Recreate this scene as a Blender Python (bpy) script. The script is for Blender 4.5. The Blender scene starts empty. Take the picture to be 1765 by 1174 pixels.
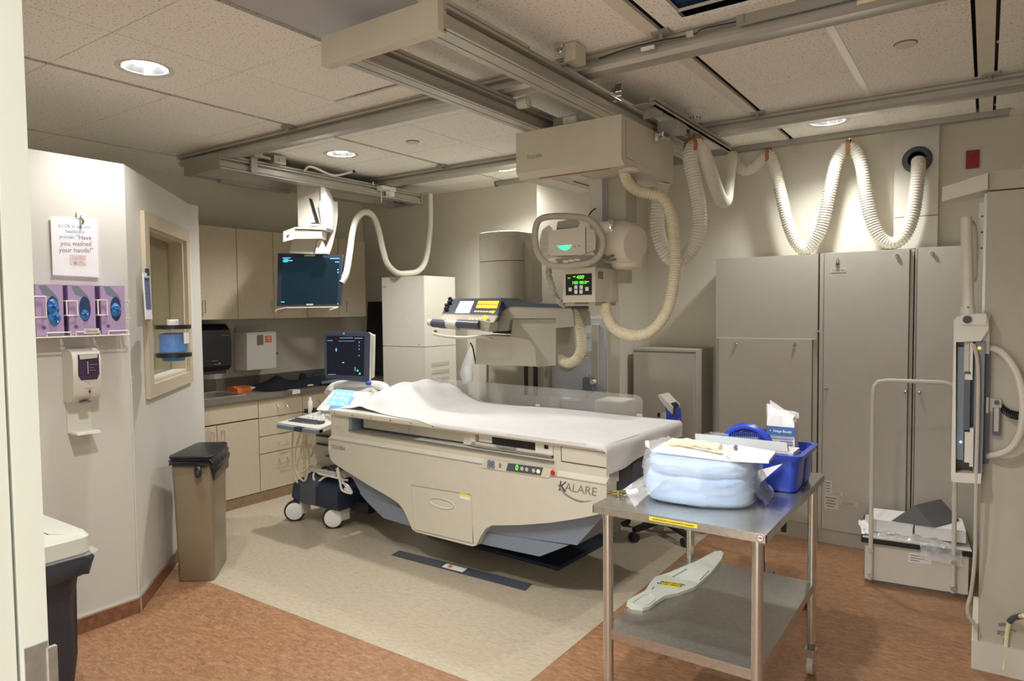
import bpy, bmesh, math, random
from mathutils import Vector, Matrix
V = Vector
random.seed(11)
S = bpy.context.scene
COL = S.collection

# ---------------------------------------------------------------- camera
cam = bpy.data.objects.new('camera', bpy.data.cameras.new('camera'))
COL.objects.link(cam)
S.camera = cam
cam.data.sensor_width = 36.0
cam.data.lens = 24.11
cam.data.clip_start = 0.02
_y, _p, _r = -34.66872145, -2.60673486, -0.57696592
_y, _p, _r = math.radians(_y), math.radians(_p), math.radians(_r)
_f = V((math.sin(_y) * math.cos(_p), math.cos(_y) * math.cos(_p), math.sin(_p)))
_rt = V((math.cos(_y), -math.sin(_y), 0))
_u = _rt.cross(_f)
_R = math.cos(_r) * _rt + math.sin(_r) * _u
_U = -math.sin(_r) * _rt + math.cos(_r) * _u
cam.matrix_world = Matrix(((_R.x, _U.x, -_f.x, 0), (_R.y, _U.y, -_f.y, 0), (_R.z, _U.z, -_f.z, 1.58), (0, 0, 0, 1)))

# ---------------------------------------------------------------- world, exposure
S.view_settings.view_transform = 'Standard'
S.view_settings.look = 'None'
S.view_settings.exposure = 0.58
S.view_settings.gamma = 1.0
S.view_settings.use_curve_mapping = False
wd = bpy.data.worlds.new('corridor_light')
S.world = wd
wd.use_nodes = True
wd.node_tree.nodes['Background'].inputs[0].default_value = (1.0, 0.985, 0.94, 1)
wd.node_tree.nodes['Background'].inputs[1].default_value = 2.5
DOWNLIGHT_W = 76.0
S.cycles.diffuse_bounces = 8
LAMP_COL = (1.0, 0.985, 0.965)


# ---------------------------------------------------------------- materials
def mat(name, color, rough=0.5, metal=0.0, spec=0.5, var=0.04, scale=14.0, bump=0.0, bscale=200.0,
        emit=None, estr=0.0, alpha=1.0, trans=0.0, ior=1.45, coat=0.0):
    m = bpy.data.materials.new(name)
    m.use_nodes = True
    nt = m.node_tree
    b = nt.nodes['Principled BSDF']
    b.inputs['Roughness'].default_value = rough
    b.inputs['Metallic'].default_value = metal
    b.inputs['Specular IOR Level'].default_value = spec
    b.inputs['IOR'].default_value = ior
    b.inputs['Alpha'].default_value = alpha
    b.inputs['Transmission Weight'].default_value = trans
    b.inputs['Coat Weight'].default_value = coat
    b.inputs['Base Color'].default_value = (*color, 1)
    if var or bump:
        tc = nt.nodes.new('ShaderNodeTexCoord')
        if var:
            n = nt.nodes.new('ShaderNodeTexNoise')
            n.inputs['Scale'].default_value = scale
            n.inputs['Detail'].default_value = 5
            nt.links.new(tc.outputs['Object'], n.inputs['Vector'])
            r = nt.nodes.new('ShaderNodeValToRGB')
            r.color_ramp.elements[0].position = 0.3
            r.color_ramp.elements[1].position = 0.7
            r.color_ramp.elements[0].color = (*[max(0, c * (1 - var)) for c in color], 1)
            r.color_ramp.elements[1].color = (*[min(1, c * (1 + var)) for c in color], 1)
            nt.links.new(n.outputs['Fac'], r.inputs['Fac'])
            nt.links.new(r.outputs['Color'], b.inputs['Base Color'])
        if bump:
            n2 = nt.nodes.new('ShaderNodeTexNoise')
            n2.inputs['Scale'].default_value = bscale
            n2.inputs['Detail'].default_value = 3
            nt.links.new(tc.outputs['Object'], n2.inputs['Vector'])
            bp = nt.nodes.new('ShaderNodeBump')
            bp.inputs['Strength'].default_value = bump
            bp.inputs['Distance'].default_value = 0.004
            nt.links.new(n2.outputs['Fac'], bp.inputs['Height'])
            nt.links.new(bp.outputs['Normal'], b.inputs['Normal'])
    if emit:
        b.inputs['Emission Color'].default_value = (*emit, 1)
        b.inputs['Emission Strength'].default_value = estr
    return m


def floor_mat(name, dark, mid, light):
    m = bpy.data.materials.new(name)
    m.use_nodes = True
    nt = m.node_tree
    b = nt.nodes['Principled BSDF']
    tc = nt.nodes.new('ShaderNodeTexCoord')
    mp = nt.nodes.new('ShaderNodeMapping')
    mp.inputs['Scale'].default_value = (1.0, 2.2, 1.0)
    nt.links.new(tc.outputs['Object'], mp.inputs['Vector'])
    n = nt.nodes.new('ShaderNodeTexNoise')
    n.inputs['Scale'].default_value = 26
    n.inputs['Detail'].default_value = 12
    n.inputs['Roughness'].default_value = 0.78
    n.inputs['Distortion'].default_value = 0.35
    nt.links.new(mp.outputs['Vector'], n.inputs['Vector'])
    r = nt.nodes.new('ShaderNodeValToRGB')
    e = r.color_ramp.elements
    e[0].position, e[0].color = 0.35, (*dark, 1)
    e[1].position, e[1].color = 0.67, (*light, 1)
    q = e.new(0.5)
    q.color = (*mid, 1)
    nt.links.new(n.outputs['Fac'], r.inputs['Fac'])
    nt.links.new(r.outputs['Color'], b.inputs['Base Color'])
    b.inputs['Roughness'].default_value = 0.38
    b.inputs['Specular IOR Level'].default_value = 0.35
    return m


def tile_mat(name, color):
    m = bpy.data.materials.new(name)
    m.use_nodes = True
    nt = m.node_tree
    b = nt.nodes['Principled BSDF']
    tc = nt.nodes.new('ShaderNodeTexCoord')
    v = nt.nodes.new('ShaderNodeTexNoise')
    v.inputs['Scale'].default_value = 95
    v.inputs['Detail'].default_value = 2
    nt.links.new(tc.outputs['Object'], v.inputs['Vector'])
    r = nt.nodes.new('ShaderNodeValToRGB')
    e = r.color_ramp.elements
    e[0].position, e[0].color = 0.33, (*[c * 0.52 for c in color], 1)
    e[1].position, e[1].color = 0.40, (*color, 1)
    nt.links.new(v.outputs['Fac'], r.inputs['Fac'])
    nt.links.new(r.outputs['Color'], b.inputs['Base Color'])
    b.inputs['Roughness'].default_value = 0.9
    bp = nt.nodes.new('ShaderNodeBump')
    bp.inputs['Strength'].default_value = 0.25
    bp.inputs['Distance'].default_value = 0.003
    nt.links.new(v.outputs['Fac'], bp.inputs['Height'])
    nt.links.new(bp.outputs['Normal'], b.inputs['Normal'])
    return m


M = dict(
    wall=mat('wall_paint', (0.64, 0.61, 0.515), 0.6, bump=0.08, bscale=260, var=0.02, scale=3),
    white_wall=mat('booth_paint', (0.60, 0.585, 0.535), 0.45, bump=0.06, bscale=260, var=0.02, scale=3),
    tile=tile_mat('acoustic_tile', (0.84, 0.815, 0.75)),
    grid=mat('painted_grid', (0.70, 0.66, 0.57), 0.5),
    slot=mat('dark_slot', (0.012, 0.018, 0.016), 0.7),
    terra=floor_mat('terracotta_linoleum', (0.20, 0.098, 0.046), (0.315, 0.168, 0.085), (0.43, 0.25, 0.145)),
    creamf=floor_mat('cream_linoleum', (0.37, 0.312, 0.225), (0.46, 0.395, 0.292), (0.53, 0.468, 0.358)),
    cove=mat('terracotta_cove', (0.22, 0.10, 0.055), 0.45, var=0.25, scale=30),
    browncove=mat('brown_cove', (0.24, 0.165, 0.09), 0.5, var=0.2, scale=30),
    alu=mat('aluminium', (0.50, 0.485, 0.435), 0.40, 0.65, var=0.05, scale=6),
    alu_d=mat('aluminium_shade', (0.40, 0.385, 0.345), 0.5, 0.6, var=0.05, scale=6),
    steel=mat('stainless_steel', (0.58, 0.575, 0.54), 0.22, 0.82, var=0.06, scale=40),
    brushed=mat('brushed_steel', (0.48, 0.465, 0.425), 0.3, 0.85, var=0.10, scale=60),
    chrome=mat('chrome', (0.75, 0.75, 0.74), 0.12, 1.0, var=0),
    cream=mat('cream_enamel', (0.58, 0.55, 0.455), 0.4, var=0.02, bump=0.03, bscale=500),
    cream_d=mat('cream_shadow_gap', (0.16, 0.14, 0.11), 0.6),
    beige=mat('beige_plastic', (0.59, 0.555, 0.45), 0.45, var=0.02, bump=0.04, bscale=500),
    taupe=mat('taupe_plastic', (0.40, 0.375, 0.30), 0.5, var=0.03),
    grey=mat('grey_enamel', (0.52, 0.495, 0.43), 0.5, var=0.02, bump=0.05, bscale=400),
    grey_d=mat('dark_grey_metal', (0.16, 0.15, 0.13), 0.5),
    white=mat('white_plastic', (0.80, 0.79, 0.76), 0.35, var=0.01),
    offwhite=mat('offwhite_enamel', (0.66, 0.635, 0.56), 0.35, var=0.02),
    paper=mat('paper', (0.85, 0.84, 0.83), 0.7, var=0.01),
    black=mat('black_plastic', (0.015, 0.015, 0.016), 0.35, var=0.1),
    rubber=mat('black_rubber', (0.02, 0.02, 0.021), 0.6),
    laminate=mat('maple_laminate', (0.52, 0.445, 0.325), 0.42, var=0.04, scale=60, bump=0.02),
    gap=mat('cabinet_gap', (0.10, 0.075, 0.04), 0.7),
    worktop=mat('grey_worktop', (0.17, 0.15, 0.125), 0.3, var=0.15, scale=90),
    bluegrey=mat('blue_grey_plastic', (0.185, 0.22, 0.275), 0.45, var=0.02, bump=0.03, bscale=500),
    slate=mat('slate_plastic', (0.075, 0.085, 0.105), 0.4),
    navy=mat('navy_plastic', (0.025, 0.035, 0.065), 0.4),
    sheet=mat('white_sheet', (0.64, 0.63, 0.615), 0.85, var=0.03, scale=8, bump=0.35, bscale=60),
    hose=mat('ivory_hose', (0.66, 0.60, 0.42), 0.45, var=0.02),
    hosew=mat('white_hose', (0.70, 0.67, 0.57), 0.45, var=0.02),
    strap=mat('brown_strap', (0.36, 0.15, 0.05), 0.6),
    blue=mat('blue_plastic', (0.03, 0.075, 0.52), 0.3, var=0.03, coat=0.2),
    ltblue=mat('blue_drape', (0.37, 0.57, 0.84), 0.75, var=0.05, scale=9, bump=0.3, bscale=30),
    film=mat('clear_film', (0.92, 0.95, 0.98), 0.10, alpha=0.32, spec=1.0, var=0, bump=0.9, bscale=22),
    acrylic=mat('acrylic', (0.80, 0.79, 0.78), 0.08, alpha=0.16, spec=0.7, var=0),
    clear=mat('clear_tube', (0.85, 0.87, 0.9), 0.06, alpha=0.07, spec=0.8, var=0),
    lens=mat('grey_lens', (0.46, 0.455, 0.48), 0.3, var=0.03, scale=60),
    glass=mat('lead_glass', (0.24, 0.21, 0.11), 0.05, trans=0.0, alpha=0.72, spec=0.7, var=0),
    yellow=mat('yellow_label', (0.85, 0.72, 0.05), 0.5, var=0.02),
    stopred=mat('stop_red', (0.55, 0.02, 0.02), 0.35),
    stone=mat('stand_enamel', (0.47, 0.445, 0.36), 0.45, var=0.02),
    red=mat('red_plastic', (0.30, 0.015, 0.03), 0.45),
    orange=mat('orange', (0.80, 0.17, 0.03), 0.5),
    ink=mat('dark_ink', (0.035, 0.033, 0.03), 0.6, var=0),
    inkgrey=mat('grey_ink', (0.20, 0.19, 0.17), 0.6, var=0),
    inkblue=mat('light_blue_ink', (0.10, 0.33, 0.68), 0.6, var=0),
    inkpurple=mat('purple_ink', (0.085, 0.045, 0.22), 0.6, var=0),
    bag=mat('black_bag', (0.022, 0.022, 0.028), 0.25, spec=0.7, var=0.1, bump=0.6, bscale=26),
    darkbag=mat('slate_bag', (0.035, 0.037, 0.05), 0.4, var=0.1, bump=0.4, bscale=18),
    bin=mat('taupe_bin', (0.255, 0.205, 0.135), 0.3, var=0.02),
    purple=mat('violet_card', (0.43, 0.31, 0.50), 0.5, var=0.10, scale=5),
    purpled=mat('deep_violet_card', (0.18, 0.08, 0.23), 0.5, var=0.1, scale=5),
    plum=mat('plum_window', (0.055, 0.033, 0.07), 0.25, var=0.05),
    jamb=mat('jamb_paint', (0.50, 0.51, 0.44), 0.45, var=0.01),
    hamper=mat('hamper_plastic', (0.60, 0.615, 0.54), 0.35, var=0.01),
    glove=mat('blue_nitrile', (0.05, 0.20, 0.52), 0.4, var=0.15, scale=30, bump=0.5, bscale=40),
    dkblue=mat('dark_blue', (0.02, 0.05, 0.13), 0.6),
    cloth=mat('navy_apron', (0.012, 0.014, 0.03), 0.8, var=0.15, bump=0.3, bscale=60),
    maroon=mat('maroon_fabric', (0.05, 0.012, 0.016), 0.8, var=0.1),
    foam=mat('white_foam', (0.80, 0.80, 0.79), 0.8, var=0.01, bump=0.1, bscale=90),
    dkfoam=mat('dark_foam', (0.125, 0.125, 0.13), 0.8, var=0.04, bump=0.1, bscale=90),
    latex=mat('cream_latex', (0.80, 0.74, 0.50), 0.6, var=0.03),
    skin=mat('printed_pink', (0.66, 0.42, 0.38), 0.7, var=0.25, scale=60),
    keym=mat('brass_keys', (0.42, 0.35, 0.17), 0.35, 0.9, var=0.15, scale=60),
    board=mat('lit_board', (0.60, 0.615, 0.66), 0.3, var=0.02),
    mauve=mat('mauve_strip', (0.26, 0.22, 0.30), 0.5),
    lamp=mat('lamp_glow', (1, 1, 1), 0.5, var=0, emit=(1.0, 0.98, 1.0), estr=14.0),
    reflector=mat('lamp_reflector', (0.80, 0.82, 0.85), 0.18, 0.9, var=0),
    scr_blue=mat('screen_blue', (0.004, 0.010, 0.016), 0.22, var=0, spec=0.3, emit=(0.018, 0.055, 0.085), estr=0.24),
    scr_dark=mat('screen_dark', (0.004, 0.005, 0.010), 0.22, var=0, spec=0.3, emit=(0.012, 0.018, 0.04), estr=0.2),
    scr_white=mat('screen_white', (0.5, 0.5, 0.5), 0.3, var=0, emit=(0.86, 0.92, 1.0), estr=1.3),
    scr_touch=mat('screen_touch', (0.1, 0.2, 0.4), 0.3, var=0, emit=(0.22, 0.46, 0.92), estr=1.0),
    led_cyan=mat('led_cyan', (0.1, 0.4, 0.5), 0.4, var=0, emit=(0.10, 0.62, 0.85), estr=0.9),
    led_green=mat('led_green', (0.05, 0.4, 0.05), 0.4, var=0, emit=(0.12, 1.0, 0.05), estr=1.3),
    led_teal=mat('led_teal', (0.05, 0.4, 0.2), 0.4, var=0, emit=(0.06, 0.9, 0.42), estr=0.9),
    led_amber=mat('led_amber', (0.5, 0.3, 0.02), 0.4, var=0, emit=(1.0, 0.62, 0.03), estr=1.2),
    led_blue=mat('led_blue', (0.1, 0.2, 0.6), 0.4, var=0, emit=(0.25, 0.45, 1.0), estr=2.0),
    led_pale=mat('led_pale', (0.6, 0.4, 0.3), 0.4, var=0, emit=(1.0, 0.72, 0.5), estr=0.5),
    led_dim=mat('led_dim', (0.05, 0.10, 0.15), 0.4, var=0, emit=(0.25, 0.42, 0.6), estr=0.45),
    led_white=mat('led_white', (0.6, 0.7, 0.8), 0.4, var=0, emit=(0.75, 0.85, 1.0), estr=0.9),
)


# ---------------------------------------------------------------- helpers
def spline(pts, sub=8, closed=False):
    P = [V(p) for p in pts]
    n = len(P)
    out = []
    rng = n if closed else n - 1
    for i in range(rng):
        if closed:
            a, b, c, d = P[(i - 1) % n], P[i], P[(i + 1) % n], P[(i + 2) % n]
        else:
            b, c = P[i], P[i + 1]
            a = P[i - 1] if i else b * 2 - c
            d = P[i + 2] if i + 2 < n else c * 2 - b
        for k in range(sub):
            t = k / sub
            out.append(0.5 * ((2 * b) + (c - a) * t + (2 * a - 5 * b + 4 * c - d) * t * t + (3 * b - a - 3 * c + d) * t ** 3))
    if not closed:
        out.append(P[-1])
    return out


def resample(pts, step):
    out = [pts[0].copy()]
    need = step
    for a, b in zip(pts, pts[1:]):
        L = (b - a).length
        pos = 0.0
        while L - pos >= need and L > 1e-9:
            pos += need
            out.append(a.lerp(b, pos / L))
            need = step
        need -= L - pos
    return out


class B:
    def __init__(s, frame=None):
        s.bm = bmesh.new()
        s.fr = frame

    def _v(s, p):
        p = V(p)
        return s.bm.verts.new(s.fr @ p if s.fr else p)

    def _bev(s, faces, bev, seg):
        if bev:
            es = list({e for f in faces for e in f.edges if len(e.link_faces) == 2 and e.calc_face_angle(0) > 0.5})
            bmesh.ops.bevel(s.bm, geom=es, offset=bev, segments=seg, affect='EDGES', clamp_overlap=True, profile=0.5)
        return s

    def hexa(s, c8, bev=0, seg=2):
        v = [s._v(p) for p in c8]
        fs = [s.bm.faces.new([v[i] for i in q]) for q in
              ((0, 3, 2, 1), (4, 5, 6, 7), (0, 1, 5, 4), (1, 2, 6, 5), (2, 3, 7, 6), (3, 0, 4, 7))]
        return s._bev(fs, bev, seg)

    def box(s, a, b, bev=0, seg=2):
        x0, x1 = sorted((a[0], b[0]))
        y0, y1 = sorted((a[1], b[1]))
        z0, z1 = sorted((a[2], b[2]))
        return s.hexa([(x0, y0, z0), (x1, y0, z0), (x1, y1, z0), (x0, y1, z0),
                       (x0, y0, z1), (x1, y0, z1), (x1, y1, z1), (x0, y1, z1)], bev, seg)

    def obox(s, c, ux, uy, uz, bev=0, seg=2):
        c, ux, uy, uz = V(c), V(ux), V(uy), V(uz)
        k = ((-1, -1, -1), (1, -1, -1), (1, 1, -1), (-1, 1, -1), (-1, -1, 1), (1, -1, 1), (1, 1, 1), (-1, 1, 1))
        return s.hexa([c + ux * i + uy * j + uz * l for i, j, l in k], bev, seg)

    def prism(s, pts, vec, bev=0, seg=2):
        vec = V(vec)
        a = [s._v(p) for p in pts]
        b = [s._v(V(p) + vec) for p in pts]
        n = len(pts)
        fs = [s.bm.faces.new(a[::-1]), s.bm.faces.new(b)]
        for i in range(n):
            fs.append(s.bm.faces.new((a[i], a[(i + 1) % n], b[(i + 1) % n], b[i])))
        return s._bev(fs, bev, seg)

    def loft(s, rings, cap=True, closed=True):
        R = [[s._v(p) for p in r] for r in rings]
        n = len(R[0])
        for a, b in zip(R, R[1:]):
            for i in range(n if closed else n - 1):
                s.bm.faces.new((a[i], a[(i + 1) % n], b[(i + 1) % n], b[i]))
        if cap:
            s.bm.faces.new(R[0][::-1])
            s.bm.faces.new(R[-1])
        return s

    def tube(s, pts, r, n=10, closed=False, flat=None):
        P = [V(p) for p in pts]
        m = len(P)
        rings = []
        up = None
        for i in range(m):
            if closed:
                t = P[(i + 1) % m] - P[i - 1]
            else:
                t = P[min(i + 1, m - 1)] - P[max(i - 1, 0)]
            if t.length < 1e-9:
                t = V((0, 0, 1))
            t.normalize()
            if up is None:
                up = V((0, 0, 1)) if abs(t.z) < 0.9 else V((0, 1, 0))
            up = (up - t * up.dot(t))
            up = up.normalized() if up.length > 1e-6 else t.orthogonal().normalized()
            sd = t.cross(up)
            rr = r[i] if isinstance(r, (list, tuple)) else r
            rings.append([P[i] + (sd * math.cos(2 * math.pi * k / n) + up * math.sin(2 * math.pi * k / n)) * rr for k in range(n)])
        if closed:
            R = [[s._v(p) for p in q] for q in rings]
            for i in range(m):
                a, b = R[i], R[(i + 1) % m]
                for k in range(n):
                    s.bm.faces.new((a[k], a[(k + 1) % n], b[(k + 1) % n], b[k]))
            return s
        return s.loft(rings)

    def cyl(s, p, q, r, r2=None, n=16, bev=0):
        p, q = V(p), V(q)
        t = (q - p).normalized()
        a = t.orthogonal().normalized()
        b = t.cross(a)
        r2 = r if r2 is None else r2
        ring = lambda c, k: [c + (a * math.cos(2 * math.pi * i / n) + b * math.sin(2 * math.pi * i / n)) * k for i in range(n)]
        return s.loft([ring(p, r), ring(q, r2)])

    def lathe(s, c, prof, axis=(0, 0, 1), n=24, cap=True):
        c = V(c)
        t = V(axis).normalized()
        a = t.orthogonal().normalized()
        b = t.cross(a)
        return s.loft([[c + t * h + (a * math.cos(2 * math.pi * i / n) + b * math.sin(2 * math.pi * i / n)) * max(r, 1e-4)
                        for i in range(n)] for r, h in prof], cap)

    def ell(s, c, rx, ry, rz, nu=14, nv=9):
        c = V(c)
        return s.loft([[c + V((rx * math.sin(math.pi * (j + .02) / nv) * math.cos(2 * math.pi * i / nu),
                               ry * math.sin(math.pi * (j + .02) / nv) * math.sin(2 * math.pi * i / nu),
                               -rz * math.cos(math.pi * j / nv))) for i in range(nu)]
                       for j in [0.0] + list(range(1, nv)) + [nv - 0.04]])

    def grid(s, fn, nu, nv, thick=None):
        vs = [[s._v(fn(i / nu, j / nv)) for j in range(nv + 1)] for i in range(nu + 1)]
        fs = []
        for i in range(nu):
            for j in range(nv):
                fs.append(s.bm.faces.new((vs[i][j], vs[i + 1][j], vs[i + 1][j + 1], vs[i][j + 1])))
        if thick:
            bmesh.ops.solidify(s.bm, geom=fs, thickness=thick)
        return s

    def done(s, name, material, parent=None, label=None, kind=None, sharp=35):
        bmesh.ops.recalc_face_normals(s.bm, faces=s.bm.faces)
        me = bpy.data.meshes.new(name)
        cs = [v.co for v in s.bm.verts]
        lo = V([min(c[i] for c in cs) for i in range(3)])
        hi = V([max(c[i] for c in cs) for i in range(3)])
        c = V(((lo.x + hi.x) / 2, (lo.y + hi.y) / 2, lo.z))
        bmesh.ops.translate(s.bm, vec=-c, verts=s.bm.verts)
        s.bm.to_mesh(me)
        s.bm.free()
        for p in me.polygons:
            p.use_smooth = True
        me.set_sharp_from_angle(angle=math.radians(sharp))
        me.materials.append(M[material] if isinstance(material, str) else material)
        o = bpy.data.objects.new(name, me)
        COL.objects.link(o)
        put(o, c, parent)
        if label:
            o['label'] = label
        if kind:
            o['kind'] = kind
        return o


ORG = {}


def put(o, c, parent=None):
    c = V(c)
    ORG[o.name] = c
    if parent is not None:
        o.parent = parent
        o.location = c - ORG[parent.name]
    else:
        o.location = c


def thing(name, label, cat, loc, group=None):
    o = bpy.data.objects.new(name, None)
    o.empty_display_size = 0.05
    COL.objects.link(o)
    put(o, loc)
    tag(o, label, cat, group)
    return o


def tag(o, label, cat, group=None):
    o['label'] = label
    o['category'] = cat
    if group:
        o['group'] = group
    return o


def clone(o, delta, label=None, parent=None):
    c = o.copy()
    COL.objects.link(c)
    if parent is not None:
        c.parent = parent
        ORG[c.name] = ORG[o.name] + (ORG[parent.name] - ORG[o.parent.name] if o.parent else V((0, 0, 0)))
    else:
        c.location = o.location + V(delta)
        ORG[c.name] = ORG[o.name] + V(delta)
    if label:
        c['label'] = label
    for ch in list(o.children):
        clone(ch, delta, None, c)
    return c


def text(body, o, right, up, size, material, parent, name='lettering', align='CENTER', ext=0.0006, width=None, sx=1.0):
    cu = bpy.data.curves.new(name, 'FONT')
    cu.body = body
    cu.size = size
    cu.extrude = ext
    cu.align_x = align
    cu.align_y = 'CENTER'
    cu.resolution_u = 3
    t = bpy.data.objects.new(name + '_src', cu)
    me = bpy.data.meshes.new_from_object(t)
    bpy.data.objects.remove(t)
    r, u = V(right).normalized(), V(up).normalized()
    n = r.cross(u)
    if width:
        xs = [v.co.x for v in me.vertices]
        sx = width / max(1e-6, max(xs) - min(xs))
    for v in me.vertices:
        v.co = r * v.co.x * sx + u * v.co.y + n * v.co.z
    me.name = name
    me.materials.append(M[material])
    ob = bpy.data.objects.new(name, me)
    COL.objects.link(ob)
    put(ob, o, parent)
    return ob


def hose(pts, r, pitch, mtl, name='hose', parent=None, n=12, sub=10, depth=0.10):
    P = resample(spline(pts, sub), pitch / 4)
    pat = (1.0, 1.0, 1.0 - depth, 1.0 - depth)
    b = B()
    b.tube(P, [r * pat[i % 4] for i in range(len(P))], n)
    return b.done(name, mtl, parent, sharp=80)


def quadpatch(b, o, r, u, w, h, t):
    """thin plate centred on o in the plane (r, u)"""
    r, u = V(r).normalized(), V(u).normalized()
    n = r.cross(u)
    b.obox(V(o) + n * t / 2, r * w / 2, u * h / 2, n * t / 2)
    return b


X_, Y_, Z_ = V((1, 0, 0)), V((0, 1, 0)), V((0, 0, 1))

# ================================================================ THE ROOM
CZ = 2.72


def struct(b, name, material, parent=None):
    o = b.done(name, material, parent)
    if parent is None:
        o['kind'] = 'structure'
    return o


floor = struct(B().box((-5.7, -1.6, -0.1), (2.0, 5.4, 0)), 'floor', 'terra')
B().box((-5.5, 2.232, 0), (-1.567, 5.18, 0.0012)).done('inlay', 'creamf', floor, 'pale cream marbled linoleum field')
struct(B().box((-5.66, -1.0, 0), (-5.52, 5.33, CZ + 0.12)), 'wall_left', 'wall')
wback = struct(B().box((-5.52, 5.19, 0), (1.9, 5.33, CZ + 0.12)), 'wall_back', 'wall')
struct(B().box((-2.97, 4.664, 0), (-2.249, 5.19, CZ)), 'wall_pilaster', 'wall')
struct(B().box((1.8, 0.3, 0), (1.94, 5.19, CZ + 0.12)), 'wall_right', 'wall')
wf = struct(B().box((0.07, 0.30, 0), (1.8, 0.42, CZ)).box((-5.52, 0.27, 0), (-1.22, 0.37, CZ)).box((-1.22, 0.30, 2.2), (0.07, 0.42, CZ)), 'wall_front', 'wall')

# duct chase on the back wall, where the cable hose goes in
ch = B()
ch.box((-0.505, 5.10, 1.945), (-0.262, 5.19, 2.145), 0.002)
ch.box((-0.505, 5.10, 2.149), (-0.262, 5.19, CZ), 0.002)
struct(ch, 'trim_3', 'offwhite')

# control booth walls: one along the room, one at 45 degrees with a leaded window
pw = struct(B().box((-3.80, 0.42, 0.0), (-3.659, 1.80, 2.345)), 'wall_booth', 'white_wall')
d2 = V((-0.7292459, 0.6842517, 0))
n2 = V((0.6842517, 0.7292459, 0))
FB = Matrix(((d2.x, n2.x, 0, -3.659), (d2.y, n2.y, 0, 1.798), (0, 0, 1, 0), (0, 0, 0, 1)))
b = B(FB)
b.prism([(0, 0, 0), (0.31, 0, 0), (0.31, -0.13, 0), (-0.14, -0.13, 0), (-0.12, 0, 0)][0:3] + [(0.0, -0.13, 0)], (0, 0, 2.345))
b.box((1.17, -0.13, 0), (1.475, 0, 2.345))
b.box((0.31, -0.13, 0), (1.17, 0, 1.165))
b.box((0.31, -0.13, 2.075), (1.17, 0, 2.345))
bw = b.done('angled_wall', 'white_wall', pw)
struct(B().box((-5.52, 2.70, 0), (-4.66, 2.80, 2.345)), 'wall_booth_end', 'white_wall')
win = thing('window_1', 'booth window', 'window', FB @ V((0.74, 0, 1.1)))
del win['category']
del win['label']
win['kind'] = 'structure'
b = B(FB)
b.box((0.245, 0, 1.10), (0.325, 0.022, 2.145), 0.004).box((1.155, 0, 1.10), (1.235, 0.022, 2.145), 0.004)
b.box((0.325, 0, 1.10), (1.155, 0.022, 1.175), 0.004).box((0.325, 0, 2.065), (1.155, 0.022, 2.145), 0.004)
b.done('window_frame', 'laminate', win)
b = B(FB)
b.box((0.31, -0.125, 1.165), (0.345, 0, 2.075)).box((1.12, -0.125, 1.165), (1.17, 0, 2.075))
b.box((0.345, -0.125, 1.165), (1.12, 0, 1.19)).box((0.345, -0.125, 2.05), (1.12, 0, 2.075))
b.done('window_reveal', 'laminate', win)
B(FB).box((0.345, -0.095, 1.19), (1.12, -0.087, 2.05)).done('pane', 'glass', win)
B(FB).box((0.345, -0.08, 1.19), (1.12, 0.0, 1.2)).done('window_sill', 'offwhite', win)
# bright metal corner guard and cove base
b = B()
b.box((-3.672, 1.792, 0.075), (-3.654, 1.80, 1.25))
b.obox(FB @ V((0.02, 0.002, 0.66)), d2 * 0.02, n2 * 0.002, V((0, 0, 0.585)))
struct(b, 'trim_1', 'white_wall')
struct(B().box((-3.659, 0.42, 0), (-3.647, 1.80, 0.075)).obox(FB @ V((0.74, 0.006, 0.0375)), d2 * 0.745, n2 * 0.006, V((0, 0, 0.0375))), 'baseboard_booth', 'cove')
b = B()
b.box((-3.659, 0.42, 0.075), (-3.645, 1.803, 0.083))
b.obox(FB @ V((0.10, 0.007, 0.079)), d2 * 0.11, n2 * 0.007, V((0, 0, 0.004)))
b.box((-3.651, 1.796, 0.0), (-3.643, 1.806, 0.08))
struct(b, 'trim_2', 'chrome')
struct(B().box((-2.249, 5.178, 0), (1.8, 5.19, 0.1)), 'baseboard_back', 'cove')

# ceiling: acoustic tiles between struts, each tile its own piece
XS = [-5.52, -4.885, -4.20, -3.535, -2.94, -2.325, -1.75, -1.115, -0.545, 0.005, 0.62, 1.25, 1.8]
SLOT = {-4.885: 0, -3.535: 0, -2.325: 0, -1.115: 1, 0.005: 2, 1.25: 0}
YS = [0.42, 0.85, 1.42, 2.0, 2.6, 3.16, 3.73, 4.30, 4.88, 5.19]
DOWN = {(3, 2): (-3.25, 1.711), (2, 5): (-3.885, 3.454), (3, 7): (-3.25, 4.60), (7, 7): (-0.828, 4.659), (7, 2): (-0.828, 1.711), (5, 1): (-2.04, 1.13), (1, 1): (-4.56, 1.13)}
DOWN = {k: v for k, v in DOWN.items()}
ceil = struct(B().box((-5.66, 0.30, CZ + 0.075), (1.94, 5.33, CZ + 0.12)), 'ceiling', 'slot')
R_HOLE = 0.105


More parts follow.
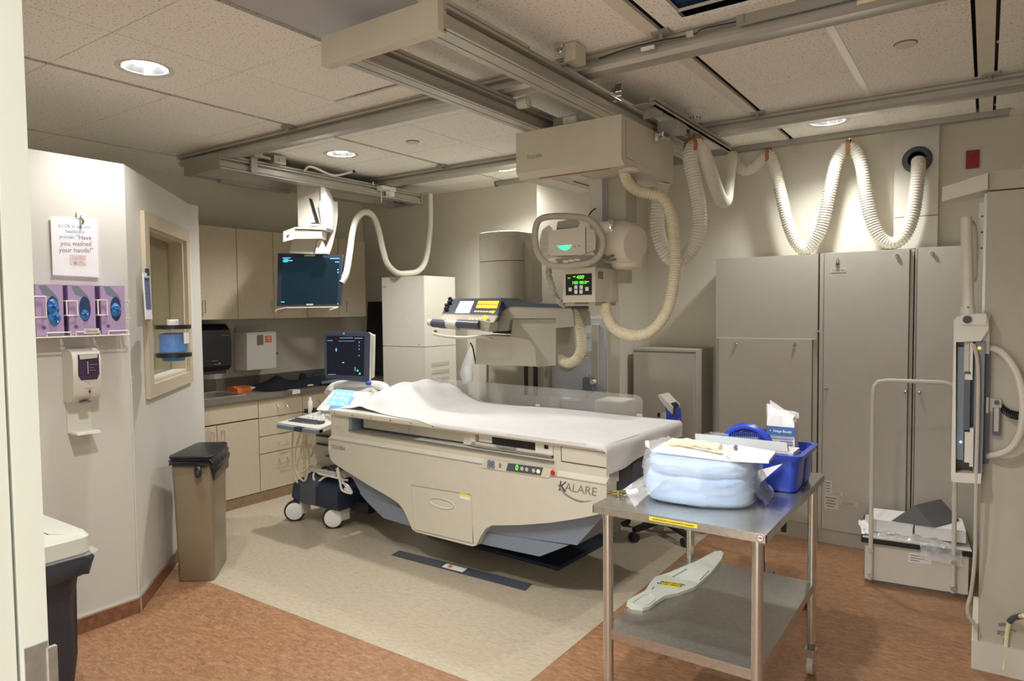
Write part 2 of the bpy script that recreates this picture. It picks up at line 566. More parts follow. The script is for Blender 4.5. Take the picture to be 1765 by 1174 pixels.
def tile_hole(x0, x1, y0, y1, cx, cy):
    n = 32
    lo, hi, lo2, hi2 = [], [], [], []
    for i in range(n):
        a = 2 * math.pi * i / n
        dx, dy = math.cos(a), math.sin(a)
        lo.append((cx + dx * R_HOLE, cy + dy * R_HOLE, CZ))
        t = min((x1 - cx) / dx if dx > 1e-6 else 9, (x0 - cx) / dx if dx < -1e-6 else 9,
                (y1 - cy) / dy if dy > 1e-6 else 9, (y0 - cy) / dy if dy < -1e-6 else 9)
        hi.append((cx + dx * t, cy + dy * t, CZ))
    for k in ((x0, y0), (x1, y0), (x0, y1), (x1, y1)):      # snap the nearest rim point to each corner
        j = min(range(n), key=lambda i: (hi[i][0] - k[0]) ** 2 + (hi[i][1] - k[1]) ** 2)
        hi[j] = (k[0], k[1], CZ)
    up = lambda q: [(p[0], p[1], CZ + 0.016) for p in q]
    bb = B()
    bb.loft([up(lo), lo, hi, up(hi)], cap=False)
    return bb


for i in range(len(XS) - 1):
    for j in range(len(YS) - 1):
        gl = 0.017 if XS[i] in SLOT else 0.0025
        gr = 0.017 if XS[i + 1] in SLOT else 0.0025
        if XS[i + 1] in (-1.115, 0.005):
            gr = 0.075
        if XS[i] == 0.005:
            gl = 0.02
        if XS[i] == -0.545:
            gl = 0.014
        x0, x1, y0, y1 = XS[i] + gl, XS[i + 1] - gr, YS[j] + 0.0025, YS[j + 1] - 0.0025
        if (i, j) in DOWN:
            tile_hole(x0, x1, y0, y1, *DOWN[(i, j)]).done('ceiling_tile', 'tile', ceil)
            continue
        if (i, j) == (7, 3):
            B().box((x0, 2.38, CZ), (-1.0, y1, CZ + 0.016)).box((-0.6, 2.38, CZ), (x1, y1, CZ + 0.016)).done('ceiling_tile', 'tile', ceil)
            y1 = 2.375
        if (i, j) == (7, 4):
            B().hexa([(-1.0, 2.615, CZ - 0.03), (-0.6, 2.615, CZ - 0.03), (-0.6, 2.79, CZ), (-1.0, 2.79, CZ),
                      (-1.0, 2.615, CZ - 0.016), (-0.6, 2.615, CZ - 0.016), (-0.6, 2.79, CZ + 0.016), (-1.0, 2.79, CZ + 0.016)]).done('ceiling_tile', 'tile', ceil, 'tile hanging down at its front edge')
            B().box((x0, y0, CZ), (-1.005, 2.795, CZ + 0.016)).box((-0.595, y0, CZ), (x1, 2.795, CZ + 0.016)).done('ceiling_tile', 'tile', ceil)
            y0 = 2.80
        if (i, j) == (4, 3):
            B().box((x0, 2.585, CZ), (x0 + 0.13, y1, CZ + 0.016)).done('ceiling_tile', 'tile', ceil)
            y1 = 2.56
        if (i, j) == (5, 2):
            B().box((x0, y0, CZ), (x1, y1, CZ + 0.016)).done('lens_panel', 'lens', ceil)
            continue
        B().box((x0, y0, CZ), (x1, y1, CZ + 0.016), 0.003, 1).done('ceiling_tile', 'tile', ceil)
B().box((-5.52, 0.42, CZ + 0.02), (1.8, 5.19, CZ + 0.024)).done('tile_backing', 'grid', ceil) if False else None
for x, k in SLOT.items():
    b = B()
    b.box((x - 0.024, 0.42, CZ + 0.022), (x + 0.024, 5.19, CZ + 0.026))
    b.done('slot_channel', 'slot', ceil)
    if k == 1:
        B().box((x - 0.073, 0.42, CZ - 0.004), (x - 0.010, 5.19, CZ + 0.012), 0.002, 1).done('ceiling_strut', 'grid', ceil)
    if k == 2:
        B().box((x - 0.060, 0.42, CZ - 0.004), (x + 0.006, 5.19, CZ + 0.012), 0.002, 1).done('ceiling_strut', 'grid', ceil)
for x in XS:
    if x not in SLOT and -5 < x < 1.5:
        w = 0.016 if x == -0.545 else 0.006
        B().box((x - w, 0.42, CZ + (0.004 if w < 0.01 else -0.003)), (x + w, 5.19, CZ + 0.012)).done('ceiling_tee', 'white' if w > 0.01 else 'grid', ceil)
for y in YS[1:-1]:
    for xa, xb in zip(sorted(SLOT)[:-1], sorted(SLOT)[1:]):
        B().box((xa + 0.012, y - 0.006, CZ + 0.004), (xb - 0.075, y + 0.006, CZ + 0.012)).done('ceiling_tee', 'grid', ceil)
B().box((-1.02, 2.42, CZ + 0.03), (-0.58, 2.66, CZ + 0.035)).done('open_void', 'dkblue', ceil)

# foreground door jamb with the strike plate
door = thing('door_1', 'x', 'x', (-1.1, 0.3, 0))
del door['label'], door['category']
door['kind'] = 'structure'
b = B()
b.box((-1.22, 0.27, 0), (-1.034, 0.350, 2.2), 0.005)
b.box((-1.22, 0.354, 0), (-1.030, 0.386, 2.2), 0.004)
b.box((-1.2, 0.3, 0), (-1.045, 0.36, 2.19))
b.done('door_frame', 'jamb', door)
b = B()
b.box((-1.031, 0.357, 0.94), (-1.0275, 0.384, 1.142), 0.001)
b.box((-1.031, 0.383, 0.97), (-1.024, 0.394, 1.133), 0.003)
b.done('strike_plate', 'brushed', door)


# recessed downlights
def downlight(x, y, label, k=1.0):
    t = thing('recessed_downlight', label, 'ceiling light', (x, y, CZ), 'recessed downlights in the ceiling')
    B().lathe((x, y, CZ), [(R_HOLE, 0.0), (R_HOLE + 0.018, -0.004), (R_HOLE + 0.02, -0.001), (R_HOLE - 0.004, 0.006), (R_HOLE - 0.006, 0.002)], n=32, cap=False).done('trim_ring', 'offwhite', t)
    B().lathe((x, y, CZ), [(R_HOLE - 0.002, 0.0), (R_HOLE - 0.012, 0.03), (R_HOLE - 0.035, 0.066), (0.02, 0.07)], n=32, cap=False).done('reflector', 'reflector', t)
    B().lathe((x, y, CZ), [(0.0, 0.022), (0.05, 0.022), (0.066, 0.034), (0.068, 0.05), (0.0, 0.06)], n=24).done('lamp', 'lamp', t)
    ld = bpy.data.lights.new('downlight_beam', 'SPOT')
    ld.energy = DOWNLIGHT_W * k
    ld.color = LAMP_COL
    ld.spot_size = math.radians(136)
    ld.spot_blend = 0.75
    ld.shadow_soft_size = 0.055
    lo = bpy.data.objects.new('downlight_beam', ld)
    COL.objects.link(lo)
    put(lo, (x, y, CZ - 0.012), t)
    return t


downlight(-3.25, 1.711, 'bright round downlight above the angled booth wall, nearest the doorway on the left', 0.45)
downlight(-3.885, 3.454, 'glowing round downlight between the two ceiling rails beside the monitor bridge')
downlight(-3.25, 4.60, 'small round downlight partly behind the big suspended carriage box', 0.8)
downlight(-0.828, 4.659, 'round downlight over the tall grey cabinets and white hose', 0.6)
downlight(-0.828, 1.711, 'round downlight above the steel cart, out of the picture')
downlight(-4.56, 1.13, 'added unseen downlight over the control booth, behind the door jamb', 0.55)  # added out of view to brighten the dark ceiling above the booth
downlight(-2.04, 1.13, 'round downlight just inside the doorway, out of the picture')


# sprinkler covers and a smoke detector
for x, y, lab in ((-3.212, 3.486, 'flat round sprinkler cover between the rails near the monitor bridge'), (-0.31, 3.487, 'flat round sprinkler cover at the right, beyond the white ceiling tee')):
    t = thing('sprinkler_cover', lab, 'sprinkler cover', (x, y, CZ), 'flat sprinkler covers in the ceiling')
    B().lathe((x, y, CZ), [(0.042, 0.0), (0.044, -0.006), (0.040, -0.010), (0.0, -0.010)], n=24).done('cover_plate', 'beige', t)
    B().lathe((x, y, CZ), [(0.046, 0.0), (0.047, -0.003), (0.043, -0.004)], n=24, cap=False).done('cover_rim', 'grey_d', t)
t = thing('smoke_detector', 'white round smoke detector beside the hose straps near the rear rail', 'smoke detector', (-1.40, 3.90, CZ))
B().lathe((-1.40, 3.90, CZ), [(0.0, 0.0), (0.060, 0.0), (0.062, -0.015), (0.055, -0.022)], n=24).done('base_plate', 'offwhite', t)
B().lathe((-1.40, 3.90, CZ), [(0.048, -0.020), (0.044, -0.032), (0.028, -0.040), (0.026, -0.060), (0.0, -0.062)], n=20).done('sensor_head', 'offwhite', t)
b = B()
for k in range(8):
    a = math.pi * k / 4
    b.box((-1.40 + 0.027 * math.cos(a) - 0.004, 3.90 + 0.027 * math.sin(a) - 0.004, CZ - 0.056), (-1.40 + 0.027 * math.cos(a) + 0.004, 3.90 + 0.027 * math.sin(a) + 0.004, CZ - 0.046))
b.done('sensor_slots', 'grey_d', t)

# ================================================================ CEILING RAILS, BRIDGES, TUBE CRANE
def xrail(name, x0, x1, y0, y1, z1, label, group):
    t = thing(name, label, 'ceiling rail', ((x0 + x1) / 2, (y0 + y1) / 2, z1), group)
    pr = [(y0, z1), (y0, z1 - 0.010), (y0 + 0.008, z1 - 0.013), (y0 + 0.008, z1 - 0.018), (y0, z1 - 0.021), (y0, z1 - 0.030), (y0 + 0.03, z1 - 0.034),
          (y0 + 0.03, z1 - 0.046), (y0 + 0.012, z1 - 0.050), (y0 + 0.012, z1 - 0.068), (y0 + 0.035, z1 - 0.082), (y0 + 0.05, z1 - 0.078),
          (y1 - 0.05, z1 - 0.078), (y1 - 0.035, z1 - 0.082), (y1 - 0.012, z1 - 0.068), (y1, z1 - 0.05), (y1, z1)]
    B().prism([(x0, p[0], p[1]) for p in pr], (x1 - x0, 0, 0)).done('rail_profile', 'alu', t, sharp=20)
    b = B()
    b.box((x0, y0 + 0.031, z1 - 0.046), (x1, y0 + 0.04, z1 - 0.034))
    b.done('rail_groove', 'alu_d', t, 'dark groove along the rail')
    for sx in SLOT:
        if x0 < sx < x1:
            b = B().box((sx - 0.045, y0 - 0.05, z1 - 0.014), (sx + 0.03, y0 + 0.002, z1), 0.003).cyl((sx - 0.01, y0 - 0.025, z1 - 0.03), (sx - 0.01, y0 - 0.025, z1 - 0.01), 0.011, n=8)
            b.done('rail_clamp', 'alu_d', t)
    return t


RG = 'aluminium ceiling rails'
ra = xrail('ceiling_rail', -4.84, 1.78, 2.755, 2.905, CZ, 'long aluminium ceiling rail nearer the doorway, carrying a thin cable and grey cover', RG)
b = B().box((-0.82, 2.742, 2.672), (-0.40, 2.752, 2.712), 0.003).box((-0.81, 2.735, 2.678), (-0.79, 2.746, 2.706)).box((-0.43, 2.735, 2.678), (-0.41, 2.746, 2.706))
b.done('cable_cover', 'alu_d', ra)
B().tube(spline([(-1.42, 2.748, 2.676), (-1.3, 2.745, 2.688), (-1.15, 2.745, 2.69), (-1.0, 2.744, 2.682), (-0.95, 2.744, 2.694), (-0.82, 2.744, 2.69)], 5), 0.003, 6).done('thin_cable', 'black', ra)
B().box((-1.22, 2.74, 2.664), (-1.16, 2.752, 2.678)).done('cable_clip', 'white', ra)
B().box((-1.02, 2.735, 2.676), (-0.99, 2.755, 2.696), 0.003).done('cable_clip', 'chrome', ra)
B().box((-0.40, 2.766, 2.655), (1.75, 2.770, 2.668)).done('trim_strip', 'latex', ra, 'pale yellow strip along the rail')
rb = xrail('ceiling_rail', -4.84, 1.78, 4.20, 4.345, CZ, 'long aluminium ceiling rail farther back, above the tall grey cabinets', RG)

# thin hose track near the back wall
t = thing('hose_track', 'thin double grey track near the back wall from which the white hose hangs', 'ceiling track', (-1.7, 5.0, 2.70))
B().box((-3.60, 4.975, 2.685), (0.09, 4.998, 2.71), 0.002).box((-3.60, 5.008, 2.685), (0.09, 5.031, 2.71), 0.002).box((-3.60, 4.97, 2.71), (0.09, 5.036, 2.72)).done('track_profile', 'alu_d', t)
B().cyl((-3.62, 5.003, 2.698), (-3.60, 5.003, 2.698), 0.026, n=14).done('end_cap', 'grey_d', t)


def ybeam(b, x0, x1, y0, y1, z0, z1, side):
    """extruded beam along Y, grooves on the side given by side (+1: +X face)"""
    h = z1 - z0
    xa, xb = (x0, x1) if side > 0 else (x1, x0)
    s = side
    pr = [(xa, z0), (xa + s * .03, z0), (xa + s * .03, z0 + .004), (xa + s * .036, z0 + .004), (xa + s * .036, z0), (xb - s * .02, z0), (xb - s * .02, z0 + .004), (xb - s * .014, z0 + .004), (xb - s * .014, z0), (xb, z0), (xb, z0 + h * .12), (xb - s * .012, z0 + h * .2), (xb - s * .012, z0 + h * .52), (xb - s * .03, z0 + h * .56), (xb - s * .03, z0 + h * .66),
          (xb - s * .004, z0 + h * .69), (xb - s * .004, z0 + h * .8), (xb - s * .012, z0 + h * .83), (xb - s * .004, z0 + h * .87), (xb - s * .004, z1), (xa, z1)]
    b.prism([(p[0], y0, p[1]) for p in pr], (0, y1 - y0, 0))
    return b


# big bridge that carries the X-ray tube crane
br = thing('crane_bridge', 'cream capped double beam bridge hung under both rails, nearest the camera', 'ceiling bridge', (-1.8, 3.2, 2.53))
ybeam(B(), -2.06, -1.955, 1.83, 4.47, 2.532, 2.632, 1).done('beam', 'alu', br, sharp=20)
ybeam(B(), -1.625, -1.515, 1.83, 4.47, 2.532, 2.632, 1).done('beam', 'alu', br, sharp=20)
B().box((-2.125, 1.80, 2.522), (-1.535, 1.845, 2.633), 0.012, 3).done('end_cover', 'cream', br, 'cream end cover')
B().box((-2.06, 4.44, 2.532), (-1.515, 4.48, 2.63), 0.003).done('end_plate', 'alu_d', br)
B().box((-1.955, 3.35, 2.56), (-1.625, 3.358, 2.64)).done('cross_plate', 'alu_d', br)
B().box((-1.50, 2.30, 2.60), (-1.492, 4.20, 2.612), 0.002).done('guide_bar', 'chrome', br)
b = B().box((-1.514, 3.06, 2.585), (-1.495, 3.10, 2.645), 0.002).box((-1.496, 3.06, 2.625), (-1.46, 3.066, 2.66)).box((-1.514, 3.095, 2.585), (-1.48, 3.10, 2.64))
b.done('rail_bracket', 'chrome', br)
b = B().box((-1.512, 2.60, 2.64), (-1.455, 2.69, 2.715), 0.008).cyl((-1.475, 2.599, 2.66), (-1.475, 2.596, 2.66), 0.005).cyl((-1.465, 2.599, 2.69), (-1.465, 2.596, 2.69), 0.004)
b.done('limit_switch', 'cream', br, 'cream limit switch box')
b = B().box((-1.55, 2.58, 2.65), (-1.505, 2.59, 2.715)).cyl((-1.53, 2.57, 2.685), (-1.50, 2.57, 2.70), 0.01, n=8)
b.done('switch_bracket', 'chrome', br)
b = B().cyl((-1.96, 2.915, 2.615), (-1.90, 2.915, 2.615), 0.028, n=16).cyl((-1.905, 2.915, 2.615), (-1.895, 2.915, 2.615), 0.014, n=12)
b.done('roller', 'offwhite', br)
b = B()
ybeam(b, -1.42, -1.385, 3.30, 4.55, 2.60, 2.64, 1)
b.box((-1.51, 3.42, 2.575), (-1.40, 3.43, 2.635)).box((-1.505, 3.60, 2.545), (-1.395, 3.75, 2.60), 0.004).box((-1.49, 3.25, 2.60), (-1.41, 3.34, 2.606))
b.done('cable_track', 'alu', br, 'galvanised cable track on the side')

# carriage box with the telescopic column
cb = thing('tube_carriage', 'large cream box lettered on the front, hanging under the crane bridge', 'X-ray crane', (-1.8, 3.4, 2.29))
B().prism([(-2.118, 3.12, 2.530), (-2.118, 3.12, 2.325), (-2.105, 3.145, 2.292), (-1.492, 3.145, 2.286), (-1.487, 3.12, 2.315), (-1.487, 3.12, 2.535)][0:0] or
          [(-2.118, 3.12, 2.533), (-2.118, 3.12, 2.318), (-2.118, 3.155, 2.288), (-2.118, 3.80, 2.288), (-2.118, 3.80, 2.533)], (0.626, 0, 0), 0.008).done('carriage_box', 'beige', cb)
b = B().box((-1.4935, 3.17, 2.33), (-1.4905, 3.78, 2.52), 0.001)
b.done('side_panel', 'beige', cb)
B().box((-1.4900, 3.168, 2.33), (-1.4895, 3.1705, 2.52)).box((-1.4900, 3.168, 2.328), (-1.4895, 3.25, 2.3305)).done('panel_seam', 'cream_d', cb)
B().box((-2.05, 3.22, 2.284), (-1.95, 3.70, 2.2885)).box((-1.86, 3.22, 2.285), (-1.78, 3.34, 2.2885)).done('cover_plate', 'offwhite', cb)
B().box((-2.0, 3.165, 2.284), (-1.58, 3.172, 2.288)).done('amber_strip', 'strap', cb)
B().box((-1.9, 3.36, 2.283), (-1.893, 3.62, 2.288)).done('floor_slot', 'cream_d', cb)
B().box((-1.93, 3.20, 2.53), (-1.60, 3.30, 2.60), 0.004).done('trolley_plate', 'alu_d', cb)
B().box((-1.86, 3.185, 2.555), (-1.78, 3.20, 2.59), 0.008).cyl((-1.84, 3.184, 2.572), (-1.84, 3.181, 2.572), 0.007, n=8).cyl((-1.80, 3.184, 2.572), (-1.80, 3.181, 2.572), 0.007, n=8).done('bumper_block', 'offwhite', cb)
text('TOSHIBA', (-2,3.12,2.393), (1, 0, 0), (0, 0, 1), 0.03, 'inkgrey', cb, width=0.098)
b = B().cyl((-1.485, 3.52, 2.515), (-1.44, 3.52, 2.51), 0.012, n=8).cyl((-1.47, 3.50, 2.47), (-1.47, 3.50, 2.51), 0.012, n=8).cyl((-1.46, 3.54, 2.5), (-1.44, 3.60, 2.5), 0.009, n=8)
b.done('cable_gland', 'chrome', cb)
B().lathe((-1.50, 3.24, 2.272), [(0.036, 0.02), (0.046, 0.012), (0.046, 0.0), (0.036, -0.004)], (0, 0, 1), n=18, cap=False).done('hose_port', 'beige', cb)
B().box((-1.80, 3.42, 1.93), (-1.61, 3.56, 2.30), 0.004).done('telescopic_column', 'taupe', cb)
B().box((-1.815, 3.39, 2.02), (-1.715, 3.425, 2.30), 0.004).done('column_cover', 'grey', cb)
B().box((-1.735, 3.386, 2.02), (-1.717, 3.391, 2.30)).done('column_stripe', 'mauve', cb)
B().box((-1.78, 3.46, 1.72), (-1.64, 3.56, 1.95), 0.01).done('inner_stage', 'taupe', cb)

# tube head: ring handle, control panel, X-ray tube, collimator
th = cb
RT, FW = V((0.8225, 0.5688, 0)), V((-0.5688, 0.8225, 0))
ring = spline([(-1.868,2.963,2.034),(-1.822,2.995,2.048),(-1.74,3.052,2.047),(-1.668,3.102,2.032),(-1.629,3.129,1.991),(-1.608,3.144,1.929),(-1.615,3.138,1.862),(-1.654,3.111,1.818),(-1.717,3.068,1.801),(-1.795,3.014,1.796),(-1.848,2.977,1.817),(-1.879,2.956,1.865),(-1.891,2.948,1.938),(-1.886,2.951,1.997)], 6, True)
B().tube(ring, 0.0165, 12, True).done('ring_handle', 'taupe', th)
pts = [(-1.851,3.012,1.967),(-1.839,3.02,1.982),(-1.697,3.118,1.998),(-1.658,3.145,1.965),(-1.651,3.15,1.941),(-1.653,3.148,1.882),(-1.693,3.121,1.862),(-1.71,3.109,1.856),(-1.842,3.018,1.852),(-1.851,3.011,1.861)]
B().prism(pts, FW * 0.12, 0.006).done('control_box', 'beige', th)
pts = [(-1.886,3.012,1.987),(-1.859,3.031,2.011),(-1.844,3.041,1.996),(-1.845,3.04,1.853),(-1.867,3.025,1.839),(-1.889,3.01,1.866),(-1.896,3.005,1.934)]
B().prism(pts, FW * 0.10, 0.006).done('side_keypad', 'beige', th)
for q in [(-1.875,3.017,1.969),(-1.875,3.017,1.94),(-1.875,3.017,1.913),(-1.876,3.017,1.883)]: quadpatch(B(), V(q), RT, Z_, 0.024, 0.022, 0.001).done('keypad_button', 'grey', th)
for q in [(-1.672,3.133,1.965),(-1.672,3.133,1.929),(-1.672,3.133,1.891)]: quadpatch(B(), V(q), RT, Z_, 0.028, 0.03, 0.001).done('key', 'grey', th)
B().prism([(-1.814,3.036,1.902),(-1.751,3.08,1.907),(-1.76,3.073,1.889),(-1.778,3.061,1.877),(-1.797,3.048,1.884)], FW * -0.0008).done('green_indicator', 'led_teal', th, 'glowing green wedge indicator')
b = B()
for q in [(-1.739,3.09,1.898),(-1.722,3.102,1.901)]: quadpatch(b, V(q), RT, Z_, 0.006, 0.009, 0.002)
b.done('key_mark', 'inkgrey', th)
B().box((-1.693,3.117,1.994), V((-1.691,3.119,1.859)) + V((0.001, 0.002, 0))).done('panel_seam', 'cream_d', th)
B().prism([(-1.845,3.101,2.034),(-1.775,3.149,2.049),(-1.75,3.166,2.03),(-1.76,3.159,2.003),(-1.85,3.098,1.998)], FW * 0.06, 0.004).done('grip_bracket', 'taupe', th)
B().prism([(-1.856,3.093,1.842),(-1.751,3.166,1.859),(-1.676,3.218,1.858),(-1.691,3.207,1.822),(-1.839,3.105,1.814)], FW * 0.06, 0.004).done('lower_bracket', 'taupe', th)
b = B()
for q in [(-1.788,3.079,1.823),(-1.764,3.096,1.828),(-1.739,3.113,1.831)]: b.cyl(V(q) - RT * 0.014, V(q) + RT * 0.013, 0.006, n=8)
b.done('cable_tie', 'white', th)
# tube housing: horizontal rounded cylinder seen from its side
c = V((-1.608,3.338,1.925))
ax = V((0.93, -0.30, -0.12)).normalized()
B().lathe(c - ax * 0.13, [(0.03, -0.02), (0.075, -0.012), (0.098, 0.02), (0.112, 0.06), (0.116, 0.12), (0.116, 0.17), (0.108, 0.22), (0.09, 0.245), (0.03, 0.25)], ax, n=28).done('tube_housing', 'beige', th)
b = B().lathe((-1.641,3.242,2.002), [(0.0, -0.03), (0.03, -0.028), (0.035, 0.0), (0.03, 0.025), (0.0, 0.028)], RT, n=16)
b.done('knob', 'offwhite', th)
B().lathe((-1.626,3.265,2.003), [(0.045, -0.01), (0.048, 0.0), (0.045, 0.01)], RT, n=18).done('knob_collar', 'chrome', th)
c2 = V((-1.578,3.359,1.836))
B().lathe(c2 - V((0, 0, 0.05)), [(0.05, 0), (0.075, 0.01), (0.085, 0.04), (0.08, 0.09)], (0, 0, 1), n=22).done('housing_cap', 'beige', th)
B().lathe(V((-1.538,3.362,1.981)), [(0.0, -0.03), (0.05, -0.03), (0.06, 0.0), (0.03, 0.03), (0.0, 0.035)], (0.4, -0.2, 0.9), n=18).done('cable_socket', 'offwhite', th)
b = B().tube(spline([(-1.647,3.201,1.867),(-1.623,3.218,1.843),(-1.598,3.235,1.852),(-1.581,3.247,1.866)], 5), 0.008, 8).tube(spline([(-1.643,3.192,1.842),(-1.608,3.216,1.827),(-1.579,3.236,1.833)], 5), 0.006, 8)
b.done('high_tension_lead', 'grey_d', th)
B().tube(spline([(-1.722,3.21,2.068),(-1.71,3.219,2.089),(-1.692,3.231,2.104)], 5), 0.004, 6).done('thin_lead', 'black', th)
# collimator with the display
B().box((-1.878, 3.20, 1.613), (-1.682, 3.475, 1.795), 0.006).done('collimator', 'beige', th)
B().box((-1.87, 3.215, 1.595), (-1.69, 3.46, 1.614), 0.003).done('collimator_base', 'taupe', th)
B().box((-1.84, 3.23, 1.795), (-1.69, 3.45, 1.84), 0.006).done('mount_block', 'taupe', th)
B().box((-1.809,3.21,1.617), V((-1.732,3.21,1.604)) + V((0, 0.1, 0))).done('filter_slot', 'grey_d', th)
dsp = B().box((-1.858,3.198,1.764), V((-1.701,3.198,1.652)) + V((0, 0.003, 0)), 0.001).done('display_panel', 'black', th, 'black display with green digits')
text('400', (-1.769,3.196,1.745), (1, 0, 0), (0, 0, 1), 0.026, 'led_green', dsp, 'digits', width=0.044)
text('105', (-1.8,3.196,1.717), (1, 0, 0), (0, 0, 1), 0.022, 'led_green', dsp, 'digits', width=0.032)
text('08.0', (-1.752,3.196,1.717), (1, 0, 0), (0, 0, 1), 0.022, 'led_green', dsp, 'digits', width=0.042)
b = B()
for q in [(-1.836,3.196,1.743),(-1.751,3.196,1.751),(-1.804,3.196,1.75),(-1.724,3.196,1.721)]: quadpatch(b, q, X_, Z_, 0.014, 0.0035, 0.001)
b.done('unit_marks', 'led_green', dsp)
for q in [(-1.829,3.197,1.683),(-1.794,3.197,1.694),(-1.762,3.197,1.693),(-1.794,3.197,1.669),(-1.763,3.197,1.669),(-1.728,3.197,1.683)]: quadpatch(B(), q, X_, Z_, 0.018, 0.020, 0.003).done('button', 'white', dsp)
b = B()
for k in range(5): b.box((-1.6815, 3.235 + k * 0.012, 1.735), (-1.680, 3.240 + k * 0.012, 1.775))
b.done('vent_slots', 'cream_d', th)
b = B().tube(spline([(-1.976,3.22,1.826),(-1.977,3.22,1.763),(-1.959,3.22,1.708),(-1.957,3.24,1.658),(-1.933,3.25,1.623),(-1.93,3.3,1.603)], 6), [0.017 + 0.003 * math.sin(i * 1.9) for i in range(31)], 10)
b.done('taped_cable', 'taupe', th)
tag(hose([(-1.686,3.32,1.61),(-1.677,3.33,1.538),(-1.639,3.33,1.476),(-1.565,3.33,1.439),(-1.482,3.33,1.437),(-1.412,3.34,1.474),(-1.36,3.36,1.552),(-1.342,3.4,1.656),(-1.346,3.45,1.793),(-1.372,3.5,1.95),(-1.388,3.5,2.074),(-1.425,3.48,2.16),(-1.48,3.44,2.185),(-1.536,3.4,2.204),(-1.554,3.34,2.234),(-1.549,3.28,2.272),(-1.538,3.25,2.302)],
     0.031, 0.014, 'hose', 'corrugated_hose', depth=0.12), 'ivory corrugated hose looping from the carriage box down to the collimator', 'hose', 'corrugated cable hoses')
h2 = hose([(-1.517,3.72,2.285),(-1.545,3.72,2.193),(-1.555,3.72,2.062),(-1.538,3.72,1.962),(-1.5,3.73,1.878),(-1.446,3.75,1.847),(-1.389,3.78,1.892),(-1.346,3.8,1.988),(-1.343,3.82,2.12),(-1.367,3.82,2.269),(-1.394,3.82,2.386),(-1.405,3.84,2.466),(-1.386,3.88,2.51),(-1.369,3.95,2.481),(-1.368,4.05,2.404),(-1.383,4.2,2.332),(-1.391,4.35,2.259),(-1.408,4.5,2.276),(-1.456,4.7,2.411),(-1.496,4.88,2.574),(-1.504,4.96,2.65),(-1.483,5,2.601),(-1.434,5,2.554),(-1.365,5,2.569),(-1.302,5,2.618),(-1.267,5,2.633),(-1.235,5,2.561),(-1.188,5,2.376),(-1.136,5,2.153),(-1.082,5,2.018),(-1.026,5,1.967),(-0.971,5,2.007),(-0.917,5,2.116),(-0.876,5,2.324),(-0.839,5,2.511),(-0.802,5,2.593),(-0.76,5,2.618),(-0.715,5,2.581),(-0.68,5,2.472),(-0.654,5,2.283),(-0.615,5,2.112),(-0.561,5,2.007),(-0.491,5,1.977),(-0.431,5,2.028),(-0.391,5,2.148),(-0.372,5,2.309),(-0.365,5.01,2.435),(-0.369,5.06,2.494)],
     0.042, 0.017, 'hosew', 'corrugated_hose', depth=0.12)
tag(h2, 'long white corrugated hose swagged along the back wall into the wall port', 'hose', 'corrugated cable hoses')
for k, (px, w_) in enumerate(((((-1.405,3.84,2.499)), 0), (((-1.4,3.92,2.533)), 0), (((-1.267,5,2.633)), 1), (((-0.76,5,2.618)), 1))):
    b = B()
    c = V(px)
    n_ = 18
    tdir = V((1, 0, 0.3 if k == 2 else 0)) if w_ else V((0.5, 0.8, 0)).normalized()
    sd = V((0, 1, 0)) if w_ else V((-0.8, 0.5, 0)).normalized()
    for r_ in (0.047,):
        pts = [c + (sd * math.cos(2 * math.pi * i / n_) + Z_ * math.sin(2 * math.pi * i / n_)) * r_ for i in range(n_)]
        ringa = [[p + tdir * dx for p in pts] for dx in (-0.012, 0.012)]
        for i in range(n_):
            j = (i + 1) % n_
            b.hexa([ringa[0][i], ringa[1][i], ringa[1][j], ringa[0][j]] + [q + (q - c) * 0.06 for q in (ringa[0][i], ringa[1][i], ringa[1][j], ringa[0][j])])
    o = b.done('hanger_strap', 'strap', h2, 'brown leather strap')
    zt = 2.70 if w_ else 2.60
    B().tube([c + V((0, 0, 0.045)), c + V((0.004, 0, 0.06)), (c.x, c.y, max(zt, c.z + 0.07))], 0.004, 6).done('hanger_hook', 'chrome', h2)
B().lathe((-0.378,5.099,2.502), [(0.082, 0.0), (0.085, 0.012), (0.07, 0.03), (0.052, 0.034), (0.05, 0.0)], (0, -1, 0), n=22).done('wall_port', 'slate', h2, 'dark round port plate')
# far bridge that carries the monitor
mb = thing('monitor_bridge', 'long grey aluminium bridge with the hanging monitor, at the left end of the rails', 'ceiling bridge', (-4.46, 3.7, 2.545))
ybeam(B(), -4.35, -4.265, 2.73, 4.74, 2.55, 2.65, 1).done('beam', 'alu', mb, sharp=20)
ybeam(B(), -4.69, -4.60, 2.73, 4.74, 2.55, 2.65, -1).done('beam', 'alu', mb, sharp=20)
B().box((-4.69, 2.722, 2.547), (-4.265, 2.735, 2.655)).done('end_plate', 'alu_d', mb)
B().box((-4.69, 4.735, 2.547), (-4.265, 4.75, 2.65)).done('end_plate', 'alu_d', mb)
B().box((-4.60, 2.735, 2.60), (-4.35, 4.735, 2.612)).done('bottom_plate', 'alu', mb)
B().box((-4.655, 2.95, 2.525), (-4.60, 3.55, 2.552), 0.006).done('cable_duct', 'alu_d', mb)
b = B().box((-4.268, 2.96, 2.56), (-4.25, 3.01, 2.68), 0.003).box((-4.27, 2.95, 2.66), (-4.20, 3.02, 2.70), 0.012).cyl((-4.23, 3.0, 2.68), (-4.23, 3.1, 2.672), 0.012, n=8).box((-4.26, 3.12, 2.645), (-4.21, 3.22, 2.70), 0.004).cyl((-4.209, 3.17, 2.672), (-4.204, 3.17, 2.672), 0.014, n=10)
b.done('stop_bracket', 'alu', mb)
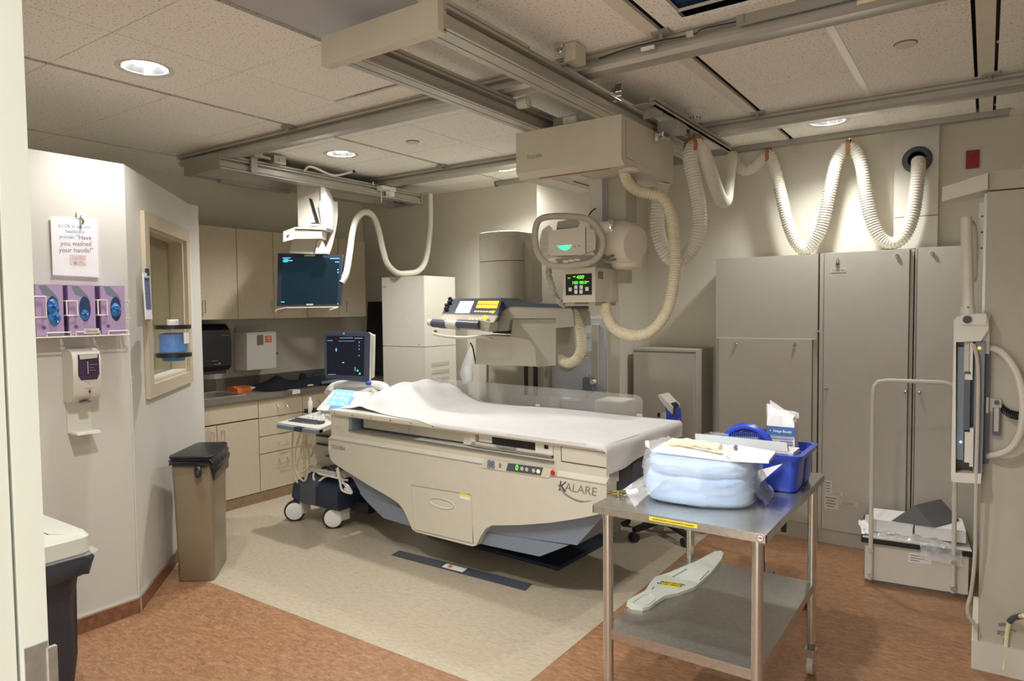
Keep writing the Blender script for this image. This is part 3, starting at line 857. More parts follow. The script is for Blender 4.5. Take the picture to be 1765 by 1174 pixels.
b = B().box((-4.268, 4.18, 2.60), (-4.20, 4.34, 2.635), 0.004).box((-4.265, 4.28, 2.56), (-4.22, 4.34, 2.63), 0.004).cyl((-4.22, 4.25, 2.585), (-4.17, 4.25, 2.585), 0.012, n=8).box((-4.262, 4.22, 2.5), (-4.258, 4.228, 2.6)).cyl((-4.25, 4.12, 2.63), (-4.25, 4.12, 2.66), 0.006, n=8)
b.done('brake_bracket', 'white', mb, 'white brake bracket')
B().cyl((-4.49, 4.62, 2.59), (-4.49, 4.748, 2.59), 0.02, n=10).done('cable_gland', 'black', mb)
B().tube(spline([(-4.26, 3.42, 2.642), (-4.20, 3.44, 2.668), V((-4.244,3.691,2.648)), V((-4.116,3.78,2.674))], 6), 0.008, 8).done('handle_rod', 'white', mb, 'white rod with dark tip')
B().cyl((-4.119,3.777,2.674), (-4.104,3.788,2.676), 0.0105, n=10).done('rod_tip', 'black', mb)

# boom with the hanging monitor
bm_ = thing('hanging_monitor', 'hanging dark blue monitor on a cream boom beside the wall cupboards', 'monitor', V((-4.457,3.604,1.843)))
B().prism([(-4.457,3.507,2.573),(-4.307,3.611,2.589),(-4.306,3.612,2.427),(-4.325,3.598,2.418),(-4.299,3.617,2.237),(-4.456,3.508,2.248)], FW * 0.14, 0.004).done('boom_front', 'cream', bm_)
B().prism([(-4.291,3.598,2.586),(-4.273,3.61,2.568),(-4.238,3.635,2.446),(-4.237,3.635,2.297),(-4.246,3.629,2.23),(-4.283,3.603,2.226),(-4.306,3.588,2.406),(-4.29,3.598,2.447)], FW * 0.18, 0.004).done('boom_side', 'white', bm_)
B().prism([(-4.374,3.555,2.467),(-4.356,3.568,2.454),(-4.311,3.599,2.264),(-4.33,3.586,2.255)], FW * 0.03).done('boom_slot', 'black', bm_)
B().cyl((-4.353,3.555,2.263), (-4.309,3.586,2.262), 0.014, n=10).done('pivot_pin', 'chrome', bm_)
B().prism([(-4.421,3.447,2.235),(-4.236,3.575,2.229),(-4.233,3.578,2.211),(-4.421,3.447,2.222)], FW * 0.2).done('bracket_top', 'offwhite', bm_)
B().prism([(-4.429,3.454,2.219),(-4.255,3.574,2.203),(-4.26,3.571,2.145),(-4.431,3.453,2.143)], FW * 0.14, 0.003).done('bracket_body', 'cream', bm_)
B().hexa([V(p) for p in [(-4.453,3.364,2.19),(-4.421,3.447,2.231),(-4.586,3.576,2.26),(-4.663,3.523,2.228),(-4.455,3.363,2.115),(-4.423,3.446,2.142),(-4.588,3.575,2.163),(-4.665,3.522,2.145)]][0:8]).done('bracket_cheek', 'cream', bm_)
B().cyl((-4.429,3.393,2.167), (-4.442,3.402,2.168), 0.008, n=10).done('bracket_screw', 'grey_d', bm_)
B().prism([(-4.492,3.484,2.154),(-4.334,3.592,2.152),(-4.363,3.573,2.03),(-4.516,3.466,2.041)], FW * 0.05, 0.003).done('neck', 'grey', bm_)
B().prism([(-4.319,3.579,2.127),(-4.296,3.595,2.14),(-4.261,3.619,2.031),(-4.335,3.567,2.032)], FW * 0.05, 0.003).done('neck_cover', 'offwhite', bm_)
case = B().prism([(-4.659,3.465,2.044),(-4.237,3.757,2.029),(-4.259,3.742,1.627),(-4.676,3.453,1.623)], FW * 0.06, 0.005).done('monitor_case', 'navy', bm_)
B().prism([(-4.629,3.485,2.016),(-4.256,3.743,2.002),(-4.277,3.728,1.646),(-4.644,3.474,1.641)], FW * -0.001).done('screen', 'scr_blue', bm_)
b = B()
for x_, y_, w_, h_ in ((494, 444.5, 14, 1.6), (493, 447, 8, 1.6), (496, 449, 17, 1.8), (492, 451, 8, 1.4), (577, 445.6, 16, 1.4), (581, 451.4, 7, 1.4), (582.5, 465, 2, 2), (582.5, 469.5, 2, 2.4), (487.5, 521, 6, 1.5)):
    pass
b = B()
for p, w_, h_ in zip([(-4.601,3.502,2.007),(-4.605,3.5,1.995),(-4.594,3.507,1.986),(-4.609,3.497,1.977),(-4.285,3.721,1.999),(-4.27,3.731,1.972),(-4.266,3.734,1.91),(-4.266,3.734,1.889),(-4.633,3.48,1.657)], (14, 8, 17, 8, 16, 7, 2, 2, 6), (1.4, 1.2, 1.5, 1.2, 1.3, 1.3, 1.8, 2, 1.3)):
    quadpatch(b, p, RT, Z_, w_ * 5.5 / 1182, h_ * 5.5 / 1182, 0.0008)
b.done('screen_text', 'led_cyan', bm_)
for q, w_ in zip([(-4.448,3.607,2.025),(-4.455,3.602,1.634)], (0.085, 0.055)): quadpatch(B(), q, RT, Z_, w_, 0.012, 0.002).done('badge', 'offwhite', bm_)
quadpatch(B(), (-4.27,3.73,1.637), RT, Z_, 0.007, 0.007, 0.002).done('power_light', 'led_green', bm_)
B().tube([(-4.663,3.426,1.581),(-4.651,3.434,1.595),(-4.582,3.482,1.613),(-4.6,3.506,1.61),(-4.271,3.733,1.611),(-4.248,3.713,1.609),(-4.278,3.668,1.595),(-4.286,3.662,1.586)], 0.005, 8).done('handle_bar', 'offwhite', bm_)
tag(B().tube(spline([(-4.26,3.765,1.809),(-4.243,3.801,1.888),(-4.263,3.86,2.056),(-4.306,3.928,2.205),(-4.341,4.001,2.329),(-4.349,4.069,2.394),(-4.353,4.139,2.417),(-4.36,4.219,2.392),(-4.361,4.279,2.288),(-4.367,4.336,2.116),(-4.371,4.394,1.992),(-4.375,4.513,1.92),(-4.332,4.603,1.917),(-4.284,4.697,1.94),(-4.264,4.772,2.032),(-4.268,4.83,2.223),(-4.266,4.855,2.413),(-4.267,4.855,2.659)], 6), 0.026, 12).done('monitor_hose', 'hosew'), 'smooth white cable tube swagging from the hanging monitor to the ceiling over the white cabinet', 'cable tube', 'smooth white cable tubes')
tag(B().tube(spline([(-4.343,3.683,2.035),(-4.37,3.738,2.1),(-4.376,3.782,2.221),(-4.374,3.808,2.34),(-4.372,3.809,2.467)], 6), 0.024, 12).done('monitor_hose', 'hosew'), 'short smooth white cable tube rising behind the boom to the bridge', 'cable tube', 'smooth white cable tubes')
b = B().box(V((-4.307,4.803,2.661)), V((-4.07,4.845,2.669)) + V((0, 0.1, 0.02)))

# ================================================================ SINK COUNTER ALONG THE LEFT WALL
FX = -4.92


def front(b, y0, y1, z0, z1, x=FX, t=0.018):
    return b.box((x - t, y0 + 0.003, z0 + 0.003), (x, y1 - 0.003, z1 - 0.003), 0.002, 1)


def pull(parent, y, z, x=FX, w=0.085, vert=False, label=None):
    r = 0.0042
    if vert:
        P = [(x, y, z - w / 2), (x + 0.03, y, z - w / 2), (x + 0.03, y, z + w / 2), (x, y, z + w / 2)]
    else:
        P = [(x, y - w / 2, z + 0.018), (x + 0.012, y - w / 2, z), (x + 0.032, y - w / 2, z - 0.022), (x + 0.032, y + w / 2, z - 0.022), (x + 0.012, y + w / 2, z), (x, y + w / 2, z + 0.018)]
    o = B().tube(P, r, 8).done('handle', 'chrome', parent)
    return o


def carcass(name, label, y0, y1, z0, z1, xb, x=FX, group=None):
    t = thing(name, label, 'cabinet', (x - 0.1, (y0 + y1) / 2, z0), group)
    B().box((xb, y0, z0), (x - 0.018, y1, z1)).done('carcass', 'gap', t)
    return t


sb = carcass('base_cabinet', 'maple sink cabinet with two doors under a false drawer front, behind the tall bin', 2.82, 3.430, 0.085, 0.86, -5.515)
front(B(), 2.82, 3.430, 0.705, 0.86).done('false_front', 'laminate', sb)
for a, c_, hy in ((2.82, 3.055, 3.01), (3.055, 3.430, 3.10)):
    d_ = front(B(), a, c_, 0.088, 0.70).done('door', 'laminate', sb)
    pull(d_, hy, 0.61, vert=True)
db = carcass('base_cabinet', 'maple base cabinet with a stack of four drawers', 3.430, 3.872, 0.085, 0.86, -5.515)
for z0, z1, hz in ((0.700, 0.86, 0.775), (0.545, 0.700, 0.628), (0.400, 0.545, 0.468), (0.088, 0.400, 0.318)):
    d_ = front(B(), 3.430, 3.872, z0, z1).done('drawer', 'laminate', db)
    pull(d_, 3.66, hz)
cc_ = carcass('base_cabinet', 'maple base cabinet farthest along the counter, behind the ultrasound machine', 3.872, 4.54, 0.085, 0.86, -5.515)
for a, c_ in ((3.872, 4.31), (4.31, 4.54)):
    d_ = front(B(), a, c_, 0.700, 0.86).done('drawer', 'laminate', cc_)
    pull(d_, (a + c_) / 2, 0.775)
    d_ = front(B(), a, c_, 0.088, 0.695).done('door', 'laminate', cc_)
    pull(d_, a + 0.06, 0.55, vert=True)
B().cyl((FX, 3.95, 0.40), (FX + 0.015, 3.95, 0.40), 0.012, n=10).done('lock', 'chrome', cc_)
struct(B().box((-5.5, 2.82, 0), (FX - 0.004, 4.54, 0.085), 0.004), 'baseboard_left', 'browncove')
wt = thing('worktop', 'long dark grey laminate worktop with a stainless sink', 'worktop', (-5.2, 3.7, 0.862))
# worktop slab around the sink bowl
SX0, SX1, SY0, SY1 = -5.40, -5.02, 2.86, 3.36
b = B()
b.box((-5.518, 2.81, 0.862), (SX0, 5.185, 0.90)).box((SX1, 2.81, 0.862), (-4.895, 5.0, 0.90), 0.004)
b.box((SX0, 2.81, 0.862), (SX1, SY0, 0.90)).box((SX0, SY1, 0.862), (SX1, 5.0, 0.90))
b.box((-5.518, 2.81, 0.90), (-5.50, 5.185, 1.0), 0.003)
b.done('slab', 'worktop', wt)
sk = B()
sk.box((SX0 - 0.02, SY0 - 0.02, 0.9), (SX1 + 0.02, SY0, 0.906), 0.002).box((SX0 - 0.02, SY1, 0.9), (SX1 + 0.02, SY1 + 0.02, 0.906), 0.002)
sk.box((SX0 - 0.02, SY0, 0.9), (SX0, SY1, 0.906), 0.002).box((SX1, SY0, 0.9), (SX1 + 0.02, SY1, 0.906), 0.002)
sk.done('sink_rim', 'steel', wt)
bk = B()
bk.box((SX0, SY0, 0.76), (SX0 + 0.004, SY1, 0.9)).box((SX1 - 0.004, SY0, 0.76), (SX1, SY1, 0.9)).box((SX0, SY0, 0.76), (SX1, SY0 + 0.004, 0.9)).box((SX0, SY1 - 0.004, 0.76), (SX1, SY1, 0.9)).box((SX0, SY0, 0.755), (SX1, SY1, 0.76))
bk.done('sink_bowl', 'brushed', wt)
fc = thing('faucet', 'dark chrome gooseneck faucet at the sink, half hidden by the booth wall', 'faucet', (-5.45, 3.10, 0.9))
B().tube(spline([(-5.45, 3.10, 0.9), (-5.45, 3.10, 1.05), (-5.40, 3.10, 1.09), (-5.33, 3.10, 1.07), (-5.32, 3.10, 1.02)], 6), 0.011, 10).done('spout', 'grey_d', fc)
B().cyl((-5.45, 3.17, 0.9), (-5.45, 3.17, 0.94), 0.014).box((-5.46, 3.16, 0.94), (-5.38, 3.18, 0.952), 0.003).done('lever', 'grey_d', fc)

# wall cupboards
UX = -5.19
for lab, doors in (('maple wall cupboard at the left end, with a single locked door', ((3.075, 3.449, 3.137),)),
                   ('maple wall cupboard in the middle, left part of it behind the hanging monitor', ((3.449, 3.808, 3.762), (3.808, 4.168, 3.868))),
                   ('maple wall cupboard at the right end, behind the white cable tube', ((4.168, 4.55, 4.49), (4.55, 4.90, 4.62)))):
    u = carcass('wall_cupboard', lab, doors[0][0], doors[-1][1], 1.518, 2.283, -5.515, UX)
    for a, c_, hy in doors:
        d_ = front(B(), a, c_, 1.518, 2.283, UX).done('door', 'laminate', u)
        pull(d_, hy, 1.625, UX, 0.10, True)
    if len(doors) == 1:
        B().cyl((UX, 3.10, 1.735), (UX + 0.02, 3.10, 1.735), 0.012, n=10).done('lock', 'chrome', u)

# towel dispenser
td = thing('towel_dispenser', 'black paper towel dispenser on the wall under the cupboards', 'dispenser', (-5.4, 3.27, 1.07))
B().prism([(-5.515, 3.12, 1.09), (-5.515, 3.12, 1.48), (-5.34, 3.12, 1.48), (-5.275, 3.12, 1.43), (-5.26, 3.12, 1.30), (-5.27, 3.12, 1.13), (-5.31, 3.12, 1.09)], (0, 0.305, 0), 0.018, 3).done('cover', 'black', td)
B().box((-5.5, 3.15, 1.062), (-5.31, 3.40, 1.09), 0.006).done('paper_outlet', 'rubber', td)
b = B().box((-5.259, 3.33, 1.382), (-5.256, 3.40, 1.388)).box((-5.262, 3.24, 1.175), (-5.258, 3.29, 1.18)).box((-5.264, 3.26, 1.145), (-5.26, 3.32, 1.149)).cyl((-5.264, 3.31, 1.155), (-5.26, 3.31, 1.155), 0.007, n=8)
b.done('print', 'inkgrey', td)
# sharps container in its wall bracket
sc = thing('sharps_box', 'white wall sharps box with a grey and an orange label', 'sharps box', (-5.4, 3.75, 1.06))
B().box((-5.515, 3.62, 1.03), (-5.49, 3.86, 1.44), 0.004).done('wall_bracket', 'beige', sc)
B().prism([(-5.49, 3.60, 1.07), (-5.49, 3.60, 1.40), (-5.315, 3.60, 1.40), (-5.30, 3.60, 1.38), (-5.31, 3.60, 1.07)], (0, 0.30, 0), 0.01).done('box', 'white', sc)
B().prism([(-5.48, 3.625, 1.40), (-5.47, 3.625, 1.46), (-5.36, 3.625, 1.46), (-5.33, 3.625, 1.40)], (0, 0.20, 0), 0.006).done('lid_flap', 'acrylic', sc)
B().box((-5.303, 3.70, 1.285), (-5.2995, 3.765, 1.375)).done('grey_label', 'inkgrey', sc, 'grey printed label')
og = B().box((-5.303, 3.785, 1.305), (-5.2995, 3.85, 1.365)).done('orange_label', 'orange', sc, 'orange biohazard label')
b = B().box((-5.2995, 3.795, 1.338), (-5.2985, 3.838, 1.345)).box((-5.2995, 3.808, 1.32), (-5.2985, 3.838, 1.326)).lathe((-5.2995, 3.822, 1.35), [(0.006, 0), (0.010, 0), (0.010, 0.001), (0.006, 0.001)], (1, 0, 0), n=10, cap=False)
b.done('biohazard_print', 'paper', og)
B().cyl((-5.31, 3.902, 1.20), (-5.31, 3.915, 1.20), 0.012, n=8).done('key_lock', 'grey_d', sc)
# things lying on the worktop
ap = thing('folded_apron', 'dark navy cloth apron lying crumpled on the worktop', 'apron', (-5.25, 4.1, 0.9))
random.seed(3)
P0, P1, P2, P3 = V((-5.44, 3.62, 0.905)), V((-5.02, 3.56, 0.905)), V((-5.0, 4.50, 0.905)), V((-5.44, 4.62, 0.905))


def apf(u, v):
    p = P0.lerp(P3, u).lerp(P1.lerp(P2, u), v)
    h = 0.02 + 0.03 * abs(math.sin(5 * u + 2 * v)) * (1 - abs(2 * u - 1) ** 3) + 0.05 * math.exp(-((u - .32) ** 2) / .006 - ((v - .25) ** 2) / .08)
    e = min(u, 1 - u, v, 1 - v) / 0.08
    return p + V((0.02 * math.sin(9 * u), 0.02 * math.sin(8 * v + 1), h * min(1, e)))


B().grid(apf, 26, 14).done('cloth', 'cloth', ap, sharp=70)
b = B().tube(spline([(-5.10, 4.40, 0.92), (-5.05, 4.46, 0.96), (-4.98, 4.42, 0.925), (-4.96, 4.22, 0.93), (-5.0, 4.16, 0.92)], 5), 0.018, 8)
b.done('apron_strap', 'bluegrey', ap, 'blue grey strap')
B().ell((-4.99, 4.02, 0.915), 0.02, 0.035, 0.010).done('apron_buckle', 'latex', ap)
oc = thing('orange_clip_box', 'small orange and white packet on the worktop beside the sink', 'packet', (-5.2, 3.42, 0.9))
B().prism([(-5.36, 3.43, 0.9), (-5.36, 3.43, 0.935), (-5.28, 3.43, 0.945), (-5.20, 3.43, 0.93), (-5.20, 3.43, 0.9)], (0, 0.13, 0), 0.008).done('pouch', 'orange', oc)
B().box((-5.34, 3.56, 0.9), (-5.22, 3.64, 0.925), 0.004).done('white_end', 'paper', oc)
wg = thing('paper_tag', 'small white paper tag hanging over the worktop edge', 'tag', (-4.893, 3.8, 0.85))
B().box((-4.96, 3.75, 0.9), (-4.893, 3.83, 0.903)).box((-4.895, 3.75, 0.868), (-4.892, 3.83, 0.903)).done('tag_sheet', 'paper', wg)
bx = thing('tape_dispenser', 'small grey tape dispenser on the worktop behind the apron', 'dispenser', (-5.4, 4.4, 0.9))
B().box((-5.48, 4.30, 0.9), (-5.40, 4.50, 0.98), 0.012).cyl((-5.395, 4.40, 0.95), (-5.385, 4.40, 0.95), 0.03, n=14).done('body', 'slate', bx)
bb_ = thing('black_board', 'tall black panel leaning beside the white cabinet at the end of the worktop', 'panel', (-5.27, 5.12, 0.9))
B().hexa([(-5.42, 5.08, 0.90), (-5.165, 5.08, 0.90), (-5.165, 5.11, 0.90), (-5.42, 5.11, 0.90), (-5.42, 5.145, 1.675), (-5.165, 5.145, 1.675), (-5.165, 5.175, 1.675), (-5.42, 5.175, 1.675)], 0.003).done('board', 'black', bb_)

# white electronics cabinet beside the counter
wc = thing('equipment_cabinet', 'white two-part equipment cabinet with vent slots, beside the sink counter', 'cabinet', (-4.35, 4.76, 0))
B().box((-4.605, 4.55, 1.255), (-4.085, 4.98, 1.885), 0.006).done('upper_case', 'offwhite', wc)
B().box((-4.605, 4.55, 0.06), (-4.085, 4.98, 1.25), 0.006).done('lower_case', 'offwhite', wc)
B().box((-4.59, 4.565, 0.0), (-4.10, 4.97, 0.065)).done('plinth', 'grey_d', wc)
for z in (1.075, 1.005, 0.935):
    b = B()
    b.box((-4.0855, 4.63, z), (-4.083, 4.88, z + 0.035))
    for k in range(12): b.box((-4.0835, 4.635 + k * 0.02, z + 0.002), (-4.0815, 4.645 + k * 0.02, z + 0.033))
    b.done('vent_grille', 'grey', wc)
B().box((-4.585, 4.5475, 1.795), (-4.55, 4.55, 1.802)).done('badge', 'inkgrey', wc)
B().box((-4.16, 4.5475, 1.268), (-4.145, 4.55, 1.275)).done('small_badge', 'inkgrey', wc)

# ================================================================ RADIOGRAPHY TABLE
TF = Matrix(((0.9985, 0.054, 0, -3.718), (-0.054, 0.9985, 0, 3.163), (0, 0, 1, 0), (0, 0, 0, 1)))
TX, TY = V((0.9985, -0.054, 0)), V((0.054, 0.9985, 0))
tb = thing('examination_table', 'big cream and blue-grey X-ray examination table with a boat-shaped front, lettered TOSHIBA', 'X-ray table', TF @ V((1.1, 0.5, 0)))


def uz(pts, y=0.0):
    return [(p[0], y, p[1]) for p in pts]


lower = [(-0.015, 0.705), (-0.022, 0.62), (0.0, 0.555), (0.05, 0.527), (0.20, 0.486), (0.409, 0.430), (0.60, 0.385), (0.683, 0.357), (0.725, 0.325), (0.775, 0.255), (0.80, 0.215),
         (0.836, 0.205), (1.295, 0.21), (1.325, 0.222), (1.365, 0.29), (1.40, 0.335), (1.444, 0.361), (1.649, 0.402), (1.85, 0.452), (2.03, 0.508), (2.14, 0.548), (2.184, 0.572), (2.187, 0.705)]
# sculpted front shell: lofted across its lower edge, bulging towards the bottom
b = B(TF)
b.prism(uz(lower, -0.012), (0, 0.10, 0), 0.012, 3)
b.done('front_shell', 'cream', tb)
b = B(TF)
b.prism(uz([(-0.015, 0.700), (-0.015, 0.862), (0.19, 0.862), (0.19, 0.774), (1.853, 0.785), (1.853, 0.862), (2.184, 0.862), (2.187, 0.700)], 0.012), (0, 0.10, 0), 0.004)
b.done('upper_shell', 'cream', tb)
B(TF).prism([(-0.012, -0.012, 0.70), (2.185, -0.012, 0.712), (2.185, 0.014, 0.735), (-0.012, 0.014, 0.722)], (0, 0, -0.012)).done('shell_ledge', 'cream', tb)
B(TF).box((1.909, 0.006, 0.787), (2.180, 0.016, 0.858), 0.003).done('access_panel', 'cream', tb)
b = B(TF).box((1.900, 0.0105, 0.783), (1.909, 0.0125, 0.86)).box((1.900, 0.0105, 0.779), (2.184, 0.0125, 0.787))
b.done('panel_seam', 'cream_d', tb)
B(TF).box((0.035, 0.008, 0.785), (0.075, 0.014, 0.845), 0.002).done('side_hatch', 'cream', tb)
# slot with the bucky tray
B(TF).box((0.19, 0.11, 0.77), (1.853, 0.116, 0.865)).done('slot_back', 'grey_d', tb)
B(TF).box((0.185, 0.0, 0.768), (1.858, 0.115, 0.778), 0.002).done('slot_floor', 'grey_d', tb)
B(TF).box((0.185, 0.006, 0.777), (0.215, 0.11, 0.866)).done('slot_cheek', 'bluegrey', tb)
for a, c_ in ((0.26, 0.70), (0.705, 1.195)):
    B(TF).box((a, 0.07, 0.792), (c_, 0.11, 0.866), 0.002).done('slot_cover', 'cream', tb)
B(TF).box((1.20, 0.03, 0.79), (1.258, 0.11, 0.866), 0.002).done('slot_cover', 'cream', tb)
bt = B(TF).box((1.27, 0.02, 0.80), (1.84, 0.11, 0.815), 0.003).done('bucky_tray', 'grey', tb)
B(TF).box((1.262, 0.02, 0.80), (1.30, 0.11, 0.862), 0.003).done('tray_clamp', 'beige', bt)
B(TF).box((1.32, 0.03, 0.82), (1.42, 0.1, 0.858), 0.004).done('tray_block', 'offwhite', bt)
B(TF).box((1.42, 0.028, 0.818), (1.73, 0.1, 0.856), 0.003).done('cassette', 'black', bt, 'black cassette')
B(TF).box((1.73, 0.018, 0.806), (1.845, 0.11, 0.862), 0.004).done('tray_clamp', 'offwhite', bt)
B(TF).box((1.79, 0.015, 0.835), (1.815, 0.02, 0.855)).done('clamp_hole', 'black', bt)
B(TF).box((1.46, 0.012, 0.808), (1.60, 0.022, 0.818), 0.002).done('tray_handle', 'steel', bt)
B(TF).box((1.28, 0.008, 0.792), (1.84, 0.014, 0.80), 0.001).done('tray_lip', 'steel', bt)
# tabletop
B(TF).box((-0.005, -0.006, 0.866), (2.172, 0.90, 0.900), 0.004).done('tabletop', 'offwhite', tb)
B(TF).box((0.0, -0.012, 0.872), (2.165, -0.004, 0.892), 0.002).done('accessory_rail', 'beige', tb)
for k in range(12):
    u = 0.06 + k * 0.186
    B(TF).cyl((u, -0.0125, 0.882), (u, -0.0145, 0.882), 0.005, n=8).done('rail_screw', 'grey_d', tb)
B(TF).box((2.135, -0.016, 0.872), (2.170, -0.004, 0.893), 0.002).done('rail_stop', 'grey', tb)
# blue-grey hull behind the front shell
for nm, hull in (('hull_wing', [(0.03, 0.56), (0.045, 0.530), (0.19, 0.425), (0.255, 0.352), (0.83, 0.26), (0.83, 0.56)]),
                 ('hull_wing', [(1.34, 0.56), (1.34, 0.29), (1.98, 0.345), (2.155, 0.545), (2.155, 0.56)])):
    B(TF).prism(uz(hull, 0.035), (0, 0.80, 0), 0.004).done(nm, 'bluegrey', tb)
for nm, hull in (('hull_keel', [(0.255, 0.352), (0.335, 0.298), (0.488, 0.221), (0.86, 0.212), (0.86, 0.30)]),
                 ('hull_keel', [(1.30, 0.29), (1.30, 0.219), (1.745, 0.236), (1.93, 0.335)])):
    B(TF).prism(uz(hull, 0.028), (0, 0.80, 0), 0.003).done(nm, 'bluegrey', tb)
B(TF).box((0.02, 0.085, 0.50), (2.165, 0.86, 0.866), 0.01).done('body', 'slate', tb, 'dark slate body')
B(TF).box((0.60, 0.45, 0.10), (1.55, 0.95, 0.5), 0.01).done('pedestal', 'slate', tb)
B(TF).box((0.50, 0.42, 0.0), (1.60, 1.10, 0.025), 0.004).done('base_plate', 'navy', tb, 'dark base plate on the floor')
# lower service door with its handle
pts = [(0.801, 0.493), (1.288, 0.510), (1.296, 0.505), (1.303, 0.232), (0.826, 0.222)]
B(TF).prism(uz(pts, -0.0165), (0, 0.01, 0), 0.002).done('service_door', 'cream', tb)
gl = [(0.801, 0.493), (1.288, 0.510), (1.303, 0.232), (0.826, 0.222)]
b = B(TF)
for p, q in zip(gl, gl[1:] + gl[:1]):
    b.cyl((p[0], -0.0135, p[1]), (q[0], -0.0135, q[1]), 0.003, n=6)
b.done('door_seam', 'cream_d', tb)
hd = B(TF)
hd.lathe((1.07, -0.017, 0.415), [(0.040, 0.0), (0.052, -0.004), (0.058, 0.0)], (0, 1, 0), n=20, cap=False)
b = B(TF)
ov = lambda rx, rz, y: [(1.06 + rx * math.cos(2 * math.pi * i / 24), y, 0.425 + rz * math.sin(2 * math.pi * i / 24)) for i in range(24)]
b.loft([ov(0.105, 0.032, -0.0165), ov(0.103, 0.030, -0.021), ov(0.092, 0.022, -0.019), ov(0.085, 0.017, -0.014)], cap=False)
hd.bm.free()
b.done('door_handle', 'cream', tb)
B(TF).prism([p for p in ov(0.085, 0.017, -0.0166)], (0, 0.0006, 0)).done('handle_recess', 'beige', tb)
B(TF).box((1.21, -0.0178, 0.497), (1.285, -0.0160, 0.510)).done('warning_label', 'yellow', tb)
B(TF).box((1.21, -0.0178, 0.480), (1.285, -0.0162, 0.496)).done('warning_text', 'paper', tb)
# control strip
cp = B(TF).prism(uz([(1.398, 0.735), (1.86, 0.744), (1.845, 0.690), (1.371, 0.682)], -0.0125), (0, -0.004, 0), 0.001).done('control_strip', 'beige', tb)
dg = B(TF).prism(uz([(1.572, 0.735), (1.805, 0.741), (1.79, 0.697), (1.556, 0.691)], -0.0165), (0, -0.003, 0), 0.001).done('display', 'slate', cp, 'slate display with a green zero')
text('0', TF @ V((1.632, -0.0200, 0.716)), TX, (0.15, 0, 1), 0.044, 'led_green', dg, 'digit', sx=0.9)
for u, mt in ((1.668, 'grey'), (1.70, 'grey'), (1.745, 'grey'), (1.776, 'led_pale')):
    B(TF).cyl((u, -0.0195, 0.717), (u, -0.0225, 0.717), 0.011, n=12).done('round_button', mt, cp)
for u, z in ((1.435, 0.722), (1.462, 0.722), (1.432, 0.700), (1.462, 0.700), (1.45, 0.711)):
    B(TF).cyl((u, -0.0165, z), (u, -0.020, z), 0.014, n=8).done('arrow_button', 'bluegrey', cp)
B(TF).box((1.505, -0.018, 0.70), (1.52, -0.0165, 0.725)).done('small_print', 'inkgrey', cp)
B(TF).cyl((1.868, -0.0125, 0.722), (1.868, -0.017, 0.722), 0.020, n=16).done('stop_collar', 'grey', tb)
B(TF).lathe((1.868, -0.017, 0.722), [(0.014, 0.0), (0.014, 0.006), (0.010, 0.010), (0.0, 0.011)], TF.to_3x3() @ V((0, -1, 0)), n=14).done('stop_button', 'red', tb) if False else \
    B(TF).cyl((1.868, -0.017, 0.722), (1.868, -0.025, 0.722), 0.014, 0.011, n=14).done('stop_button', M['stopred'] if 'stopred' in M else 'red', tb, 'red stop button')
# lettering
text('TOSHIBA', TF @ V((0.088, -0.0128, 0.645)), TX, Z_, 0.042, 'inkgrey', tb, width=0.15)
text('ALARE', TF @ V((2.035, -0.0128, 0.657)), TX, (0.12, 0, 1), 0.062, 'inkgrey', tb, width=0.19)
text('K', TF @ V((1.925, -0.0128, 0.655)), TX, (0.2, 0, 1), 0.078, 'ink', tb)
b = B(TF).tube(spline([(1.895, -0.0135, 0.665), (1.93, -0.0135, 0.630), (1.98, -0.0135, 0.606), (2.04, -0.0135, 0.598), (2.10, -0.0135, 0.612)], 6), [0.0015, 0.003, 0.004] + [0.004] * 16 + [0.003, 0.002, 0.002, 0.002, 0.001, 0.001], 6)
b.done('lettering_swoosh', 'inkgrey', tb)
B(TF).box((2.16, 0.3, 0.50), (2.172, 0.6, 0.75), 0.003).done('end_panel', 'slate', tb)
# clear splash guard along the back edge and end socket box
sg = thing('splash_guard', 'clear acrylic guard standing along the far edge of the examination table', 'guard', TF @ V((1.1, 0.91, 0.9)))
b = B(TF)
b.prism([(0.10, 0.905, 0.868), (0.10, 0.905, 1.045), (1.86, 0.905, 1.035), (1.90, 0.905, 1.025), (1.915, 0.905, 1.0), (1.915, 0.905, 0.868)], (0, 0.008, 0))
b.done('clear_panel', 'acrylic', sg)
for u in (0.4, 1.1, 1.88):
    B(TF).box((u, 0.896, 0.862), (u + 0.04, 0.904, 0.92), 0.003).done('guard_clip', 'chrome', sg)

# sheet with a pillow under its left end
sh = thing('bed_sheet', 'white sheet rumpled over the examination table and hanging down at its right end', 'sheet', TF @ V((1.1, 0.5, 0.9)))
random.seed(5)


def smooth(a, b_, x):
    t = max(0.0, min(1.0, (x - a) / (b_ - a)))
    return t * t * (3 - 2 * t)


def bump(u, y):
    h = 0.135 * smooth(-0.02, 0.20, u) * (1 - smooth(0.28, 0.72, u + 0.10 * (y - .5))) * smooth(0.02, 0.42, y) * (1 - 0.25 * smooth(0.75, 0.9, y))
    h += 0.030 * math.exp(-((u - 0.36) ** 2) / 0.006 - ((y - 0.17) ** 2) / 0.006)
    h += 0.020 * math.exp(-((u - 0.22) ** 2) / 0.004 - ((y - 0.12) ** 2) / 0.01)
    return h


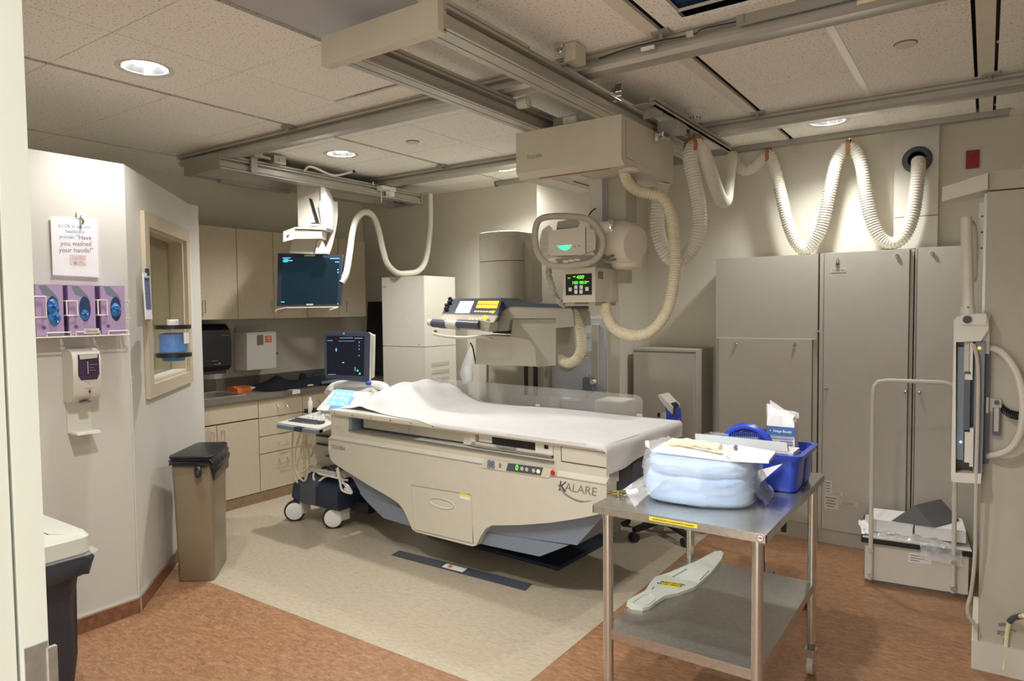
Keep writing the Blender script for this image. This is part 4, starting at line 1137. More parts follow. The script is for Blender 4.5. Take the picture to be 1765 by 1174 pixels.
def sheetf(s, t):
    U = s * 2.36
    yf = 0.07 - 0.105 * smooth(0.35, 1.05, U) + 0.012 * math.sin(U * 9) * (1 - smooth(0.9, 1.2, U))
    Y = yf + t * (0.885 - yf)
    drop = 0.0
    if Y < -0.010:
        drop = -(Y + 0.010) * 1.0
        Y = -0.0165
    if U <= 2.165:
        u, z = U, 0.9035 - drop
    else:
        u = 2.172 + 0.018 * math.sin(min(1, (U - 2.165) / 0.05) * math.pi / 2) + 0.012 * math.sin(Y * 14) * smooth(2.2, 2.36, U)
        z = 0.9035 - (U - 2.17) * (0.80 - 0.30 * t) - drop
    z += bump(u, Y) + 0.0035 * math.sin(6 * u + 3 * Y) * math.sin(11 * Y + u) * smooth(0, .1, t)
    z += 0.004 * math.exp(-((Y - 0.25 - 0.02 * math.sin(7 * u)) ** 2) / 0.0002) * smooth(1.0, 1.2, u) * (1 - smooth(1.6, 1.75, u))
    z += 0.010 * abs(math.sin(13 * u + 9 * Y + 2 * math.sin(5 * Y))) * smooth(0, .2, t) * (1 - smooth(0.3, 0.65, u)) + 0.014 * math.sin(22 * u + 9 * Y) * math.sin(17 * Y - 6 * u) * (1 - smooth(0.3, 0.6, u)) * smooth(0, .15, t)
    return (u, Y, z)


B(TF).grid(sheetf, 120, 44).done('sheet_cloth', 'sheet', sh, sharp=80)
# floor strip in front of the table
fs = thing('floor_cover_strip', 'dark slate cable cover strip with a white label on the cream floor', 'cable cover', (-2.6, 3.15, 0))
B().prism([(-3.128, 3.133, 0.0013), (-2.10, 3.14, 0.0013), (-2.115, 3.235, 0.0013), (-3.145, 3.22, 0.0013)], (0, 0, 0.005)).done('strip', 'slate', fs)
B().prism([(-2.72, 3.15, 0.0064), (-2.56, 3.152, 0.0064), (-2.57, 3.215, 0.0064), (-2.73, 3.212, 0.0064)], (0, 0, 0.0006)).done('strip_label', 'paper', fs)
B().prism([(-2.69, 3.165, 0.007), (-2.66, 3.165, 0.007), (-2.67, 3.2, 0.007), (-2.70, 3.2, 0.007)], (0, 0, 0.0004)).done('label_mark', 'orange', fs)

# ================================================================ FLUOROSCOPY TOWER BEHIND THE TABLE
tw = thing('fluoroscopy_tower', 'taupe fluoroscopy tower with a lit control console, standing behind the examination table', 'fluoroscope', (-3.0, 4.4, 0))
TF2 = lambda x, y, z: V((x, y, z))
# upright: rounded front shell and a flat flank with sloped shoulder
a0, a1 = V((-3.325,4.34,2.057)).x, V((-2.948,4.34,2.035)).x
prof = lambda z, k=1.0: [V((a0 + (a1 - a0) * (0.5 - 0.5 * math.cos(t) * k), 4.34 - 0.10 * math.sin(t) * k + 0.04, z)) for t in [math.pi * i / 12 for i in range(13)]] + [V((a1 - (1 - k) * .1, 4.56, z)), V((a0 + (1 - k) * .1, 4.56, z))]
B().loft([prof(1.955), prof(2.16), prof(2.175, .97), prof(2.182, .88)]).done('top_hood', 'taupe', tw)
B().loft([prof(1.50), prof(1.95)]).done('front_shell', 'taupe', tw)
fl = [(-3.041,4.44,2.173),(-2.987,4.44,2.16),(-2.939,4.44,2.103),(-2.876,4.44,1.949),(-2.875,4.44,1.61),(-3.048,4.44,1.612)]
B().prism(fl, (0, 0.14, 0), 0.004).done('flank_plate', 'taupe', tw)
cx_ = (a0 + a1) / 2
B().lathe((cx_ + 0.02, 4.30, 1.575), [(0.20, -0.01), (0.225, 0.0), (0.228, 0.02), (0.21, 0.045), (0.15, 0.055)], n=28).done('collar', 'beige', tw)
# lower support rails
B().prism([(-3.386,4.52,1.263),(-2.828,4.52,1.276),(-2.833,4.52,0.731),(-3.394,4.52,0.685)], (0, 0.12, 0)).done('rear_support', 'taupe', tw)
B().prism([(-3.442,4.5,1.263),(-3.371,4.5,1.264),(-3.379,4.5,0.689),(-3.451,4.5,0.683)], (0, 0.10, 0)).done('support_edge', 'beige', tw)
for x0, x1 in ((902, 908), (921, 928)):
    p, q = V((-2.996,4.51,1.135)), 0
    B().prism([(V((V((-2.99,4.5,1.09)).x + (x0 - 905) * 0.0046, 4.505, 0.3))), V((V((-2.99,4.5,1.09)).x + (x1 - 905) * 0.0046, 4.505, 0.3)),
               V((V((-2.99,4.5,1.09)).x + (x1 - 905) * 0.0046, 4.505, 1.22)), V((V((-2.99,4.5,1.09)).x + (x0 - 905) * 0.0046, 4.505, 1.22))], (0, 0.014, 0)).done('guide_rail', 'black', tw)
B().box((-3.30, 4.48, 0.0), (-2.75, 4.64, 0.9), 0.006).done('tower_foot', 'taupe', tw)
# exposure arm
B().prism([(-2.961,4.1,1.539),(-2.918,4.1,1.569),(-2.845,4.1,1.602),(-2.342,4.1,1.585),(-2.324,4.1,1.549),(-2.316,4.1,1.461),(-2.464,4.1,1.445),(-2.463,4.1,1.513),(-2.826,4.1,1.513),(-2.857,4.1,1.497),(-2.868,4.1,1.416),(-3.048,4.1,1.414),(-3.113,4.1,1.422),(-3.068,4.1,1.483)], (0, 0.24, 0), 0.006).done('arm_body', 'taupe', tw)
B().prism([(-2.934,4.095,1.662),(-2.893,4.095,1.636),(-2.45,4.095,1.614),(-2.339,4.095,1.604),(-2.326,4.095,1.581),(-2.842,4.095,1.602),(-2.915,4.095,1.569),(-2.957,4.095,1.539)], (0, 0.24, 0), 0.004).done('arm_top', 'slate', tw)
B().prism([(-2.84,4.12,1.509),(-2.475,4.12,1.509),(-2.478,4.12,1.183),(-2.638,4.12,1.165),(-2.651,4.12,1.301),(-2.69,4.12,1.351),(-2.77,4.12,1.37),(-2.862,4.12,1.377)], (0, 0.26, 0), 0.008).done('carriage_housing', 'taupe', tw)
B().prism([(-3.191,4.13,1.385),(-2.869,4.13,1.381),(-2.777,4.13,1.37),(-2.697,4.13,1.35),(-2.657,4.13,1.301),(-2.644,4.13,1.168),(-3.195,4.13,1.164)], (0, 0.24, 0), 0.006).done('lower_housing', 'beige', tw)
B().prism([(-3.015,4.1,1.415),(-2.858,4.1,1.425),(-2.858,4.1,1.399),(-3.005,4.1,1.406)], (0, 0.2, 0)).done('slide_slot', 'black', tw)
# tilted console
c4 = [V(p) for p in [(-3.435,4.12,1.667),(-2.931,4.12,1.663),(-2.843,3.93,1.541),(-3.352,3.93,1.556)]]
nrm = (c4[1] - c4[0]).cross(c4[3] - c4[0]).normalized()
if nrm.y > 0:
    nrm = -nrm


def cpt(u, v, lift=0.0):
    return c4[0].lerp(c4[1], u).lerp(c4[3].lerp(c4[2], u), v) + nrm * lift


def cquad(u0, u1, v0, v1, lift, t=0.002):
    return B().prism([cpt(u0, v0, lift), cpt(u1, v0, lift), cpt(u1, v1, lift), cpt(u0, v1, lift)], nrm * t)


con = B().prism(c4, nrm * -0.05, 0.004).done('console', 'slate', tw, 'dark slate control console')
cquad(0.24, 0.50, 0.20, 0.95, 0.0005).done('console_screen', 'scr_white', con, 'glowing white screen')
for r_ in range(2):
    for k in range(9):
        u0 = 0.585 + k * 0.042
        cquad(u0, u0 + 0.036, 0.20 + r_ * 0.24, 0.38 + r_ * 0.24, 0.0005, 0.003).done('amber_key', 'led_amber', con)
for k in range(7):
    p = cpt(0.60 + k * 0.052, 0.84)
    B().cyl(p, p + nrm * 0.004, 0.010 if k < 6 else 0.016, n=10).done('round_key', 'led_pale' if k < 6 else 'led_amber', con)
b = B()
for k in range(4):
    p = cpt(0.05 + 0.02 * (k % 2), 0.18 + k * 0.22)
    b.cyl(p, p + nrm * 0.03, 0.016, n=10)
b.done('joystick_cluster', 'black', con)
# body under the console, grips
B().hexa([V(p) for p in [(-3.374,3.92,1.443),(-2.934,3.92,1.43),(-2.987,4.3,1.408),(-3.439,4.3,1.431),(-3.348,3.925,1.551),(-2.839,3.925,1.537),(-2.928,4.13,1.637),(-3.426,4.13,1.653)]], 0.004).done('console_body', 'taupe', tw)
kb = B().prism([V(p) for p in [(-3.332,3.92,1.547),(-2.836,3.92,1.533),(-2.857,3.9,1.488),(-3.384,3.9,1.5)]], (0, 0.02, 0)).done('key_shelf', 'beige', tw)
for k in range(4):
    B().cyl((-3.32,3.905,1.521), V((-3.32,3.905,1.521)) + V((0, -0.006, 0.003)), 0.001, n=6) if False else None
for px_ in [(-3.305,3.9,1.521),(-3.271,3.9,1.521),(-3.238,3.9,1.521),(-3.205,3.9,1.517),(-3.064,3.9,1.513),(-3.033,3.9,1.513),(-3.001,3.9,1.513),(-2.97,3.9,1.517)]:
    B().cyl(px_, V(px_) + V((0, -0.006, 0.002)), 0.010, n=8).done('small_key', 'led_pale', kb)
B().cyl((-2.928,3.9,1.525), V((-2.928,3.9,1.525)) + V((0, -0.008, 0.002)), 0.016, n=10).done('amber_key', 'led_amber', kb)
for p, q in (((-3.396,3.88,1.483), (-3.244,3.86,1.475)), ((-3.14,3.86,1.48), (-2.945,3.86,1.472))):
    B().cyl(p, q, 0.031, n=16).done('grip', 'slate', tw, 'dark rubber grip')
B().cyl((-3.436,3.88,1.487), (-3.39,3.88,1.483), 0.026, n=14).done('grip_end', 'beige', tw)
B().cyl((-3.258,3.87,1.479), (-3.14,3.86,1.471), 0.036, n=16).done('grip_hub', 'beige', tw)
B().prism([(-2.945,3.86,1.505),(-2.853,3.86,1.489),(-2.869,3.86,1.428),(-2.941,3.86,1.431)], (0, 0.1, 0), 0.01).done('grip_mount', 'taupe', tw)
B().tube(spline([(-3.386,3.9,1.422),(-3.38,3.86,1.406),(-3.234,3.84,1.387),(-3.072,3.84,1.381),(-2.931,3.86,1.39),(-2.906,3.95,1.367)], 5), 0.012, 8).done('guard_loop', 'beige', tw)
tag(hose([(-2.461,4.16,1.602),(-2.399,4.15,1.589),(-2.335,4.15,1.524),(-2.294,4.15,1.408),(-2.29,4.15,1.308),(-2.327,4.15,1.231),(-2.398,4.16,1.2),(-2.475,4.18,1.22),(-2.547,4.22,1.24)], 0.038, 0.018, 'hose', 'corrugated_hose', depth=0.1), 'short ivory corrugated hose curling at the right end of the fluoroscopy arm', 'hose', 'corrugated cable hoses')
# hanging plastic bag
pb = thing('plastic_bag', 'small clear plastic bag hanging by a cord left of the fluoroscopy tower', 'bag', (-3.439,4.35,0.979))
B().loft([[V((p[0] + dx * math.cos(a), p[1] + 0.3 * dx * math.sin(a), p[2])) for a in [2 * math.pi * i / 12 for i in range(12)]]
          for p, dx in zip([(-3.398,4.35,1.295),(-3.416,4.35,1.243),(-3.442,4.35,1.153),(-3.461,4.35,1.058),(-3.451,4.35,0.978)], (0.012, 0.03, 0.055, 0.07, 0.05))]).done('film', 'film', pb)
B().prism([(-3.48,4.352,1.118),(-3.414,4.352,1.13),(-3.404,4.352,1.013),(-3.47,4.352,0.986)], (0, 0.01, 0)).done('contents', 'paper', pb)
B().tube(spline([(-3.4,4.33,1.315),(-3.377,4.33,1.273),(-3.36,4.33,1.204),(-3.349,4.33,1.144)], 4), 0.006, 6).done('cord', 'black', pb)

# ================================================================ ULTRASOUND MACHINE
us = thing('ultrasound_machine', 'white and navy ultrasound machine on white wheels, left of the examination table', 'ultrasound', (-4.05, 3.5, 0))
B().loft([[(-4.27, 3.27, 0.15), (-3.78, 3.27, 0.15), (-3.78, 3.95, 0.15), (-4.27, 3.95, 0.15)], [(-4.28, 3.25, 0.19), (-3.77, 3.25, 0.19), (-3.77, 3.96, 0.19), (-4.28, 3.96, 0.19)],
          [(-4.27, 3.26, 0.29), (-3.78, 3.26, 0.29), (-3.78, 3.95, 0.29), (-4.27, 3.95, 0.29)], [(-4.19, 3.38, 0.37), (-3.86, 3.38, 0.37), (-3.86, 3.85, 0.37), (-4.19, 3.85, 0.37)]]).done('base', 'navy', us)
B().loft([[(-4.17, 3.243, 0.165), (-4.0, 3.243, 0.165), (-4.0, 3.30, 0.165), (-4.17, 3.30, 0.165)], [(-4.17, 3.24, 0.295), (-4.0, 3.24, 0.295), (-4.0, 3.3, 0.295), (-4.17, 3.3, 0.295)],
          [(-4.14, 3.365, 0.38), (-4.02, 3.365, 0.38), (-4.02, 3.45, 0.38), (-4.14, 3.45, 0.38)]]).done('foot_step', 'slate', us)
B().box((-3.80, 3.40, 0.12), (-3.62, 3.78, 0.20), 0.02).done('pedal_bar', 'black', us)
ax = V((0.66, -0.75, 0.03)).normalized()
for lab, c in (('wheel', (-4.27, 3.27, 0.078)), ('wheel', (-3.885, 3.31, 0.078)), ('wheel', (-4.22, 3.88, 0.078)), ('wheel', (-3.75, 3.86, 0.078))):
    c = V(c)
    w = B().lathe(c - ax * 0.03, [(0.05, 0.0), (0.078, 0.004), (0.078, 0.05), (0.06, 0.056)], ax, n=24).done('wheel', 'rubber', us)
    B().lathe(c - ax * 0.034, [(0.0, 0.068), (0.05, 0.068), (0.064, 0.062), (0.065, 0.0), (0.0, -0.002)][::-1], ax, n=24).done('wheel_disc', 'white', w)
    B().lathe(c - ax * 0.075, [(0.05, 0.0), (0.072, 0.004), (0.072, 0.035), (0.05, 0.04)], ax, n=20).done('twin_tyre', 'rubber', w)
    B().box((c.x - 0.02, c.y + 0.01, 0.06), (c.x + 0.07, c.y + 0.09, 0.17), 0.015).done('wheel_fork', 'offwhite', us)
# body column
b = B().loft([[(-4.17, 3.42, 0.36), (-3.80, 3.42, 0.36), (-3.80, 3.86, 0.36), (-4.17, 3.86, 0.36)], [(-4.16, 3.37, 0.55), (-3.80, 3.37, 0.55), (-3.80, 3.85, 0.55), (-4.16, 3.85, 0.55)],
              [(-4.06, 3.34, 0.74), (-3.80, 3.34, 0.74), (-3.80, 3.80, 0.74), (-4.06, 3.80, 0.74)]])
b.done('body', 'grey', us)
B().box((-4.08, 3.325, 0.655), (-3.82, 3.36, 0.665)).box((-4.10, 3.345, 0.585), (-3.82, 3.37, 0.597)).done('drive_slots', 'black', us)
B().box((-4.02, 3.362, 0.50), (-3.94, 3.372, 0.512)).done('button_row', 'slate', us)
B().box((-4.17, 3.30, 0.39), (-3.74, 3.42, 0.42), 0.014).done('cable_shelf', 'offwhite', us)
# control panel
kp = B().hexa([V(p) for p in [(-4.22, 3.10, 0.745), (-3.74, 3.08, 0.745), (-3.74, 3.42, 0.795), (-4.12, 3.42, 0.795), (-4.22, 3.10, 0.775), (-3.74, 3.08, 0.775), (-3.74, 3.42, 0.83), (-4.12, 3.42, 0.83)]], 0.014, 3).done('control_panel', 'offwhite', us)
B().prism([(-4.225, 3.115, 0.742), (-4.19, 3.068, 0.742), (-3.74, 3.055, 0.742), (-3.74, 3.11, 0.742)], (0, 0, 0.026), 0.008).done('front_bumper', 'bluegrey', kp)
kz = lambda y: 0.7765 + (y - 3.10) * 0.165
for i in range(11):
    for j in range(3):
        x, y = -4.16 + i * 0.028, 3.145 + j * 0.03
        B().box((x, y, kz(y) - 0.002), (x + 0.024, y + 0.025, kz(y) + 0.006)).done('key', 'slate', kp)
B().cyl((-3.84, 3.18, kz(3.18) - 0.004), (-3.84, 3.18, kz(3.18) + 0.018), 0.026, n=16).done('track_ball', 'slate', kp)
for i in range(6):
    for j in range(3):
        x, y = -4.06 + i * 0.045, 3.26 + j * 0.045
        B().cyl((x, y, kz(y) - 0.003), (x, y, kz(y) + 0.009), 0.014, n=10).done('round_key', 'white', kp)
for x, y in ((-3.88, 3.27), (-3.83, 3.26), (-3.79, 3.31)):
    B().cyl((x, y, kz(y)), (x, y, kz(y) + 0.03), 0.017, n=12).done('dial', 'grey', kp)
B().box((-3.98, 3.052, 0.742), (-3.90, 3.112, 0.771), 0.006).done('grip_pad', 'navy', kp)
# touch screen on its sloping console
tcn = [V(p) for p in [(-4.041,3.47,0.987),(-3.732,3.56,0.978),(-3.699,3.4,0.846),(-4.074,3.33,0.852)]]
B().prism(tcn, (0, 0.05, -0.03), 0.008).done('touch_console', 'white', us)
b4 = [V(p) for p in [(-3.985,3.455,0.987),(-3.84,3.5,0.978),(-3.814,3.395,0.876),(-3.969,3.345,0.884)]]
tn = (b4[1] - b4[0]).cross(b4[3] - b4[0]).normalized()
tn = tn if tn.y < 0 else -tn
b4 = [p + tn * 0.012 for p in b4]
tsn = B().prism(b4, tn * 0.004).done('touch_screen', 'scr_touch', us, 'bright blue touch screen')
tp = lambda u, v: b4[0].lerp(b4[1], u).lerp(b4[3].lerp(b4[2], u), v) + tn * 0.0042
for u, v in ((.15, .2), (.45, .2), (.75, .2), (.15, .5), (.45, .45), (.72, .55), (.2, .8), (.65, .8)):
    B().prism([tp(u, v), tp(u + .16, v), tp(u + .16, v + .1), tp(u, v + .1)], tn * 0.001).done('screen_key', 'led_white', tsn)
# rear housing and monitor
B().tube(spline([(-4.16,3.52,0.948),(-4.175,3.58,0.986),(-4.114,3.62,1.008),(-3.994,3.66,1.015),(-3.877,3.7,1.013),(-3.773,3.72,0.999),(-3.725,3.72,0.966)], 5), 0.035, 10).done('rear_housing', 'white', us)
B().prism([(-4.125,3.6,0.986),(-3.836,3.66,0.997),(-3.705,3.62,0.913),(-4.101,3.52,0.906)], (0, 0.12, 0.0), 0.01).done('rear_console', 'grey', us)
B().prism([(-4.1,3.609,1.046),(-4.003,3.675,1.045),(-3.997,3.68,0.986),(-4.108,3.603,0.987)], FW * 0.05, 0.004).done('monitor_neck', 'white', us)
B().ell((-3.822,3.618,1.033), 0.022, 0.022, 0.018).done('blue_cap', 'blue', us)
mcase = B().prism([(-4.117,3.475,1.424),(-3.857,3.655,1.416),(-3.842,3.665,1.403),(-3.855,3.656,1.049),(-3.874,3.643,1.036),(-4.12,3.473,1.07),(-4.131,3.466,1.088),(-4.128,3.467,1.406)], FW * 0.035, 0.006).done('monitor_case', M.setdefault('dkslate', mat('dark_slate_blue', (0.05, 0.065, 0.11), 0.4, var=0.02)), us)
B().prism([(-3.864,3.662,1.416),(-3.846,3.674,1.402),(-3.859,3.666,1.053),(-3.878,3.653,1.031)], FW * 0.06, 0.004).done('monitor_side', 'white', us)
B().prism([(-3.894,3.69,1.405),(-3.858,3.715,1.392),(-3.87,3.707,1.062),(-3.903,3.684,1.053)], FW * 0.08, 0.004).done('monitor_back', 'offwhite', us)
scn = B().prism([(-4.113,3.476,1.393),(-3.878,3.639,1.385),(-3.887,3.633,1.085),(-4.115,3.475,1.097)], FW * -0.001).done('monitor_screen', 'scr_dark', us)
for p, w_, h_, mt in zip([(-3.989,3.56,1.376),(-3.989,3.56,1.352),(-4.091,3.49,1.357),(-4.054,3.515,1.286),(-4.012,3.544,1.189),(-3.91,3.615,1.342),(-3.91,3.614,1.315),(-3.911,3.614,1.289),(-3.912,3.613,1.24),(-3.939,3.595,1.139),(-3.923,3.606,1.126),(-3.91,3.614,1.103),(-4.085,3.494,1.099),(-3.913,3.612,1.373)], (0.10, 0.12, 0.04, 0.007, 0.014, 0.008, 0.008, 0.008, 0.008, 0.008, 0.012, 0.012, 0.06, 0.06), (0.005, 0.004, 0.006, 0.024, 0.005, 0.012, 0.008, 0.01, 0.01, 0.03, 0.012, 0.012, 0.005, 0.006),
                        ('led_dim', 'led_dim', 'led_dim', 'led_cyan', 'led_green', 'led_dim', 'led_dim', 'led_dim', 'led_dim', 'led_dim', 'led_teal', 'led_teal', 'led_dim', 'led_dim')):
    quadpatch(B(), p, RT, Z_, w_, h_, 0.0008).done('screen_mark', mt, scn)
B().ell((-4.001,3.543,1.409), 0.012, 0.008, 0.008).done('monitor_latch', 'chrome', us)
gb = B().lathe((-4.228,3.4,0.805), [(0.017, 0), (0.017, 0.09), (0.010, 0.10), (0.010, 0.12), (0.0, 0.122)], n=14).done('gel_bottle', 'white', us)
B().box((-4.30, 3.40, 0.80), (-4.02, 3.50, 0.83), 0.01).done('probe_tray', 'black', us)
# probe cables looping below the panel
for k, P in enumerate(([(-4.087,3.2,0.715),(-4.137,3.2,0.612),(-4.194,3.22,0.494),(-4.21,3.24,0.393),(-4.152,3.25,0.328),(-4.105,3.25,0.348),(-4.069,3.24,0.462),(-4.071,3.22,0.594),(-4.062,3.2,0.704)], [(-4.08,3.22,0.712),(-4.07,3.24,0.59),(-4.066,3.25,0.503),(-4.102,3.25,0.422),(-4.19,3.25,0.38),(-4.202,3.24,0.424),(-4.125,3.22,0.545),(-4.051,3.2,0.642),(-4.035,3.2,0.72)],
                       [(-4.18,3.2,0.693),(-4.226,3.22,0.534),(-4.256,3.25,0.393),(-4.232,3.27,0.296),(-4.17,3.3,0.258)], [(-4.048,3.2,0.723),(-4.079,3.22,0.55),(-4.157,3.28,0.313)], [(-4.022,3.2,0.721),(-4.099,3.2,0.573),(-4.107,3.22,0.504),(-4.102,3.3,0.512),(-4.105,3.32,0.573)])):
    B().tube(spline(P, 6), 0.0065, 8).done('probe_cable', 'hose', us)
for k, P in enumerate(([(-4.145,3.36,0.43),(-4.034,3.3,0.39),(-3.902,3.28,0.39),(-3.748,3.28,0.385),(-3.711,3.3,0.377)], [(-4.106,3.36,0.412),(-4.087,3.3,0.361),(-4.05,3.3,0.314),(-3.958,3.3,0.37),(-3.832,3.3,0.403)], [(-3.83,3.3,0.446),(-3.773,3.28,0.365),(-3.751,3.28,0.305),(-3.655,3.28,0.298),(-3.69,3.28,0.343),(-3.749,3.28,0.36)], [(-3.818,3.3,0.456),(-3.749,3.28,0.376),(-3.673,3.28,0.304),(-3.726,3.28,0.321)])):
    B().tube(spline(P, 6), 0.008, 8).done('white_cable', 'white', us)
for q in [(-4.004,3.34,0.407),(-3.927,3.34,0.426),(-3.853,3.32,0.447)]:
    B().ell(q, 0.035, 0.035, 0.028).done('probe_connector', 'navy', us)

# ================================================================ GREY CABINETS ALONG THE BACK WALL
CY = 4.89


def pin(parent, q, r=0.011):
    q = V(q)
    B().lathe((q.x, CY - 0.001, q.z), [(r * 0.6, 0), (r * 0.6, 0.012), (r, 0.016), (r, 0.024), (0.002, 0.028)], (0, -1, 0), n=12).done('knob', 'chrome', parent)


k1 = thing('grey_cabinet', 'grey cabinet with a separate lower door, left of the tall grey cabinets', 'cabinet', (-1.25, 5.03, 0), 'grey metal equipment cabinets')
B().box((-1.597, 4.895, 0.0), (-0.918, 5.176, 1.925), 0.004).done('case', 'grey', k1)
B().box((-1.597, CY - 0.006, 1.368), (-0.918, CY + 0.01, 1.925), 0.003).done('upper_panel', 'grey', k1)
d_ = B().box((-1.572, CY - 0.012, 0.12), (-0.95, CY + 0.006, 1.358), 0.004).done('door', 'grey', k1)
B().box((-1.597, CY - 0.008, 1.358), (-0.918, CY, 1.367)).done('door_edge', 'offwhite', k1)
B().box((-1.577, CY - 0.002, 0.12), (-1.571, CY + 0.006, 1.358)).box((-0.951, CY - 0.002, 0.12), (-0.945, CY + 0.006, 1.358)).done('door_gap', 'grey_d', k1)
for q in [(-1.445,4.88,1.323),(-1.058,4.88,1.327)]: pin(d_, q)
pin(k1, (-0.913,4.88,1.415))
k2 = thing('grey_cabinet', 'tall grey cabinet with a small white badge on its door, in the middle', 'cabinet', (-0.64, 5.03, 0), 'grey metal equipment cabinets')
B().box((-0.908, 4.895, 0.0), (-0.372, 5.176, 1.928), 0.004).done('case', 'grey', k2)
d_ = B().box((-0.878, CY - 0.014, 0.10), (-0.395, CY + 0.006, 1.924), 0.005).done('door', 'grey', k2)
B().box((-0.884, CY - 0.001, 0.1), (-0.877, CY + 0.004, 1.925)).box((-0.396, CY - 0.001, 0.1), (-0.389, CY + 0.004, 1.925)).done('door_gap', 'grey_d', k2)
B().box((-0.915, CY + 0.02, 0.0), (-0.905, CY + 0.2, 1.93)).done('side_gap', 'black', k2)
for q in [(-0.46,4.88,1.887),(-0.86,4.88,1.04),(-0.404,4.88,1.044)]: pin(d_, q)
B().lathe((-0.798,4.876,1.864), [(0.008, -0.03), (0.012, 0), (0.012, 0.012), (0.006, 0.018)], (0, -0.3, -1), n=10).done('key_handle', 'grey_d', d_)
bd = B().box((-0.839,4.874,1.824), V((-0.749,4.874,1.798)) + V((0, 0.004, 0)), 0.001).done('badge', 'offwhite', d_, 'white badge')
text('TOSHIBA', (-0.794,4.874,1.811), X_, Z_, 0.022, 'inkgrey', bd, width=0.085)
b = B()
for x, y, w_, h_ in ((1426, 834, .045, .06), (1442, 850, .07, .018), (1430, 864, .07, .05), (1462, 868, .12, .03), (1457, 880, .06, .05)):
    pass
for q, w_, h_ in zip([(-0.839,4.876,0.383),(-0.782,4.876,0.348),(-0.82,4.876,0.285),(-0.716,4.876,0.293)], (0.042, 0.06, 0.085, 0.11), (0.09, 0.022, 0.09, 0.028)):
    lb = B()
    quadpatch(lb, q, X_, Z_, w_, h_, 0.001)
    lb = lb.done('printed_label', 'offwhite', d_)
    b2 = B()
    for i in range(4):
        quadpatch(b2, V(q) + V((-0.004, -0.0011, h_ * (0.32 - 0.21 * i))), X_, Z_, w_ * (0.8, 0.6, 0.72, 0.5)[i], h_ * 0.07, 0.0006)
    b2.done('label_print', 'inkgrey', lb)
k3 = thing('grey_cabinet', 'tall grey cabinet at the right, behind the white handrail and the upright detector', 'cabinet', (-0.1, 5.03, 0), 'grey metal equipment cabinets')
B().box((-0.365, 4.895, 0.0), (0.20, 5.176, 1.932), 0.004).done('case', 'grey', k3)
d_ = B().box((-0.350, CY - 0.014, 0.10), (0.185, CY + 0.006, 1.928), 0.005).done('door', 'grey', k3)
B().box((-0.357, CY - 0.001, 0.1), (-0.349, CY + 0.004, 1.925)).done('door_gap', 'grey_d', k3)
for q in [(-0.275,4.88,1.892),(-0.329,4.88,1.045)]: pin(d_, q)
k0 = thing('grey_cabinet', 'low grey cabinet half hidden behind the pilaster corner', 'cabinet', (-1.88, 5.0, 0), 'grey metal equipment cabinets')
B().box((-2.20, 4.80, 0.0), (-1.712, 5.17, 1.275), 0.005).done('case', 'grey', k0)
B().box((-2.19, 4.792, 0.06), (-1.725, 4.802, 1.245), 0.003).done('door', 'grey', k0)
B().box((-2.2, 4.795, 1.25), (-1.712, 4.80, 1.258)).done('top_seam', 'grey_d', k0)

rs = thing('red_wall_plate', 'dark red square plate high on the back wall above the bracket', 'plate', (-0.087,5.18,2.432))
B().box((-0.122, 5.176, 2.427), (-0.052, 5.1895, 2.538), 0.003).done('plate', 'red', rs)
B().cyl((-0.087, 5.177, 2.44), (-0.087, 5.174, 2.44), 0.004, n=8).done('plate_screw', 'grey_d', rs)
B().cyl((-0.087, 5.177, 2.525), (-0.087, 5.174, 2.525), 0.004, n=8).done('plate_screw', 'grey_d', rs)

# pale board with holders on the pilaster
pbd = thing('wall_board', 'pale glossy board with clear shelves on the pilaster behind the table', 'wall board', (-2.65, 4.66, 0.87))
B().box((-2.97, 4.648, 0.80), (-2.349, 4.6635, 1.505), 0.002).done('board', 'board', pbd)
B().box((-2.352, 4.644, 0.80), (-2.345, 4.6635, 1.51)).done('board_edge', 'grey', pbd)
B().box((-2.462, 4.620, 1.005), (-2.408, 4.648, 1.458), 0.003).done('mounting_rail', 'grey', pbd)
for z, w_ in ((1.33, 0.09), (1.19, 0.10)):
    s_ = B().prism([(-2.56, 4.58, z), (-2.56, 4.648, z), (-2.47, 4.648, z), (-2.47, 4.58, z)], (0, 0, 0.065), 0.004).done('clear_bracket', 'acrylic', pbd)
    B().cyl((-2.49, 4.58, z + 0.03), (-2.455, 4.57, z + 0.03), 0.017, n=10).done('clamp_screw', 'chrome', pbd)
B().prism([(-2.73,4.6,1.138),(-2.611,4.6,1.156),(-2.6,4.6,1.134),(-2.683,4.6,1.091),(-2.735,4.6,1.106)], (0, 0.045, 0), 0.003).done('small_shelf', 'grey', pbd)
B().box((-2.86, 4.60, 0.868), (-2.56, 4.648, 0.882), 0.003).done('lower_ledge', 'white', pbd)
hs = thing('blue_hand_set', 'small blue handle set hanging on the rail of the wall board', 'handle', (-2.491,4.6,0.926))
B().prism([(-2.514,4.57,1.052),(-2.489,4.57,1.062),(-2.454,4.57,1.063),(-2.43,4.57,0.968),(-2.44,4.57,0.941),(-2.459,4.57,0.949),(-2.514,4.57,0.963)], (0, 0.04, 0), 0.006).done('blue_grip', 'bluegrey', hs)
B().cyl((-2.484,4.59,1.078), (-2.485,4.59,1.056), 0.013, n=10).cyl((-2.49,4.59,0.954), (-2.485,4.59,0.905), 0.014, n=10).done('metal_joint', 'steel', hs)
B().cyl((-2.429,4.56,1.026), (-2.426,4.6,1.027), 0.018, n=12).done('lock_knob', 'white', hs)
sx = thing('socket_box', 'small taupe box on the corner of the far side of the table', 'box', (-2.119,4.3,0.84))
B().box((-2.215, 4.20, 0.70), (-2.013, 4.42, 0.945), 0.003).done('box', 'taupe', sx)
B().box((-2.216, 4.199, 0.938), (-2.012, 4.421, 0.948), 0.003).done('box_lid', 'beige', sx)
